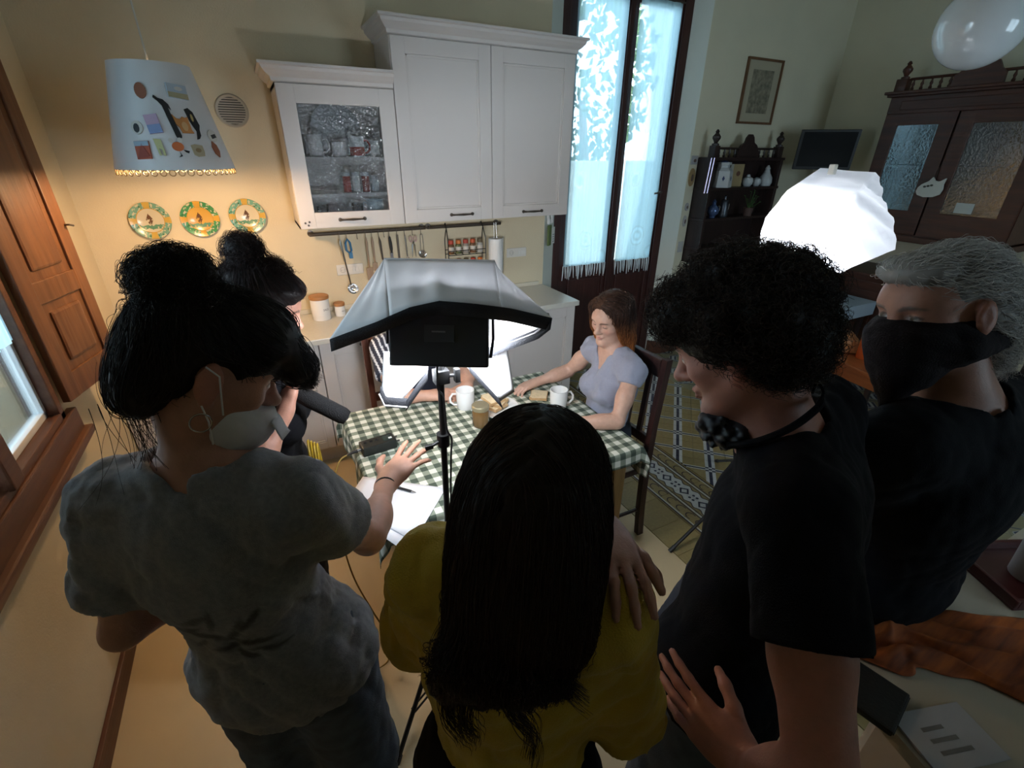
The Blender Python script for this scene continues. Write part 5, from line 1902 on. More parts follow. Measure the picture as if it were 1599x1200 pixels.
st = thing('light_stand', 'black tripod stand carrying the small LED light', 'light stand', (.335, 1.1, 0))
MB().tube([(0, 0, .12), (.010, 0, .72)], .0135, 12).build('lower_tube', M_blackm, st)
MB().tube([(.010, 0, .70), (.021, 0, 1.37)], .0095, 12).build('upper_tube', M_blackm, st)
mb = MB().lathe([(.0, -.02), (.018, -.02), (.019, .02), (0, .02)], 14, c=(.017, 0, 1.155)).tube([(.017, 0, 1.155), (-.025, -.012, 1.15)], .005, 8).box((-.042, -.018, 1.143), (-.018, -.006, 1.157), .003)
mb.build('clamp', M_blackm, st)
MB().lathe([(0, -.02), (.02, -.02), (.021, .02), (0, .02)], 14, c=(.010, 0, .70)).build('collar', M_blackm, st)
MB().lathe([(0, -.02), (.02, -.02), (.021, .02), (0, .02)], 14, c=(0.006, 0, .5)).build('leg_hub', M_blackm, st)
MB().lathe([(0, -.015), (.018, -.015), (.018, .015), (0, .015)], 14, c=(0.001, 0, .16)).build('brace_hub', M_blackm, st)
for k in range(3):
    a = math.radians(209+120*k)
    L = .31
    c, s_ = math.cos(a), math.sin(a)
    l = MB().tube([(.006+.015*c, .015*s_, .5), (L*c, L*s_, .015)], .0085, 8).build('leg', M_blackm, st)
    MB().tube([(L*c*.97, L*s_*.97, .028), (L*c*1.02, L*s_*1.02, .004)], [.012, .012], 8).build('rubber_foot', M_blackp, l)
    for dd in (-.008, .008):
        MB().tube([(.001+.012*c-s_*dd, .012*s_+c*dd, .16), (.7*L*c-s_*dd, .7*L*s_+c*dd, .165)], .004, 6).build('brace', M_blackm, st)
led_c = Vector((.356, 1.085, 1.472))
fdir = Vector((.457, .79, -.34)).normalized()           # where the lamp shines: the far side of the table
ld = thing('led_panel', 'black LED panel light seen from behind inside the softbox', 'light', led_c)
TL = frame_mtx((0, 0, 0), (.866, -.5, 0), tuple(fdir))
MB().box((-.127, -.075, -.018), (.127, .075, .012), .006, TL).build('housing', M_blackp, ld)
MB().box((-.118, -.066, .012), (.118, .066, .014), 0, TL).build('led_face', mat('led_white', (1, 1, 1), .5, emit=(.86, .93, 1), estr=24), ld)
MB().box((-.035, -.03, -.022), (.04, .012, -.018), .001, TL).build('battery_plate', mat('dark_grey', (.03, .03, .032), .5), ld)
MB().box((-.016, -.016, -.0235), (.018, -.012, -.022), 0, TL).build('label_print', mat('print_grey', (.16, .16, .16), .6), ld)
mb = MB().tube([TL @ Vector(p) for p in ((-.135, .02, .0), (-.137, -.06, .004), (-.13, -.088, .006), (.12, -.09, .006), (.134, -.075, .004), (.137, .0, 0), (.131, .05, 0))], .0042, 8)
mb.build('yoke', M_blackm, ld)
MB().tube([TL @ Vector((0, -.09, .004)), Vector((0, .012, -.115))], .011, 10).box((-.02, -.006, -.135), (.02, .028, -.095), .004).build('tilt_head', M_blackm, ld)
MB().tube([Vector((.0, .01, -.115)), Vector((.035, -.01, -.11))], .005, 8).box((.03, -.02, -.13), (.045, .0, -.09), .004).build('tilt_knob', M_blackp, ld)
kl = bpy.data.lights.new('led_light', 'AREA')
kl.shape = 'RECTANGLE'
kl.size, kl.size_y = .23, .13
kl.energy = 13.5
kl.color = (.90, .95, 1)
ko = bpy.data.objects.new('led_light', kl)
link(ko, ld)
ko.matrix_local = frame_mtx(fdir*.02, (.866, -.5, 0), tuple(-fdir))
sb = thing('softbox', 'white softbox with black edges hanging loosely round the LED panel', 'softbox', (.37, 1.15, 1.4))
so = np.array((.37, 1.15, 1.4))
def q_(*a):
    return [np.array(p)-so for p in a]
NTL, NTR, NTR2 = (.314, 1.435, 1.608), (.614, 1.301, 1.601), (.624, 1.295, 1.575)
RL, R1, R2, RM, R3, R4, RR = (.098, 1.132, 1.494), (.205, 1.076, 1.54), (.276, 1.046, 1.573), (.339, 1.02, 1.587), (.413, .99, 1.579), (.504, .97, 1.56), (.605, .949, 1.528)
loft('top_panel', q_(NTL, (.464, 1.368, 1.606), NTR), q_((.232, 1.066, 1.552), R2, RM, R3, (.478, .976, 1.566)), M_soft, sb, 28, 10, .004)
loft('left_panel', q_(NTL, NTL, NTL), q_(RL, R1, (.232, 1.066, 1.552)), M_soft, sb, 14, 10, .0)
loft('left_panel', q_(NTL, (.305, 1.44, 1.52)), q_(RL, (.16, 1.14, 1.47)), M_soft, sb, 8, 10, .0)
loft('right_panel', q_(NTR, NTR2, NTR2), q_((.478, .976, 1.566), R4, RR), M_soft, sb, 14, 10, .0)
loft('right_panel', q_(NTR2, (.63, 1.29, 1.47), (.60, 1.30, 1.42)), q_(RR, (.585, .985, 1.48), (.50, 1.10, 1.405)), M_soft, sb, 16, 10, .0)
dn = np.array((.0, .012, -.036))
loft('edge_band', q_(RL, R1, R2, RM, R3, R4, RR), [p+dn for p in q_(RL, R1, R2, RM, R3, R4, RR)], M_softk, sb, 40, 2, 0, .003, 0)
rb1 = q_(RR, (.592, .985, 1.492), (.50, 1.10, 1.412), (.44, 1.15, 1.40))
loft('edge_band', rb1, [p+np.array((-.004, .0, -.03)) for p in rb1], M_softk, sb, 24, 2, 0, .003, 0)
# far frame of the softbox: bright rim and hanging lower flaps
MB().tube(q_(NTL, NTR, NTR2, (.62, 1.30, 1.44)), .004, 6).build('front_rim', M_soft, sb)
loft('lower_flap', q_((0.241, 1.236, 1.398), (0.344, 1.164, 1.399)), q_((0.215, 1.225, 1.255), (0.258, 1.203, 1.243), (0.342, 1.166, 1.348)), M_soft, sb, 16, 8, 0, .0015, .002)
loft('lower_flap', q_((0.441, 1.114, 1.399), (0.563, 1.114, 1.398)), q_((0.438, 1.119, 1.361), (0.528, 1.092, 1.239), (0.579, 1.095, 1.259)), M_soft, sb, 16, 8, 0, .0015, .002)
e1 = q_((0.342, 1.164, 1.353), (0.279, 1.192, 1.255))
loft('flap_edge', e1, [p+np.array((-.004, .0, -.034)) for p in e1], M_softk, sb, 12, 2, 0, .003, 0)
e2 = q_((0.211, 1.225, 1.272), (0.221, 1.220, 1.235), (0.278, 1.190, 1.230))
loft('flap_edge', e2, [p+np.array((.008, .0, .03)) for p in e2], M_softk, sb, 12, 2, 0, .003, 0)
MB().tube([p+np.array((0, -.004, .006)) for p in e2], .0025, 6).build('white_piping', M_soft, sb)
e3 = q_((0.438, 1.117, 1.373), (0.528, 1.090, 1.245))
loft('flap_edge', e3, [p+np.array((.012, .0, -.034)) for p in e3], M_softk, sb, 12, 2, 0, .003, 0)
tag(MB().tube(smooth_pts([(.345, 1.075, 1.44), (.335, 1.06, 1.40), (.335, 1.065, 1.34), (.352, 1.075, 1.30), (.358, 1.08, 1.2), (.372, 1.085, 1.16), (.365, 1.08, 1.10), (.355, 1.082, .9), (.345, 1.08, .6), (.36, 1.05, .3), (.37, 1.0, .1), (.30, .9, .006), (.15, .75, .006)]), .003, 6).build('power_cable', M_blackp), 'thin black power cable running down the light stand', 'cable')
# ---------------------------------------------------------------- right-hand lantern light
lt = thing('lantern_stand', 'black tripod stand under the glowing white lantern', 'light stand', (2.17, 1.22, 0))
MB().tube([(0, 0, .1), (0, 0, 1.46)], .012, 12).build('tube', M_blackm, lt)
MB().lathe([(0, -.02), (.02, -.02), (.02, .02), (0, .02)], 14, c=(0, 0, .42)).build('leg_hub', M_blackm, lt)
for k in range(3):
    a = math.radians(178+120*k)
    c, s_ = math.cos(a), math.sin(a)
    l = MB().tube([(.015*c, .015*s_, .42), (.56*c, .56*s_, .014)], .0095, 8).build('leg', M_blackm, lt)
    MB().tube([(.545*c, .545*s_, .025), (.575*c, .575*s_, .004)], .012, 8).build('rubber_foot', M_blackp, l)
    MB().tube([(.01*c, .01*s_, .14), (.36*c, .36*s_, .155)], .005, 6).build('brace', M_blackm, lt)
ln = thing('lantern_light', 'glowing lantern light wrapped in crumpled white cloth', 'light', (2.17, 1.22, 1.6))
lo_ = np.array((2.17, 1.22, 1.6))

LV = dict(A=(.24, .283, .235), B=(.36, .17, .229), C=(.379, .106, .229), D=(-.132, .159, .162), E=(-.181, -.015, .165), F=(-.26, .142, .057), G=(-.327, .098, -.06), Hl=(-.317, -.027, -.073), Hm=(-.252, -.126, -.053), Hr=(-.153, -.149, -.047), I=(-.183, -.127, -.171), J=(-.098, -.162, -.11), K=(.179, -.175, -.054), L=(.258, -.054, .1), M=(.072, -.012, .159), P=(.18, .33, .03), Q=(.42, .16, .03), R_=(.05, .24, -.14), S=(.36, .03, -.12))
keys = list(LV)
LF = ['ADEMB', 'DF G Hl Hm E', 'E Hm Hr M', 'B M L C', 'M Hr J K L', 'Hl G I', 'Hm Hl I', 'Hr Hm I J', 'C L Q B', 'L K S Q', 'A B Q P', 'D A P F', 'F P R_ G', 'P Q S R_', 'G R_ I', 'R_ S J I', 'S K J']
fc = []
for s_ in LF:
    toks = s_.split() if ' ' in s_ else list(s_)
    out = []
    for t in toks:
        out += [t] if t in LV else list(t)
    fc.append([keys.index(t) for t in out])
bm = bmesh.new()
bv = [bm.verts.new(LV[k]) for k in keys]
for f in fc:
    try:
        bm.faces.new([bv[i] for i in f])
    except ValueError:
        pass
bmesh.ops.triangulate(bm, faces=bm.faces[:])
bmesh.ops.subdivide_edges(bm, edges=bm.edges[:], cuts=9, use_grid_fill=True)
gl_ = random.Random(3)
for v in bm.verts:
    p = v.co
    w = .004*(math.sin(p.x*31+p.z*22)+math.sin(p.y*37-p.z*17+1)+math.sin((p.x+p.y)*47+p.z*30))
    if p.x > 0:
        w *= 1.7
    v.co += Vector((0, -w*.6, w*.5))
me = bpy.data.meshes.new('lantern_cloth')
bm.to_mesh(me)
bm.free()
me.polygons.foreach_set('use_smooth', [True]*len(me.polygons))
me.set_sharp_from_angle(angle=math.radians(38))
me.materials.append(fabric_mat('lantern_cloth', (.86, .87, .9), .42))
lc = link(bpy.data.objects.new('diffuser_cloth', me), ln)
MB().lathe([(0, -.05), (.028, -.045), (.04, -.01), (.032, .03), (.016, .05), (0, .055)], 16, c=(-.15, .06, .02)).build('bulb', mat('lantern_bulb', (1, 1, 1), .5, emit=(.9, .95, 1), estr=20), ln)
MB().tube([(-.15, .06, -.03), (-.08, .04, -.1), (0, 0, -.14)], .014, 10).build('lamp_holder', M_blackp, ln)
MB().box((.05, .1, .22), (.075, .125, .26), .004).build('top_clip', mat('cream_clip', (.6, .57, .5), .5), ln)
pl_ = bpy.data.lights.new('lantern_glow', 'POINT')
pl_.energy = 12
pl_.color = (.92, .96, 1)
pl_.shadow_soft_size = .05
po = bpy.data.objects.new('lantern_glow', pl_)
link(po, ln)
po.location = (-.19, .03, .02)

# ---------------------------------------------------------------- picture, wall shelf with its things, television
t = thing('framed_print', 'tall framed print in a thin wooden frame on the far wall', 'picture', (4.215, YK, 2.387))
mf = wood('frame_wood', (.16, .075, .03), (.1, .045, .02), .5)
for a, b_ in (((-.23, -.022, -.25), (.23, 0, -.232)), ((-.23, -.022, .232), (.23, 0, .25)), ((-.23, -.022, -.232), (-.212, 0, .232)), ((.212, -.022, -.232), (.23, 0, .232))):
    MB().box(a, b_, .003).build('frame', mf, t)
MB().box((-.215, -.008, -.235), (.215, -.004, .235)).build('mount', mat('print_mount', (.40, .36, .26), .8), t)
MB().box((-.135, -.010, -.165), (.135, -.008, .165)).build('print', mat('old_print', (.30, .27, .19), .8, col2=(.12, .11, .08), vscale=28, vdetail=8), t)

SX0, SX1, SY = 3.60, 4.52, 3.18
sf = thing('wall_shelf', 'black wooden wall shelf with a turned gallery on top', 'shelf', (0, 0, 0))
for x0 in (SX0, SX1-.03):
    MB().box((x0, SY, .95), (x0+.03, YK, 1.86), .004).build('side_panel', M_black, sf)
MB().box((SX0, YK-.012, .95), (SX1, YK, 1.86)).build('back_panel', M_black, sf)
for z in (1.075, 1.335, 1.595, 1.84):
    MB().box((SX0-.012, SY-.006, z), (SX1+.012, YK-.012, z+.024), .005).build('shelf_board', M_black, sf)
fin = [(0, 0), (.03, 0), (.03, .014), (.014, .02), (.02, .034), (.034, .055), (.034, .07), (.018, .09), (.012, .098), (.018, .105), (.010, .12), (0, .126)]
for x in (SX0+.04, SX1-.04):
    MB().box((x-.032, SY+.02, 1.864), (x+.032, SY+.085, 1.955), .004).lathe(fin, 16, c=(x, SY+.052, 1.955)).build('finial', M_black, sf)
MB().tube([(SX0+.07, SY+.05, 1.935), (SX1-.07, SY+.05, 1.935)], .009, 8).build('gallery_rail', M_black, sf)
for k in range(12):
    x = SX0+.10+k*.0655
    if abs(x-(SX0+SX1)/2) > .14:
        MB().lathe([(.007, 0), (.011, .012), (.006, .024), (.010, .038), (.006, .056), (.008, .07)], 8, c=(x, SY+.05, 1.864)).build('baluster', M_black, sf)
xm = (SX0+SX1)/2
MB().prism([(-.15, 0), (.15, 0), (.14, .05), (.10, .10), (.06, .12), (.045, .16), (.02, .185), (-.02, .185), (-.045, .16), (-.06, .12), (-.10, .10), (-.14, .05)], 0, .02, frame_mtx((xm, SY+.06, 1.864), (1, 0, 0), (0, -1, 0))).build('crest', M_black, sf)
M_dim = mat('old_white_china', (.52, .54, .55), .3)
t = thing('china_jar', 'white hexagonal china jar with a blue mark on the wall shelf', 'jar', (3.80, 3.24, 1.6195), .4)
MB().lathe([(0, 0), (.096, 0), (.098, .008), (.09, .135), (.065, .158), (.056, .164), (.056, .182), (.066, .186), (.066, .205), (0, .205)], 6).build('jar', M_dim, t)
MB().lathe([(0, .2), (.04, .2), (.038, .21), (.012, .222), (0, .225)], 16).build('lid', mat('navy_glaze', (.03, .05, .14), .3), t)
for k in (3, 4, 5):
    a = math.pi/6+k*math.pi/3
    MB().prism([(0, -.022), (.012, 0), (0, .022), (-.012, 0)], 0, .002, frame_mtx((.0825*math.cos(a), .0825*math.sin(a), .075), (-math.sin(a), math.cos(a), 0), (math.cos(a), math.sin(a), .06))).build('blue_mark', mat('navy_glaze', (.03, .05, .14), .3), t)
t = thing('small_icon', 'small wooden icon panel leaning on the wall shelf', 'panel', (4.01, 3.27, 1.6195), -.2)
MB().box((-.075, -.012, 0), (.075, .012, .19), .003).build('board', mat('icon_wood', (.34, .25, .12), .6), t)
MB().box((-.075, -.014, 0), (-.042, -.011, .19)).build('pale_edge', mat('icon_pale', (.42, .4, .34), .7), t)
MB().lathe([(0, 0), (.022, .001), (0, .002)], 12, mtx=frame_mtx((.02, -.012, .11), (1, 0, 0), (0, -1, 0))).build('painted_face', mat('icon_brown', (.13, .05, .03), .7), t)
g3 = 'small white china on the right of the wall shelf'
for lab, nm, x, prof in (('round white china teapot body on the wall shelf', 'china_pot', 4.17, [(0, 0), (.03, 0), (.045, .02), (.05, .045), (.042, .07), (.018, .082), (.014, .1), (0, .104)]),
                         ('small white china ball right of the round pot', 'china_pot', 4.295, [(0, 0), (.024, 0), (.038, .018), (.042, .04), (.036, .062), (.014, .074), (0, .076)]),
                         ('white china bottle with a pointed stopper at the shelf end', 'china_bottle', 4.42, [(0, 0), (.05, 0), (.06, .03), (.056, .07), (.03, .11), (.02, .14), (.024, .15), (.01, .175), (0, .18)])):
    o = MB().lathe(prof, 20).build(nm, M_dim, None)
    o.location = (x, 3.25, 1.6195)
    tag(o, lab, 'china', g3)
t = thing('blue_ewer', 'shiny blue and silver ewer on the middle shelf', 'ewer', (3.77, 3.24, 1.3595))
MB().lathe([(0, 0), (.03, 0), (.024, .01), (.05, .04), (.054, .065), (.045, .09), (.02, .11), (.016, .13), (.022, .135), (0, .16)], 20).build('vessel', mat('blue_silver', (.12, .18, .35), .15, metal=.5), t)
MB().tube([(.045, 0, .09), (.08, 0, .1), (.085, 0, .06), (.052, 0, .04)], .005, 6).build('ewer_handle', M_chrome, t)
t = thing('grey_pitcher', 'grey metal pitcher beside the blue ewer', 'pitcher', (3.93, 3.26, 1.3595))
MB().lathe([(0, 0), (.042, 0), (.045, .01), (.036, .1), (.028, .13), (.034, .145), (.012, .15), (.01, .175), (.014, .18), (0, .19)], 18).build('vessel', mat('dull_pewter', (.10, .11, .13), .35, metal=.7), t)
MB().tube([(.036, 0, .12), (.065, 0, .11), (.065, 0, .06), (.04, 0, .04)], .004, 6).build('pitcher_handle', M_iron, t)
t = thing('potted_plant', 'small green plant trailing on the middle shelf', 'plant', (4.2, 3.2, 1.3595))
MB().lathe([(0, 0), (.035, 0), (.045, .07), (.048, .075), (.04, .07), (0, .06)], 16).build('pot', mat('plant_pot', (.1, .06, .05), .7), t)
mp_ = mat('plant_leaf', (.05, .12, .03), .5)
gq = random.Random(8)
for k in range(14):
    a, h = gq.uniform(0, 6.28), gq.uniform(.02, .16)
    r = gq.uniform(.02, .09)
    e = Vector((r*math.cos(a), -abs(r*math.sin(a)), .07+h))
    MB().tube([(0, 0, .06), tuple(e*.6+Vector((0, 0, .02))), tuple(e)], .0018, 5).build('stem', mp_, t)
    MB().prism([(0, -.008), (.02, 0), (0, .008), (-.006, 0)], 0, .001, frame_mtx(tuple(e), (math.cos(a), math.sin(a), .2), (0, -.5, .8))).build('leaf', mp_, t)
# little things on the wall left of the shelf
for lab, nm, z, w, h, c in (('small pale card on the wall, top of the column left of the shelf', 'wall_card', 1.84, .05, .035, (.36, .36, .37)), ('brown paper ornament on the wall left of the shelf', 'wall_ornament', 1.70, .05, .075, (.33, .22, .1)), ('small round pale ornament on the wall below the brown one', 'wall_ornament', 1.45, .03, .035, (.4, .37, .38)), ('small dark-spotted ornament on the wall, lowest of the column', 'wall_ornament', 1.325, .028, .05, (.42, .4, .38))):
    t = thing(nm, lab, 'ornament', (3.552, YK, z), 0, 'small ornaments left of the wall shelf')
    MB().prism(rect(w*.75, h, 0, 0) if nm == 'wall_card' else oval(w*.75, h, 14), 0, .008, frame_mtx((0, 0, 0), (1, 0, 0), (0, -1, 0))).build('plate', mat('orn_%s' % lab[:14], c, .7), t)
    MB().prism(oval(w*.3, h*.4, 10), .008, .011, frame_mtx((.004, 0, -.004), (1, 0, 0), (0, -1, 0))).build('motif', mat('orn_dark', (.12, .08, .06), .7), t)
t = thing('light_switch', 'white light switch plate on the far wall left of the shelf', 'switch', (3.55, YK, 1.09))
MB().box((-.03, -.009, -.05), (.03, 0, .05), .003).build('cover', mat('switch_plate', (.45, .45, .43), .5), t)
MB().box((-.01, -.013, -.02), (.01, -.008, .02), .002).build('rocker', mat('switch_rocker', (.5, .5, .48), .4), t)
for k in range(2):
    o = MB().tube([(3.545+.035*k, 3.165, 1.86), (3.53+.035*k, 3.165, 1.58)], .006, 8).build('metal_tube', mat('violet_tube', (.42, .34, .46), .2, metal=.7), None)
    tag(o, ['left shiny metal tube chime hanging at the shelf side', 'right shiny metal tube chime hanging at the shelf side'][k], 'chime', 'tube chimes at the wall shelf')

tv = thing('television', 'dark flat television on a bracket in the far corner', 'television', (4.74, 2.94, 1.93))
TT = frame_mtx((0, 0, 0), (.69, -.72, 0), (-.72, -.69, 0))
TT = frame_mtx((0, 0, 0), (.69, -.72, 0), (-.70, -.67, -.12))
MB().box((-.235, -.165, -.03), (.235, .165, .01), .006, TT).build('casing', mat('tv_casing', (.02, .021, .024), .4), tv)
MB().box((-.212, -.138, .0095), (.212, .148, .012), 0, TT).build('screen', mat('tv_screen', (.012, .014, .018), .12), tv)
MB().tube([TT @ Vector((0, 0, -.03)), Vector((.2, .2, 0)), Vector((.535, .2, .0))], .018, 8).build('bracket', M_blackm, tv)

# ---------------------------------------------------------------- dark hutch on the right wall
HX, HY0, HY1, HZ0, HZ1 = 4.9, 1.50, 2.60, 1.26, 2.34
hu = thing('glazed_hutch', 'dark walnut glazed hutch with a turned gallery on the right wall', 'hutch', (0, 0, 0))
mb = MB()
mb.box((HX, HY0, HZ0), (XR-.002, HY0+.03, HZ1)).box((HX, HY1-.03, HZ0), (XR-.002, HY1, HZ1)).box((XR-.02, HY0, HZ0), (XR-.002, HY1, HZ1)).box((HX, HY0, HZ0), (XR-.002, HY1, HZ0+.03)).box((HX, HY0, HZ1-.03), (XR-.002, HY1, HZ1))
mb.build('carcass', M_hutch, hu)
MB().box((HX+.03, HY0+.03, 1.80), (XR-.02, HY1-.03, 1.82)).build('inner_shelf', M_hutch, hu)
MB().box((HX-.012, HY0, 2.20), (HX+.02, HY1, 2.32), .004).box((HX-.02, HY0+.06, 2.225), (HX-.01, HY1-.09, 2.29), .006).build('frieze', M_hutch, hu)
MB().box((HX-.045, HY0-.05, HZ1), (XR-.002, HY1+.05, HZ1+.022), .006).box((HX-.03, HY0-.03, HZ1-.018), (XR-.002, HY1+.03, HZ1), .004).build('crown', M_hutch, hu)
MB().box((HX-.03, HY0-.02, HZ0-.03), (XR-.002, HY1+.02, HZ0+.02), .008).build('base_moulding', M_hutch, hu)
M_ripple = thin_glass('mottled_glass', .03, (.45, .5, .52), 4.5, .06)
for y0, y1 in ((HY0+.005, 2.078), (2.09, HY1-.005)):
    mb = MB()
    z0, z1 = HZ0+.03, 2.20
    mb.box((HX-.018, y0, z0), (HX, y0+.105, z1), .004).box((HX-.018, y1-.105, z0), (HX, y1, z1), .004).box((HX-.018, y0+.1, z0), (HX, y1-.1, 1.475), .004).box((HX-.018, y0+.1, 2.115), (HX, y1-.1, z1), .004)
    d = mb.build('door', M_hutch, hu)
    MB().box((HX-.008, y0+.1, 1.47), (HX-.004, y1-.1, 2.12)).build('pane', M_ripple, d)
for y in (HY0+.04, HY1-.035):
    MB().box((HX-.01, y-.04, HZ1+.022), (HX+.07, y+.04, HZ1+.11), .004).lathe(fin, 16, c=(HX+.03, y, HZ1+.11)).build('finial', M_hutch, hu)
MB().tube([(HX+.03, HY0+.08, HZ1+.105), (HX+.03, HY1-.08, HZ1+.105)], .010, 8).build('gallery_rail', M_hutch, hu)
for k in range(15):
    y = HY0+.11+k*.063
    if abs(y-2.06) > .14:
        MB().lathe([(.008, 0), (.013, .014), (.007, .03), (.012, .045), (.006, .065), (.009, .085)], 8, c=(HX+.03, y, HZ1+.022)).build('baluster', M_hutch, hu)
MB().prism([(-.16, 0), (.16, 0), (.155, .07), (.12, .1), (.09, .15), (.05, .14), (-.05, .14), (-.09, .15), (-.12, .1), (-.155, .07)], 0, .022, frame_mtx((HX+.02, 2.06, HZ1+.022), (0, -1, 0), (-1, 0, 0))).build('crest', M_hutch, hu)
sbd = thing('sideboard', 'dark walnut sideboard below the glazed hutch', 'sideboard', (0, 0, 0))
MB().box((4.75, HY0-.05, .08), (XR-.002, HY1+.05, .92), .006).build('body', M_hutch, sbd)
MB().box((4.72, HY0-.08, .92), (XR-.002, HY1+.08, .95), .006).build('top', M_hutch, sbd)
for y0, y1 in ((HY0-.03, 2.03), (2.05, HY1+.03)):
    d = MB().box((4.735, y0, .12), (4.75, y1, .88), .004).box((4.728, y0+.08, .2), (4.74, y1-.08, .8), .01).build('door', M_hutch, sbd)
    MB().lathe([(0, 0), (.012, 0), (.016, .02), (0, .026)], 12, mtx=frame_mtx((4.735, (y0+y1)/2, .55), (0, 1, 0), (-1, 0, 0))).build('knob', M_iron, d)
for y in (HY0, HY1):
    MB().box((4.77, y-.03, 0), (4.83, y+.03, .08), .004).build('foot', M_hutch, sbd)
for y in (HY0+.03, HY1-.03):
    MB().lathe([(.02, 0), (.03, .02), (.02, .05), (.032, .12), (.02, .19), (.03, .25), (.025, .28)], 14, c=(4.95, y, .95)).build('support_column', M_hutch, sbd)
g5 = 'dishes inside the hutch'
for k, (y, z, r, lab) in enumerate(((1.75, 1.6, .1, 'pale plate standing behind the right hutch pane'), (1.98, 1.6, .09, 'pale plate standing inside the hutch behind the middle stile'), (2.4, 1.62, .1, 'pale plate standing behind the left hutch pane'), (1.8, 1.93, .08, 'pale plate on the upper hutch shelf, right pane'), (2.35, 1.93, .09, 'pale plate on the upper hutch shelf, left pane'))):
    o = MB().lathe([(0, 0), (r*.6, 0), (r, .015), (r, .019), (r*.6, .005), (0, .005)], 26).build('dinner_plate', M_dim, None)
    o.location = (XR-.08, y, (1.293 if z < 1.7 else 1.823)+r+.004)
    o.rotation_euler = (0, math.radians(-80), 0)
    tag(o, lab, 'plate', g5)
# cat ornament hanging on the hutch, white card in the pane
t = thing('cat_ornament', 'white cat-shaped ornament hanging on the hutch doors', 'ornament', (HX-.035, 2.085, 1.66))
CT = frame_mtx((0, 0, 0), (0, -1, 0), (-1, 0, 0))
MB().prism([(-.085, -.03), (-.07, -.055), (-.02, -.07), (.04, -.066), (.08, -.045), (.09, -.005), (.082, .03), (.088, .075), (.06, .055), (.045, .05), (.02, .055), (0, .08), (-.02, .05), (-.06, .025), (-.08, .0)], 0, .018, CT).build('cat_body', mat('cat_white', (.6, .6, .54), .6), t)
for k in range(3):
    MB().prism(oval(.011, .008, 10, -.035+.022*k, .008+.006*k), .018, .0195, CT).build('dark_spot', mat('cat_spot', (.06, .06, .05), .7), t)
MB().tube([(0, -.01, .07), (.012, -.004, .15)], .0018, 5).tube([(0, .015, .05), (.012, .004, .15)], .0018, 5).build('string', mat('orn_dark', (.12, .08, .06), .7), t)
tag(MB().box((HX-.0135, 1.77, 1.49), (HX-.0095, 1.885, 1.565), .001).build('white_card', mat('card_white', (.52, .55, .52), .8)), 'blank white card tucked into the right hutch door', 'card')
# globe lamp
t = thing('globe_lamp', 'white glass globe pendant lamp at the upper right', 'lamp', (2.90, 1.275, 2.395))
MB().lathe([(.03, .152)]+[(.162*math.sin(a), .162*math.cos(a)) for a in np.linspace(.22, math.pi-.001, 26)], 40, cap=False).build('globe', mat('opal_glass', (.66, .70, .72), .12, coat=.5), t)
MB().lathe([(.045, .14), (.05, .15), (.05, .185), (.02, .2), (.012, .23)], 24).build('fitting', M_chrome, t)
MB().tube([(0, 0, .2), (0, 0, ZC-2.395)], .006, 8).build('stem', M_chrome, t)

# ---------------------------------------------------------------- bench with bag and orange bottle, white-clothed table behind
M_bench = wood('orange_wood', (.36, .105, .03), (.25, .07, .02), .32, axis=1, coat=.2)
bn = thing('low_bench', 'low orange-brown wooden bench carrying the orange bottle', 'bench', (4.10, 1.55, 0), math.radians(-8))
MB().box((-.26, -.5, .40), (.26, .5, .43), .008).build('bench_top', M_bench, bn)
for a, b_ in (((-.24, -.48, .30), (-.22, .48, .40)), ((.22, -.48, .30), (.24, .48, .40)), ((-.22, -.48, .30), (.22, -.46, .40)), ((-.22, .46, .30), (.22, .48, .40))):
    MB().box(a, b_, .004).build('apron', M_bench, bn)
for sx in (-1, 1):
    for sy in (-1, 0, 1):
        MB().tube([(sx*.21, sy*.44, 0), (sx*.21, sy*.44, .40)], [.018, .026], 8).build('leg', M_bench if sy < 0 else M_black, bn)
t = thing('water_bottle', 'orange translucent water bottle on the low bench', 'bottle', (4.10, 1.79, .431))
mo = mat('orange_plastic', (.75, .13, .02), .15, coat=.4)
mo.node_tree.nodes['Principled BSDF'].inputs['Transmission Weight'].default_value = .35
MB().lathe([(0, 0), (.045, 0), (.05, .008), (.05, .2), (.048, .21), (.03, .232), (.028, .24), (0, .24)], 24).build('bottle', mo, t)
MB().lathe([(0, .236), (.036, .236), (.036, .25), (.03, .285), (.016, .31), (0, .315)], 20).build('cap', mat('orange_cap', (.6, .13, .03), .4), t)
def lumpy(name, label, cat, c, r, m, seed, amp=.02, flat=None, label_part=None):
    S = Solid()
    g = np.random.default_rng(seed)
    for _ in range(6):
        S.ell(np.array(c)+g.normal(size=3)*np.array(r)*.35, np.array(r)*g.uniform(.5, .8), None, .05)
    cuts = [(V3(0, 0, flat), V3(0, 0, -1))] if flat is not None else []
    V, F = S.mesh(.012, folds(seed, amp, (6, 14), 6), cuts)
    return tag(np_obj(name, V, F, m), label, cat)
lumpy('plastic_bag', 'white crumpled plastic bag on the bench right of the bottle', 'bag', (4.20, 1.63, .5), (.12, .08, .09), mat('white_plastic', (.55, .55, .56), .3), 5, .02, .432)
lumpy('bread_bag', 'orange-beige bag of rolls on the bench left of the bottle', 'bag', (4.14, 1.94, .5), (.09, .08, .09), mat('rolls', (.48, .22, .09), .5), 6, .012, .432)
t = thing('side_table', 'table under a pale blue cloth behind the bench', 'table', (4.36, 2.54, 0))
MB().box((-.34, -.42, .70), (.34, .42, .73), .006).build('tabletop', M_black, t)
for sx in (-1, 1):
    for sy in (-1, 1):
        MB().tube([(sx*.3, sy*.38, 0), (sx*.3, sy*.38, .70)], [.018, .028], 8).build('leg', M_black, t)
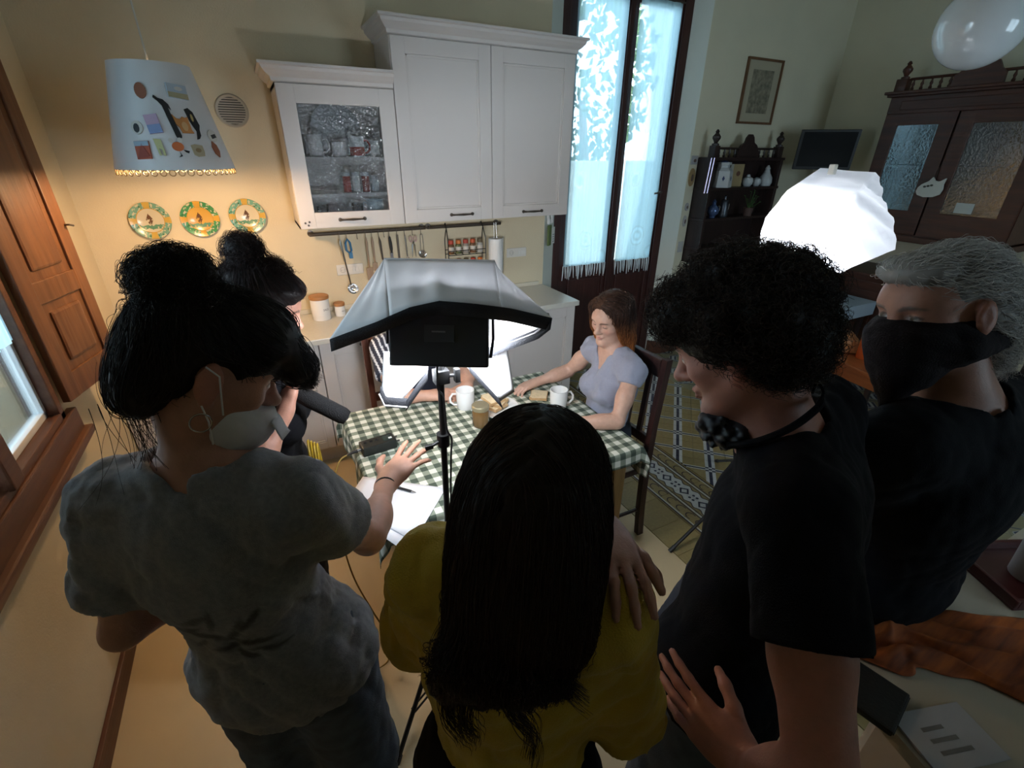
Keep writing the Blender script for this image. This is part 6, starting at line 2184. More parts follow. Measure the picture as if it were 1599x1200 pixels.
tag(MB().box((4.0, 2.10, .7315), (4.715, 2.975, .736), .002).box((4.0, 2.10, .60), (4.004, 2.975, .735), .001).box((4.0, 2.10, .62), (4.715, 2.104, .735), .001).build('pale_cloth', mat('pale_blue_cloth', (.42, .5, .58), .85)), 'pale blue cloth covering the table behind the bench', 'tablecloth')
lumpy('dark_bag', 'black bag lying on the pale blue cloth', 'bag', (4.30, 2.30, .78), (.17, .11, .05), mat('black_cloth', (.012, .012, .014), .85), 9, .01, .737)
t = thing('open_book', 'open book with pale pages on the pale blue cloth', 'book', (4.2, 2.62, .738), .4)
for s_ in (-1, 1):
    MB().add([(0, -.1, 0), (s_*.14, -.1, .004), (s_*.14, .1, .004), (0, .1, 0), (0, -.1, .014), (s_*.14, -.1, .012), (s_*.14, .1, .012), (0, .1, .014)], [(0, 1, 2, 3), (4, 5, 6, 7), (0, 1, 5, 4), (2, 3, 7, 6), (1, 2, 6, 5)]).build('page_block', mat('book_page', (.5, .52, .52), .8), t)
# dark spindle-back chair by the sideboard
chair('dark spindle-back chair standing by the sideboard', 4.45, .80, math.radians(200), M_black, 1.02)

# ---------------------------------------------------------------- near counter on the right with scattered things
M_ctop = mat('counter_top', (.50, .46, .37), .55, var=.06, vscale=6)
ct = thing('counter', 'pale counter in the near right corner', 'counter', (1.9, -.25, 0))
MB().prism([(-.85, -.55), (.75, -.55), (.75, .51), (-.665, .525), (-.825, .535), (-.88, .49), (-.93, .3)], .765, .80).build('counter_top', M_ctop, ct)
MB().prism([(-.80, -.5), (.7, -.5), (.7, .45), (-.7, .45), (-.80, .42)], .0, .765).build('counter_base', M_white, ct)
# orange scarf: a loosely bunched cloth
def scarf():
    n, k = 90, 26
    v, f = [], []
    path = smooth_pts([(1.095, .285), (1.16, .262), (1.22, .243), (1.30, .19), (1.38, .12), (1.48, .03), (1.56, -.08)], 15)
    n = len(path)-1
    for i in range(n+1):
        p = np.array(path[i])
        q = np.array(path[min(i+1, n)])-np.array(path[max(i-1, 0)])
        nn = np.array((-q[1], q[0]))/(np.linalg.norm(q)+1e-9)
        s_ = i/n
        w = .035+.085*min(1, s_*1.6)+.02*math.sin(s_*9)
        for j in range(k+1):
            t = j/k*2-1
            z = .806+(.018+.035*math.exp(-((s_-.25)/.12)**2)+.018*s_)*(1-t*t)*(.55+.45*math.sin(t*11+s_*5+math.sin(s_*13)))
            z = max(z, .8035)
            o_ = t*w+.008*math.sin(s_*23+t*6)
            v.append((p[0]+nn[0]*o_, p[1]+nn[1]*o_, z))
    f = [(i*(k+1)+j, (i+1)*(k+1)+j, (i+1)*(k+1)+j+1, i*(k+1)+j+1) for i in range(n) for j in range(k)]
    m = mat('scarf_orange', (.55, .14, .02), .85, col2=(.16, .04, .015), vscale=7, stretch=(1, 6, 2))
    o = mesh_obj('orange_scarf', v, f, m, None, True)
    sm = o.modifiers.new('cloth_thickness', 'SOLIDIFY')
    sm.thickness = .003
    return tag(o, 'crumpled orange and brown scarf on the near counter', 'scarf')
scarf()
t = thing('wallet', 'black square wallet on the near counter beside the scarf', 'wallet', (1.018, .185, .8005), math.radians(12))
MB().box((-.062, -.052, 0), (.062, .052, .018), .006).build('cover', mat('black_leather', (.008, .008, .009), .5, bump=.2, bscale=150), t)
MB().box((-.058, -.0535, .006), (.058, -.050, .012), .001).build('zip', M_blackm, t)
t = thing('booklet', 'white printed booklet lying on the near counter', 'booklet', (1.075, .068, .8005), math.radians(-18))
MB().box((-.085, -.055, 0), (.085, .055, .006), .001).build('pages', mat('booklet_paper', (.42, .44, .48), .8), t)
MB().box((-.086, -.056, .0055), (.086, .056, .007), .001).build('cover', mat('booklet_cover', (.45, .47, .52), .7), t)
for k in range(3):
    MB().box((-.045, -.03+.022*k, .007), (.03-.012*k, -.022+.022*k, .0074)).build('print_line', M_ink, t)
t = thing('tray', 'dark red tray at the right edge of the near counter', 'tray', (1.79, .175, .8005), math.radians(-25))
mr_ = mat('red_tray', (.07, .010, .010), .35)
MB().box((-.16, -.11, 0), (.16, .11, .008), .003).build('tray_base', mr_, t)
for a, b_ in (((-.16, -.11, .006), (-.148, .11, .035)), ((.148, -.11, .006), (.16, .11, .035)), ((-.15, -.11, .006), (.15, -.098, .035)), ((-.15, .098, .006), (.15, .11, .035))):
    MB().box(a, b_, .004).build('tray_rim', mr_, t)
o = MB().lathe([(0, 0), (.04, 0), (.042, .004), (.046, .13), (.044, .13), (.04, .01), (0, .01)], 24).build('plastic_cup', mat('pale_cup', (.42, .46, .5), .35), None)
o.location = (1.775, .175, .8095)
tag(o, 'pale cup standing in the dark red tray', 'cup')
# ---------------------------------------------------------------- the crew and the two people at the table
def hair_mat(name):
    return mat(name, (.05, .03, .02), .5, attr='tint', spec=.25)
M_hair = hair_mat('hair')
def stand(J, pelvis, fwd, z=0., knee_fwd=.02, splay=.09):
    f = unit((fwd[0], fwd[1], 0))
    l = np.array((-f[1], f[0], 0))
    p = np.array(pelvis, float)
    for sd, s_ in (('L', 1), ('R', -1)):
        J['hip'+sd] = p+l*s_*.085-V3(0, 0, .04)
        hz = (p[2]-.04)
        J['knee'+sd] = V3(p[0], p[1], .52*hz+.03)+l*s_*splay+f*knee_fwd
        J['ank'+sd] = V3(p[0], p[1], .085)+l*s_*splay*1.1
    return J
def scatter(V, n, mask, seed):
    g = np.random.default_rng(seed)
    idx = np.nonzero(mask)[0]
    return V[g.choice(idx, n)]
def add_strands(P, parts, tints, name='hair_strands', rad=.00045, parent=None):
    """parts: list of (N,K,3) arrays with equal K"""
    A = np.concatenate(parts)
    o = strands(name, A, rad, M_hair, parent)
    a = o.data.attributes.new('tint', 'FLOAT_COLOR', 'POINT')
    c = np.ones((A.shape[0]*A.shape[1], 4), np.float32)
    c[:, :3] = tints(A).reshape(-1, 3)
    a.data.foreach_set('color', c.ravel())
    return P.place(o)
def clear_ears(P, paths, r=.036):
    for sy in (1, -1):
        e = P.H(-.002*P.hs, sy*.082*P.hs, -.008*P.hs)
        d = np.linalg.norm(paths-e, axis=-1).min(1)
        paths = paths[d > r]
    return paths
def plain_tint(c, var=.35, seed=1):
    c = np.array(c)
    def fn(A):
        g = np.random.default_rng(seed)
        if A.ndim == 3:
            f = 1+var*g.normal(size=(A.shape[0], 1, 1))
            return np.clip(np.broadcast_to(c*f, A.shape), .001, 1)
        return np.tile(c, (len(A), 1))
    return fn
def kids(o, P):
    """re-parent a strand object under the hair mesh without moving it"""
    return o

# ===== woman with the bun and grey T-shirt
f = unit((.475, .88, 0))
J = dict(head=(-.116, .826, 1.584), neckbase=(-.155, .785, 1.44), shL=(-.295, .835, 1.375), shR=(-.03, .70, 1.375), chest=(-.165, .78, 1.25), pelvis=(-.125, .80, .92), elL=(-.365, .83, 1.11), wrL=(-.17, 1.0, 1.08), elR=(.077, .804, 1.16), wrR=(.165, 1.031, 1.108))
stand(J, J['pelvis'], f)
A = Person('standing woman with dark messy bun, grey T-shirt and lowered white face mask', J, f, (.872, .097, -.48), (.459, .177, .87), skin=(.46, .235, .16), girth=.97, hs=1.0)
hd = [lambda S: hand_prims(S, J['wrR'], (.115, .088, .03), (-.12, -.2, .95), 1, (.12, .1, .16, .24), .26, (.95, .12), .98),
      lambda S: hand_prims(S, J['wrL'], (.8, .5, -.1), (-.3, -.3, .9), -1, (.5, .5, .5, .5))]
A.body(.0042, hd, eye='open', lips=(.4, .16, .14), brow=(.03, .02, .015))
M_grey = mat('grey_marl', (.145, .155, .175), .9, var=.25, vscale=120, bump=.25, bscale=500, sheen=.2, attr='tint')
def shirt_print(V):
    """faded dark floral print on the back of the T-shirt"""
    col = np.tile(np.array((.23, .245, .28)), (len(V), 1))
    c = np.array((-.175, .69, 1.17))
    q = V-c
    x = q@unit((.86, -.5, 0))
    z = q[:, 2]
    back = (q@f) < .03
    strokes = [(-.03, .05, .5, .035, .008), (-.005, .045, 1.3, .04, .007), (-.055, .02, .2, .03, .008), (-.03, .0, -.6, .03, .009), (.02, .01, 1.0, .045, .009), (.03, -.03, -.4, .04, .008), (.0, -.035, .3, .035, .009), (.045, .03, .9, .03, .007), (.05, -.06, -.2, .035, .007), (.015, -.065, -.9, .025, .008), (-.05, -.03, .9, .025, .007)]
    for sx, sz, a, L, w in strokes:
        u = (x-sx)*math.cos(a)+(z-sz)*math.sin(a)
        v = -(x-sx)*math.sin(a)+(z-sz)*math.cos(a)-.15*u*u/L
        k = np.clip(1.6-((u/L)**2+(v/w)**2)*1.4, 0, 1)*back
        col = col*(1-.8*k[:, None])+np.array((.02, .022, .03))*.8*k[:, None]
    return col
A.tshirt(M_grey, g=.012, sleeve={'L': .64, 'R': .5}, sg=.034, hem=-.035, neck=.076, seed=3, amp=.010, flare=.008, h=.0055, tint=shirt_print, label='grey T-shirt with a faded dark print on the back')
A.trousers(mat('blue_jeans', (.10, .135, .195), .85, var=.35, vscale=25, bump=.3, bscale=400), .012, .03, .12, .007, 5, .006, 'jeans')
A.shoes(mat('brown_shoe', (.09, .05, .03), .6))
# bun hairdo
H = A.H
S = Solid()
S.ell(H(-.016, 0, .042), (.100, .086, .088), H.R, .03)
S.ell(H(-.075, 0, -.03), (.042, .07, .062), H.R, .04)
S.ell(H(.065, -.01, .068), (.055, .07, .05), H.R, .03)
S.ell(H(.112, -.03, .045), (.034, .036, .034), H.R, .02)
S.ell(H(.105, .03, .05), (.034, .034, .032), H.R, .02)
S.ell(H(.03, 0, .098), (.06, .055, .03), H.R, .03)
bn_c = H(-.078, .0, .122)
S.ell(bn_c, (.040, .044, .038), H.R, .015)
S.ell(bn_c+H.x*.024+H.z*.02, (.028, .034, .024), H.R, .012)
S.ell(bn_c-H.x*.02-H.z*.008, (.028, .032, .026), H.R, .012)
for sy in (1, -1):
    S.ell(H(.004, sy*.09, -.012), (.036, .034, .044), H.R, .012, 's')
S.ell(H(.10, 0, -.055), (.055, .09, .065), H.R, .015, 's')
V, F = S.mesh(.0048, folds(21, .004, (14, 26), 7))
hm = A.place(np_obj('hair', V, F, M_hair, A.root, plain_tint((.010, .007, .006))(V)))
Vl = H.loc(V)
def to_bun(P):
    d = bn_c-P
    q = H.loc(P)
    fr = np.clip((q[:, 0]-.075)/.03, 0, 1)[:, None]*(q[:, 2:3] < .10)
    return d/(np.linalg.norm(d, axis=1, keepdims=True)+1e-9)*(1-fr)+(H.x*.8-H.z*.6)*fr
inb = (Vl[:, 2] > .085) & (Vl[:, 0] < -.03)
rt = scatter(V, 2600, ~inb, 5)
p1 = flow_paths(S, rt, to_bun, 22, .006, (-.002, .006), .18, 6, .25)
rt = scatter(V, 700, inb, 7)
g = np.random.default_rng(8)
sw = unit(g.normal(size=(1, 3)))
p2 = flow_paths(S, rt, lambda P: np.cross(P-bn_c, H.y+.3*H.x)*20, 22, .005, (-.002, .010), .35, 9, .5, .5)
# loose wisps at nape and face
n_ = 60
rt = H(-.075, 0, -.07)+np.stack([g.normal(size=n_)*.02, g.normal(size=n_)*.03, g.normal(size=n_)*.012], 1)@H.R
ww1 = np.outer(g.normal(size=n_), (1, .3, 0))
ww2 = np.outer(g.normal(size=n_), (1, -1, 0))
def wis(P):
    return np.tile(np.array((-.15, -.2, -1.)), (len(P), 1))
g1 = np.stack([rt+np.array((-.02, -.03, -.0))*0+np.outer(np.ones(n_), (0, 0, -1))*.15*t+ww1*.035*t*t+ww2*.006*np.sin(t*5+1) for t in np.linspace(0, 1, 23)], 1)
add_strands(A, [clear_ears(A, p1), p2, g1], plain_tint((.014, .010, .009), .3), parent=A.root, rad=.0005)
# curled loops standing off the bun
g = np.random.default_rng(17)
lp_ = []
for k in range(26):
    a = unit(g.normal(size=3)+H.z*.5)
    b = unit(np.cross(a, g.normal(size=3)))
    r = g.uniform(.012, .024)
    c0 = bn_c+a*g.uniform(.022, .036)
    for q in range(7):
        o_ = g.normal(size=3)*.0025
        lp_.append(np.stack([c0+o_+r*(np.cos(t)*a+np.sin(t)*b) for t in np.linspace(-2.4, 2.4, 23)], 0))
add_strands(A, [np.stack(lp_)], plain_tint((.014, .010, .009), .3), parent=A.root, name='bun_curls', rad=.0006)
# hoop earring, mask, wrist band
Te = H(-.002, -.087, -.062)
MBo = MB().tube([Te+.014*(np.cos(a)*H.x+np.sin(a)*H.z) for a in np.linspace(0, 6.28, 18, endpoint=False)], .0013, 6, closed=True)
A.place(MBo.build('earring', M_chrome, A.root))
M_mask = fabric_mat('mask_white', (.82, .83, .86), .2)
S = Solid()
S.ell(H(.045, 0, -.073), (.068, .069, .062), H.R, .01)
S.ell(H(.06, 0, -.07), (.06, .05, .05), H.R, .02)
A.wear('face_mask', S, M_mask, .004, folds(4, .0016, (20, 30), 4), [(H(0, 0, -.038), H.z), (H(.012, 0, 0), -H.x), (H(0, 0, -.122), -H.z)])
o = loft('mask_fold', [H(.10, -.052, -.055), H(.12, 0, -.052), H(.10, .052, -.055)], [H(.128, -.045, -.085), H(.15, 0, -.08), H(.128, .045, -.085)], M_mask, A.root, 16, 5, 0, .0015, .002)
A.place(o)
A.place(MB().tube([H(.026, -.07, -.05), H(.014, -.084, -.02), H(.002, -.093, .012), H(-.018, -.092, .022)], .0014, 5).tube([H(.026, -.064, -.10), H(.008, -.082, -.06), H(-.008, -.09, -.036)], .0014, 5).build('ear_loop', M_mask, A.root))
w = np.array(J['wrR'])
d_ = unit(w-np.array(J['elR']))
e1_ = unit(np.cross(d_, (0, 0, 1)))
e2_ = np.cross(d_, e1_)
A.place(MB().tube([w-d_*.012+.0262*(np.cos(a)*e1_+np.sin(a)*e2_) for a in np.linspace(0, 6.28, 20, endpoint=False)], .0022, 6, closed=True).build('hair_tie', M_blackp, A.root))

# ===== woman holding the microphone
f = unit((.93, -.25, 0))
J = dict(head=(-.035, 1.489, 1.492), neckbase=(-.085, 1.51, 1.345), shL=(-.06, 1.68, 1.295), shR=(-.13, 1.345, 1.295), chest=(-.11, 1.52, 1.17), pelvis=(-.13, 1.545, .87), elL=(-.13, 1.79, 1.05), wrL=(-.10, 1.74, .83), elR=(-.16, 1.27, 1.06), wrR=(-.035, 1.385, 1.205))
stand(J, J['pelvis'], f)
B = Person('woman in black with a dark bun holding the microphone behind the first', J, f, (.93, -.12, -.38), skin=(.50, .25, .18), girth=.95, hs=.98)
hd = [lambda S: hand_prims(S, J['wrR'], (.25, .35, .55), (-.8, -.35, .35), 1, (.95, .95, 1.0, 1.0), .03, (.5, .6), .95),
      lambda S: hand_prims(S, J['wrL'], (.1, -.05, -1), (.1, 1, .1), -1, (.3, .3, .3, .3), .05, (.6, .3), .95)]
B.body(.005, hd, eye='closed')
M_blk = mat('black_cotton', (.006, .006, .008), .9, bump=.2, bscale=400, spec=.15)
B.tshirt(M_blk, g=.012, sleeve=.5, sg=.02, hem=-.03, seed=6, amp=.005, name='black_top', h=.0065)
B.trousers(mat('dark_trousers', (.012, .012, .014), .85), .01, .02, .1, .009, 7, .004)
B.shoes(M_blackp)
H = B.H
S = Solid()
S.ell(H(-.02, 0, .045), (.108, .087, .09), H.R, .03)
S.ell(H(-.075, 0, -.02), (.045, .07, .06), H.R, .04)
S.ell(H(.05, 0, .075), (.05, .065, .03), H.R, .03)
bc = H(-.075, 0, .145)
S.ell(bc, (.045, .045, .04), H.R, .02)
S.ell(H(.10, 0, -.03), (.05, .085, .085), H.R, .015, 's')
V, F = S.mesh(.005, folds(31, .003, (14, 24), 6))
B.place(np_obj('hair', V, F, M_hair, B.root, plain_tint((.010, .007, .008))(V)))
rt = scatter(V, 1300, H.loc(V)[:, 2] < .13, 5)
p1 = flow_paths(S, rt, lambda P: (bc-P)/(np.linalg.norm(bc-P, axis=1, keepdims=True)+1e-9), 18, .007, (-.002, .003), .1, 6, .1)
rt = scatter(V, 500, H.loc(V)[:, 2] > .11, 7)
p2 = flow_paths(S, rt, lambda P: np.cross(P-bc, H.y+.2*H.x)*20, 18, .006, (-.001, .012), .35, 9, .5, .5)
add_strands(B, [p1, p2], plain_tint((.022, .010, .010), .3), parent=B.root, rad=.0005)
# microphone in her hand
mc = thing('microphone', 'black foam-covered shotgun microphone pointed over the table', 'microphone', (.0, 1.415, 1.245))
md = unit(np.array((.125, 1.352, 1.155))-np.array((.0, 1.415, 1.245)))
Tm = frame_mtx((0, 0, 0), (0, 1, .2), tuple(md))
MB().lathe([(0, .0), (.020, .002), (.0255, .02), (.0275, .05), (.0265, .1), (.0265, .155), (.022, .17), (0, .174)], 22, mtx=Tm).build('foam', mat('black_foam', (.005, .005, .006), .95, bump=.5, bscale=350), mc)
MB().tube([Tm @ Vector((0, 0, .005)), Tm @ Vector((0, 0, -.12))], .011, 12).build('barrel', M_blackm, mc)
coil = []
for k in range(4):
    for a in np.linspace(0, 6.28, 16, endpoint=False):
        coil.append((.005+.009*k+.018*math.cos(a)*.3, 1.56+.004*k+.05*math.cos(a), .87+.11*math.sin(a)-.01*k))
tag(MB().tube(coil, .0038, 6).build('coiled_cable', mat('bright_yellow_cable', (.5, .32, .02), .45)), 'yellow cable coil hanging at the black-clad woman\'s hip', 'cable')

# ===== woman in the yellow shirt, seen from behind
f = unit((.67, .74, 0))
J = dict(head=(.257, .418, 1.482), neckbase=(.243, .42, 1.35), shL=(.138, .525, 1.305), shR=(.335, .345, 1.305), chest=(.228, .425, 1.17), pelvis=(.215, .415, .86), elL=(.115, .625, 1.03), wrL=(.395, .435, 1.362), elR=(.405, .335, 1.0), wrR=(.36, .54, .98))
stand(J, J['pelvis'], f)
C = Person('woman with long dark hair in a mustard yellow shirt seen from behind', J, f, (.66, .70, -.3), skin=(.46, .24, .175), girth=.95, hs=.99)
hd = [lambda S: hand_prims(S, J['wrL'], (-.06, -.12, .028), (.25, .2, .95), 1, (.18, .22, .26, .3), .1, (.7, .2), .95),
      lambda S: hand_prims(S, J['wrR'], (-.7, .5, .0), (.4, .6, .3), 1, (.5, .5, .5, .5))]
C.body(.0045, hd, eye='open')
M_yel = mat('mustard_linen', (.52, .37, .024), .85, var=.2, vscale=14, bump=.3, bscale=350, sheen=.15)
C.tshirt(M_yel, g=.014, sleeve={'L': .88, 'R': 1.06}, sg=.034, hem=.155, neck=.07, seed=9, amp=.012, name='yellow_shirt', h=.0055, flare=.006)
C.trousers(M_blk, .012, .03, .19, .008, 8, .004, 'black_trousers')
C.shoes(M_blackp)
H = C.H
S = Solid()
S.ell(H(-.018, 0, .04), (.107, .088, .093), H.R, .03)
S.ell(H(-.05, 0, -.04), (.075, .098, .10), H.R, .05)
S.ell(H(-.055, 0, -.125), (.056, .09, .085), H.R, .05)
bk = -f
lf = np.array((-f[1], f[0], 0))
B0 = H(-.05, 0, -.15)
B1 = np.array(J['chest'])+bk*.135+V3(0, 0, .155)-lf*.0
B2 = np.array(J['chest'])+bk*.14+V3(0, 0, .12)+lf*.035
S.cone(B0+lf*.034, B1+lf*.03, .05, .032, .03, squash=(f, .7))
S.cone(B0-lf*.034, B1-lf*.015, .05, .024, .03, squash=(f, .7))
S.cone(B1+lf*.02, B2+lf*.015, .036, .02, .02, squash=(f, .5))
S.cone(B2+lf*.015, B2+lf*.02-V3(0, 0, .03), .02, .006, .02, squash=(f, .6))
S.cone(B1-lf*.015, B2-lf*.03-V3(0, 0, .02), .022, .005, .02, squash=(f, .6))
S.cone(B1-lf*.045, B1-lf*.10+V3(0, 0, -.015)+f*.02, .02, .005, .02)
S.ell(H(.11, 0, -.06), (.06, .075, .12), H.R, .02, 's')
V, F = S.mesh(.005, folds(41, .005, (16, 30), 6, (0, 0, 1), .95))
C.place(np_obj('hair', V, F, M_hair, C.root, plain_tint((.012, .007, .005))(V)))
part = H(.02, 0, .13)
def downflow(P):
    q = H.loc(P)
    v = np.tile(np.array((0., 0, -1)), (len(P), 1))
    t = np.clip((q[:, 2]-.05)/.06, 0, 1)[:, None]
    o = np.sign(q[:, 1:2])*H.y-.6*H.x
    return v*(1-t)+o*t-.15*H.x
rt = scatter(V, 3600, H.loc(V)[:, 2] > -.16, 5)
p1 = flow_paths(S, rt, downflow, 34, .0065, (-.002, .004), .05, 6, .1, .06)
rt = scatter(V, 900, H.loc(V)[:, 2] < -.1, 15)
p2 = flow_paths(S, rt, lambda P: np.tile(np.array((.03, -.03, -1.)), (len(P), 1)), 34, .0042, (-.001, .006), .12, 16, .8, .25)
for p_ in (p1, p2):
    zz = p_[:, :, 2]
    zm = 1.295+.08*np.random.default_rng(4).random((len(p_), 1))
    p_[:, :, 2] = np.where(zz < zm, zm+(zz-zm)*.12, zz)
add_strands(C, [p1, p2], plain_tint((.020, .010, .007), .35), parent=C.root, rad=.0005)
g = np.random.default_rng(33)
lk = []
for (c0, dr, L, n_, cl) in ((B0-lf*.07+V3(0, 0, .04), np.array((.12, -.0, -1.)), .15, 70, .02), (B0+lf*.085+V3(0, 0, .03), np.array((-.0, .05, -1.)), .13, 60, .018), (B1-lf*.03, np.array((.3, -.3, -.9)), .10, 50, .010), (B1+lf*.04, np.array((-.05, -.0, -1.)), .11, 60, .012), (B2-lf*.01, np.array((.05, -.05, -1.)), .07, 50, .008)):
    ph = g.uniform(0, 6.28)
    for q in range(n_):
        o_ = g.normal(size=3)*.008
        s_ = g.uniform(.8, 1.15)
        lk.append(np.stack([c0+o_*(1-.3*t)+unit(dr)*L*s_*t-lf*cl*t*math.sin(t*4+ph)*1.3+bk*(.02*t+.006*math.sin(t*7+ph)) for t in np.linspace(0, 1, 24)], 0))
add_strands(C, [np.stack(lk)], plain_tint((.022, .011, .008), .35), parent=C.root, name='loose_locks', rad=.0006)

# ===== man with dark curls and black T-shirt
f = unit((-.42, .9, 0))
J = dict(head=(.69, .485, 1.609), neckbase=(.755, .41, 1.465), shL=(.632, .285, 1.42), shR=(.955, .455, 1.42), chest=(.78, .372, 1.26), pelvis=(.665, .345, .94), elL=(.49, .085, 1.18), wrL=(.505, .17, 1.045), elR=(.99, .515, 1.13), wrR=(.985, .555, .90))
stand(J, J['pelvis'], f, splay=.11)
D = Person('man with dark curly hair in a black T-shirt, hand on his hip', J, f, (-.439, .76, -.479), (-.141, .468, .872), male=True, skin=(.42, .185, .135), girth=1.06, hs=1.04)
hd = [lambda S: hand_prims(S, J['wrL'], (-.015, .12, .005), (-.85, -.3, .4), -1, (.12, .16, .2, .26), .14, (.6, .3), 1.05),
      lambda S: hand_prims(S, J['wrR'], (-.2, .2, -.9), (.5, .5, .1), 1, (.4, .4, .4, .4))]
D.body(.0042, hd, stubble=.45, nose=1.4, lips=(.34, .13, .11), eye='open')
D.tshirt(mat('black_jersey', (.0045, .0045, .007), .9, bump=.2, bscale=450, spec=.15), g=.014, sleeve=.52, sg=.026, hem=-.12, neck=.078, seed=12, amp=.006, h=.0055)
D.trousers(mat('blue_jeans', (.10, .135, .195), .85), .006, .025, .0, .008, 5, .005, 'jeans')
D.shoes(M_blackp)
H = D.H
S = Solid()
S.ell(H(-.018, 0, .045), (.112, .108, .092), H.R, .03)
S.ell(H(-.065, 0, -.01), (.07, .098, .075), H.R, .04)
S.ell(H(.05, 0, .085), (.065, .09, .055), H.R, .03)
S.ell(H(.08, 0, .075), (.03, .075, .035), H.R, .03)
g = np.random.default_rng(51)
for _ in range(60):
    a = unit(g.normal(size=3)*np.array((1, 1, .8))+np.array((-.1, 0, .35)))
    if a[0] > .3 and a[2] < .4:
        continue
    S.ell(H(-.018+a[0]*.108, a[1]*.105, .045+a[2]*.09), np.ones(3)*g.uniform(.016, .028), None, .012)
S.ell(H(.11, 0, -.035), (.06, .1, .075), H.R, .02, 's')
for sy in (1, -1):
    S.ell(H(.03, sy*.10, -.055), (.045, .05, .045), H.R, .012, 's')
V, F = S.mesh(.0055, folds(52, .006, (22, 34), 8))
D.place(np_obj('hair', V, F, M_hair, D.root, plain_tint((.008, .006, .005))(V)))
n_ = 5200
Vl = H.loc(V)
rt = scatter(V, n_, (Vl[:, 2] > -.1) & ~((Vl[:, 0] > .03) & (Vl[:, 2] < .03)), 53)
nn = S.grad(rt)
g = np.random.default_rng(54)
ax = unit(np.zeros(3)+1)
ax = nn+g.normal(size=(n_, 3))*.8
ax /= np.linalg.norm(ax, axis=1, keepdims=True)
b1 = np.cross(ax, g.normal(size=(n_, 3)))
b1 /= np.linalg.norm(b1, axis=1, keepdims=True)
b2 = np.cross(ax, b1)
rr = g.uniform(.004, .010, (n_, 1))
tn = g.uniform(1.2, 2.6, (n_, 1))
L = g.uniform(.012, .034, (n_, 1))
ph = g.uniform(0, 6.28, (n_, 1))
cr_ = np.stack([rt-nn*.006+ax*L*t+rr*(np.cos(ph+6.28*tn*t)*b1+np.sin(ph+6.28*tn*t)*b2) for t in np.linspace(0, 1, 20)], 1)
add_strands(D, [cr_], plain_tint((.022, .013, .009), .4), parent=D.root, rad=.0007, name='hair_curls')
# mask pulled under his chin and the cord round his neck
S = Solid()
S.ell(H(.06, .0, -.14), (.036, .045, .03), H.R, .02)
S.ell(H(.04, .0, -.152), (.042, .052, .02), H.R, .02)
S.ell(H(.078, .02, -.128), (.024, .028, .026), H.R, .02)
D.wear('chin_mask', S, mat('dark_mask', (.015, .016, .022), .45), .004, folds(61, .012, (18, 34), 6))
D.place(MB().tube(smooth_pts([H(.05, .062, -.155), H(.0, .075, -.150), H(-.05, .066, -.138), H(-.085, .03, -.125), H(-.09, .0, -.12)], 5), .006, 8).build('neck_strap', M_blk, D.root))
D.place(MB().tube(smooth_pts([H(-.085, .03, -.12), H(-.10, .035, -.10), H(-.095, .03, -.085), H(-.085, .028, -.10)], 5), .0022, 6).build('strap_loop', M_blk, D.root))

# ===== grey-haired man with a black bandana
f = unit((.02, 1, 0))
fh = unit((-.54, .84, 0))
J = dict(head=(1.183, .418, 1.62), neckbase=(1.26, .345, 1.43), shL=(1.075, .345, 1.365), shR=(1.48, .325, 1.365), chest=(1.28, .325, 1.22), pelvis=(1.345, .36, .905), elL=(1.12, .46, 1.10), wrL=(1.25, .62, 1.06), elR=(1.54, .46, 1.10), wrR=(1.40, .62, 1.05))
for sd, s_ in (('L', -1), ('R', 1)):
    J['hip'+sd] = np.array((1.345+s_*.09, .38, .88))
    J['knee'+sd] = np.array((1.33+s_*.13, .72, .55))
    J['ank'+sd] = np.array((1.33+s_*.14, .86, .085))
E_ = Person('grey-haired man with a black bandana over his face leaning on the counter', J, f, (-.94, .30, -.147), (-.113, .229, .967), male=True, skin=(.40, .20, .145), girth=1.14, hs=1.06)
hd = [lambda S: hand_prims(S, J['wrL'], (.8, .3, .1), (0, .5, .8), 1, (.4, .4, .4, .4)),
      lambda S: hand_prims(S, J['wrR'], (-.8, .3, .1), (0, .5, .8), -1, (.4, .4, .4, .4))]
E_.body(.0048, hd, eye='open', brow=(.12, .1, .09), lips=(.4, .18, .16))
E_.tshirt(mat('charcoal_jersey', (.008, .009, .013), .9, bump=.2, bscale=400, spec=.15), g=.018, sleeve=.62, sg=.03, hem=-.07, neck=.088, seed=14, amp=.005, h=.006)
E_.trousers(mat('dark_jeans', (.025, .03, .045), .85), .006, .02, .0, .009, 15, .004, 'jeans')
E_.shoes(M_blackp)
H = E_.H
S = Solid()
S.ell(H(-.018, 0, .04), (.105, .084, .086), H.R, .03)
S.ell(H(-.08, 0, -.03), (.05, .07, .075), H.R, .05)
S.ell(H(-.105, 0, -.10), (.04, .06, .05), H.R, .05)
S.ell(H(.06, 0, .088), (.045, .07, .026), H.R, .02)
S.ell(H(.10, 0, -.03), (.06, .1, .095), H.R, .015, 's')
for sy in (1, -1):
    S.ell(H(.01, sy*.095, -.01), (.04, .035, .045), H.R, .012, 's')
V, F = S.mesh(.005, folds(71, .004, (14, 26), 7))
E_.place(np_obj('hair', V, F, M_hair, E_.root, plain_tint((.24, .23, .22))(V)))
rt = scatter(V, 2600, H.loc(V)[:, 0] > -.11, 72)
p1 = flow_paths(S, rt, lambda P: np.tile(-H.x-.25*H.z, (len(P), 1)), 22, .008, (-.002, .007), .22, 73, .35, .25)
rt = scatter(V, 400, H.loc(V)[:, 2] < -.02, 74)
p2 = flow_paths(S, rt, lambda P: np.tile(-.5*H.x-.9*H.z, (len(P), 1)), 22, .006, (-.001, .010), .3, 75, .8, .4)
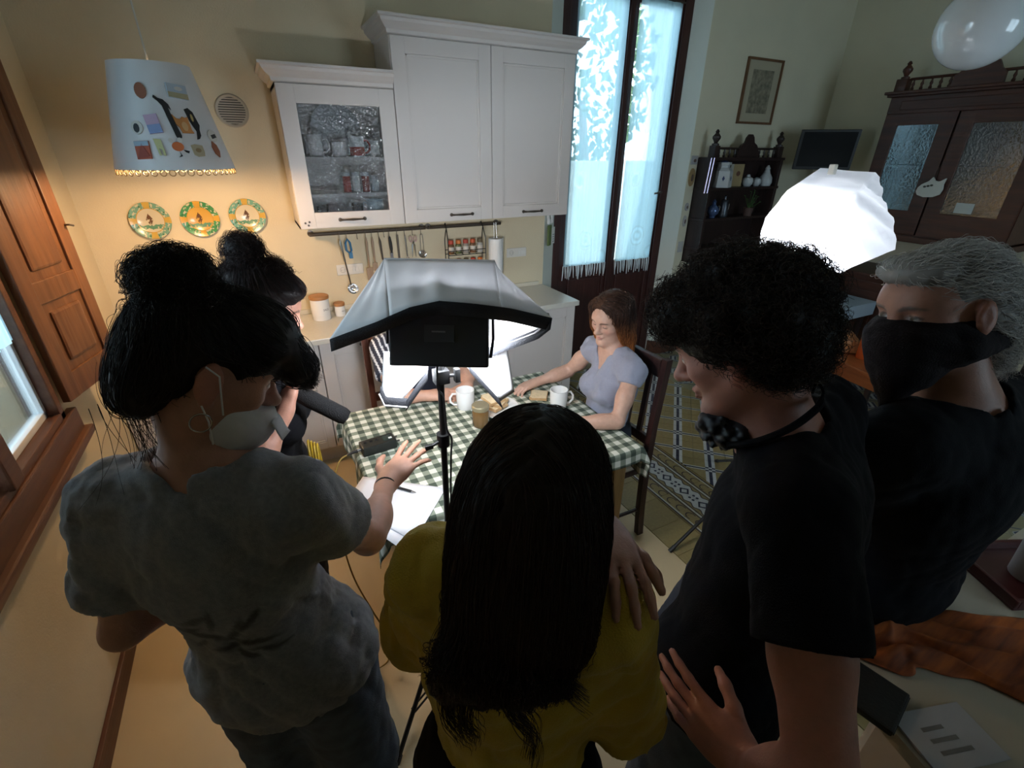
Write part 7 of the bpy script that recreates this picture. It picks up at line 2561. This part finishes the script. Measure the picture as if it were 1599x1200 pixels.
def grey_tint(A):
    g = np.random.default_rng(3)
    b = np.clip(g.normal(.52, .16, (A.shape[0], 1, 1)), .12, .85)
    return np.broadcast_to(b*np.array((1, .97, .94)), A.shape)
add_strands(E_, [clear_ears(E_, p1), clear_ears(E_, p2, .02)], grey_tint, parent=E_.root, rad=.0005)
M_band = mat('bandana_black', (.010, .007, .009), .85, spec=.2, bump=.3, bscale=300)
S = Solid()
S.ell(H(.035, 0, -.045), (.102, .084, .07), H.R, .02)
S.ell(H(.06, 0, -.10), (.06, .06, .06), H.R, .03)
S.cone(H(.085, 0, -.09), H(.10, .0, -.20), .045, .012, .03, squash=(H.x, .8))
S.cone(H(.01, .07, -.062), H(-.085, .05, -.07), .03, .022, .03)
S.cone(H(.01, -.07, -.062), H(-.085, -.05, -.07), .03, .022, .03)
E_.wear('bandana', S, M_band, .005, folds(81, .004, (10, 20), 7), [(H(0, 0, -.012)+H.x*0, unit(H.z-.12*H.x))])

# ===== seated woman in the grey-blue T-shirt
f = unit((-1, .04, 0))
J = dict(head=(1.385, 1.66, 1.2), neckbase=(1.415, 1.645, 1.055), shL=(1.395, 1.475, 1.0), shR=(1.41, 1.79, 1.0), chest=(1.415, 1.63, .875), pelvis=(1.385, 1.63, .575), elL=(1.275, 1.41, .80), wrL=(1.09, 1.505, .797), elR=(1.33, 1.90, .84), wrR=(1.14, 1.925, .80))
for sd, s_ in (('L', -1), ('R', 1)):
    J['hip'+sd] = np.array((1.36, 1.63+s_*.085, .56))
    J['knee'+sd] = np.array((.98, 1.63+s_*.10, .535))
    J['ank'+sd] = np.array((1.0, 1.63+s_*.10, .085))
G = Person('seated woman with a brown bob and grey-blue T-shirt at the table', J, f, (-.95, -.22, -.22), (-.16, -.1, .98), skin=(.60, .36, .27), girth=.93, hs=.97)
hd = [lambda S: hand_prims(S, J['wrR'], (-.1, -.01, -.012), (0, .1, 1), -1, (.55, .6, .6, .6), .05, (.5, .5), .92),
      lambda S: hand_prims(S, J['wrL'], (-.1, .04, -.006), (0, .1, 1), 1, (.3, .3, .3, .3), .05, (.6, .3), .92)]
G.body(.0042, hd, eye='closed', lips=(.55, .2, .17), brow=(.10, .05, .035))
G.tshirt(mat('grey_blue_jersey', (.30, .315, .40), .9, var=.06, vscale=100, bump=.2, bscale=500, sheen=.15), g=.008, sleeve=.26, sg=.016, hem=-.08, neck=.072, vneck=.15, seed=18, amp=.008, h=.005)
G.trousers(mat('dark_jeans', (.025, .03, .045), .85), .010, .02, .10, .009, 15, .004, 'jeans')
G.shoes(M_blackp)
H = G.H
def ombre(z0, z1, c0, c1, var=.25):
    c0, c1 = np.array(c0), np.array(c1)
    def fn(A):
        g = np.random.default_rng(2)
        t = np.clip((z0-A[..., 2])/(z0-z1), 0, 1)[..., None]
        c = c0*(1-t)+c1*t
        if A.ndim == 3:
            c = c*np.clip(1+var*g.normal(size=(A.shape[0], 1, 1)), .4, 1.8)
        return c
    return fn
om = ombre(1.21, 1.06, (.055, .026, .017), (.36, .125, .035), .7)
S = Solid()
S.ell(H(-.02, 0, .043), (.104, .084, .088), H.R, .03)
S.ell(H(-.055, 0, -.04), (.065, .088, .09), H.R, .04)
S.ell(H(-.058, 0, -.125), (.056, .09, .055), H.R, .04)
for sy in (1, -1):
    S.cone(H(.02, sy*.072, .05), H(.005, sy*.085, -.06), .028, .02, .03)
    S.cone(H(-.015, sy*.082, -.04), H(-.025, sy*.086, -.155), .03, .022, .03)
S.ell(H(.10, 0, -.04), (.068, .076, .125), H.R, .012, 's')
S.ell(H(.085, 0, .04), (.03, .05, .04), H.R, .01, 's')
for sy in (1, -1):
    S.ell(H(.01, sy*.092, -.01), (.016, .02, .026), H.R, .008, 's')
V, F = S.mesh(.0045, folds(91, .003, (16, 28), 6, (0, 0, 1), .8))
G.place(np_obj('hair', V, F, M_hair, G.root, om(V)))
def bobflow(P):
    q = H.loc(P)
    v = np.tile(np.array((0., 0, -1)), (len(P), 1))
    t = np.clip((q[:, 2]-.06)/.05, 0, 1)[:, None]
    o = np.sign(q[:, 1:2]+.01)*H.y-.5*H.x
    return v*(1-t)+o*t
rt = scatter(V, 3200, H.loc(V)[:, 2] > -.10, 92)
p1 = flow_paths(S, rt, bobflow, 22, .0075, (-.001, .005), .10, 93, .3, .10)
add_strands(G, [p1], om, parent=G.root, rad=.0008)

# ===== person behind the softbox
f = unit((.05, -1, 0))
J = dict(head=(.615, 2.24, 1.17), neckbase=(.61, 2.31, 1.03), shL=(.77, 2.33, .975), shR=(.45, 2.33, .975), chest=(.61, 2.33, .86), pelvis=(.60, 2.36, .57), elL=(.86, 2.17, .82), wrL=(.80, 2.04, .805), elR=(.43, 2.09, .805), wrR=(.60, 2.03, .80))
for sd, s_ in (('L', 1), ('R', -1)):
    J['hip'+sd] = np.array((.60+s_*.085, 2.34, .56))
    J['knee'+sd] = np.array((.60+s_*.10, 1.95, .535))
    J['ank'+sd] = np.array((.60+s_*.10, 1.97, .085))
K_ = Person('person in a dark striped top mostly hidden behind the softbox', J, f, (.02, -.9, -.4), male=True, skin=(.56, .31, .22), girth=.88, hs=.98)
hd = [lambda S: hand_prims(S, J['wrR'], (.1, -.05, .008), (-.3, -.3, .85), 1, (.55, .6, .65, .7), .04, (.6, .4), .92),
      lambda S: hand_prims(S, J['wrL'], (-.1, -.03, -.01), (0, .1, 1), -1, (.4, .4, .4, .4), .05, (.5, .3), .92)]
K_.body(.005, hd, eye='closed')
def stripes(V):
    col = np.tile(np.array((.018, .02, .035)), (len(V), 1))
    k = (np.sin(V[:, 0]*230+V[:, 2]*40) > .55) & (V[:, 0] < .56)
    col[k] = (.6, .6, .62)
    return col
K_.tshirt(mat('striped_jersey', (.02, .02, .03), .85, attr='tint', bump=.2, bscale=400), g=.012, sleeve=.6, sg=.03, hem=-.05, seed=19, amp=.005, name='striped_top', h=.0065, tint=stripes)
K_.trousers(mat('dark_jeans', (.025, .03, .045), .85), .01, .02, .10, .009, 15, .004, 'jeans')
K_.shoes(M_blackp)
H = K_.H
S = Solid()
S.ell(H(-.02, 0, .045), (.106, .084, .09), H.R, .03)
S.ell(H(-.07, 0, -.02), (.045, .068, .055), H.R, .03)
S.ell(H(.10, 0, -.035), (.06, .09, .08), H.R, .015, 's')
V, F = S.mesh(.006, folds(95, .004, (16, 28), 6))
K_.place(np_obj('hair', V, F, M_hair, K_.root, plain_tint((.02, .012, .008))(V)))
rt = scatter(V, 900, H.loc(V)[:, 2] > -.05, 96)
p1 = flow_paths(S, rt, lambda P: np.tile(-H.z*.6+H.x*.4, (len(P), 1)), 10, .007, (0, .006), .3, 97, .5, .2)
add_strands(K_, [p1], plain_tint((.024, .014, .010), .3), parent=K_.root, rad=.0006)
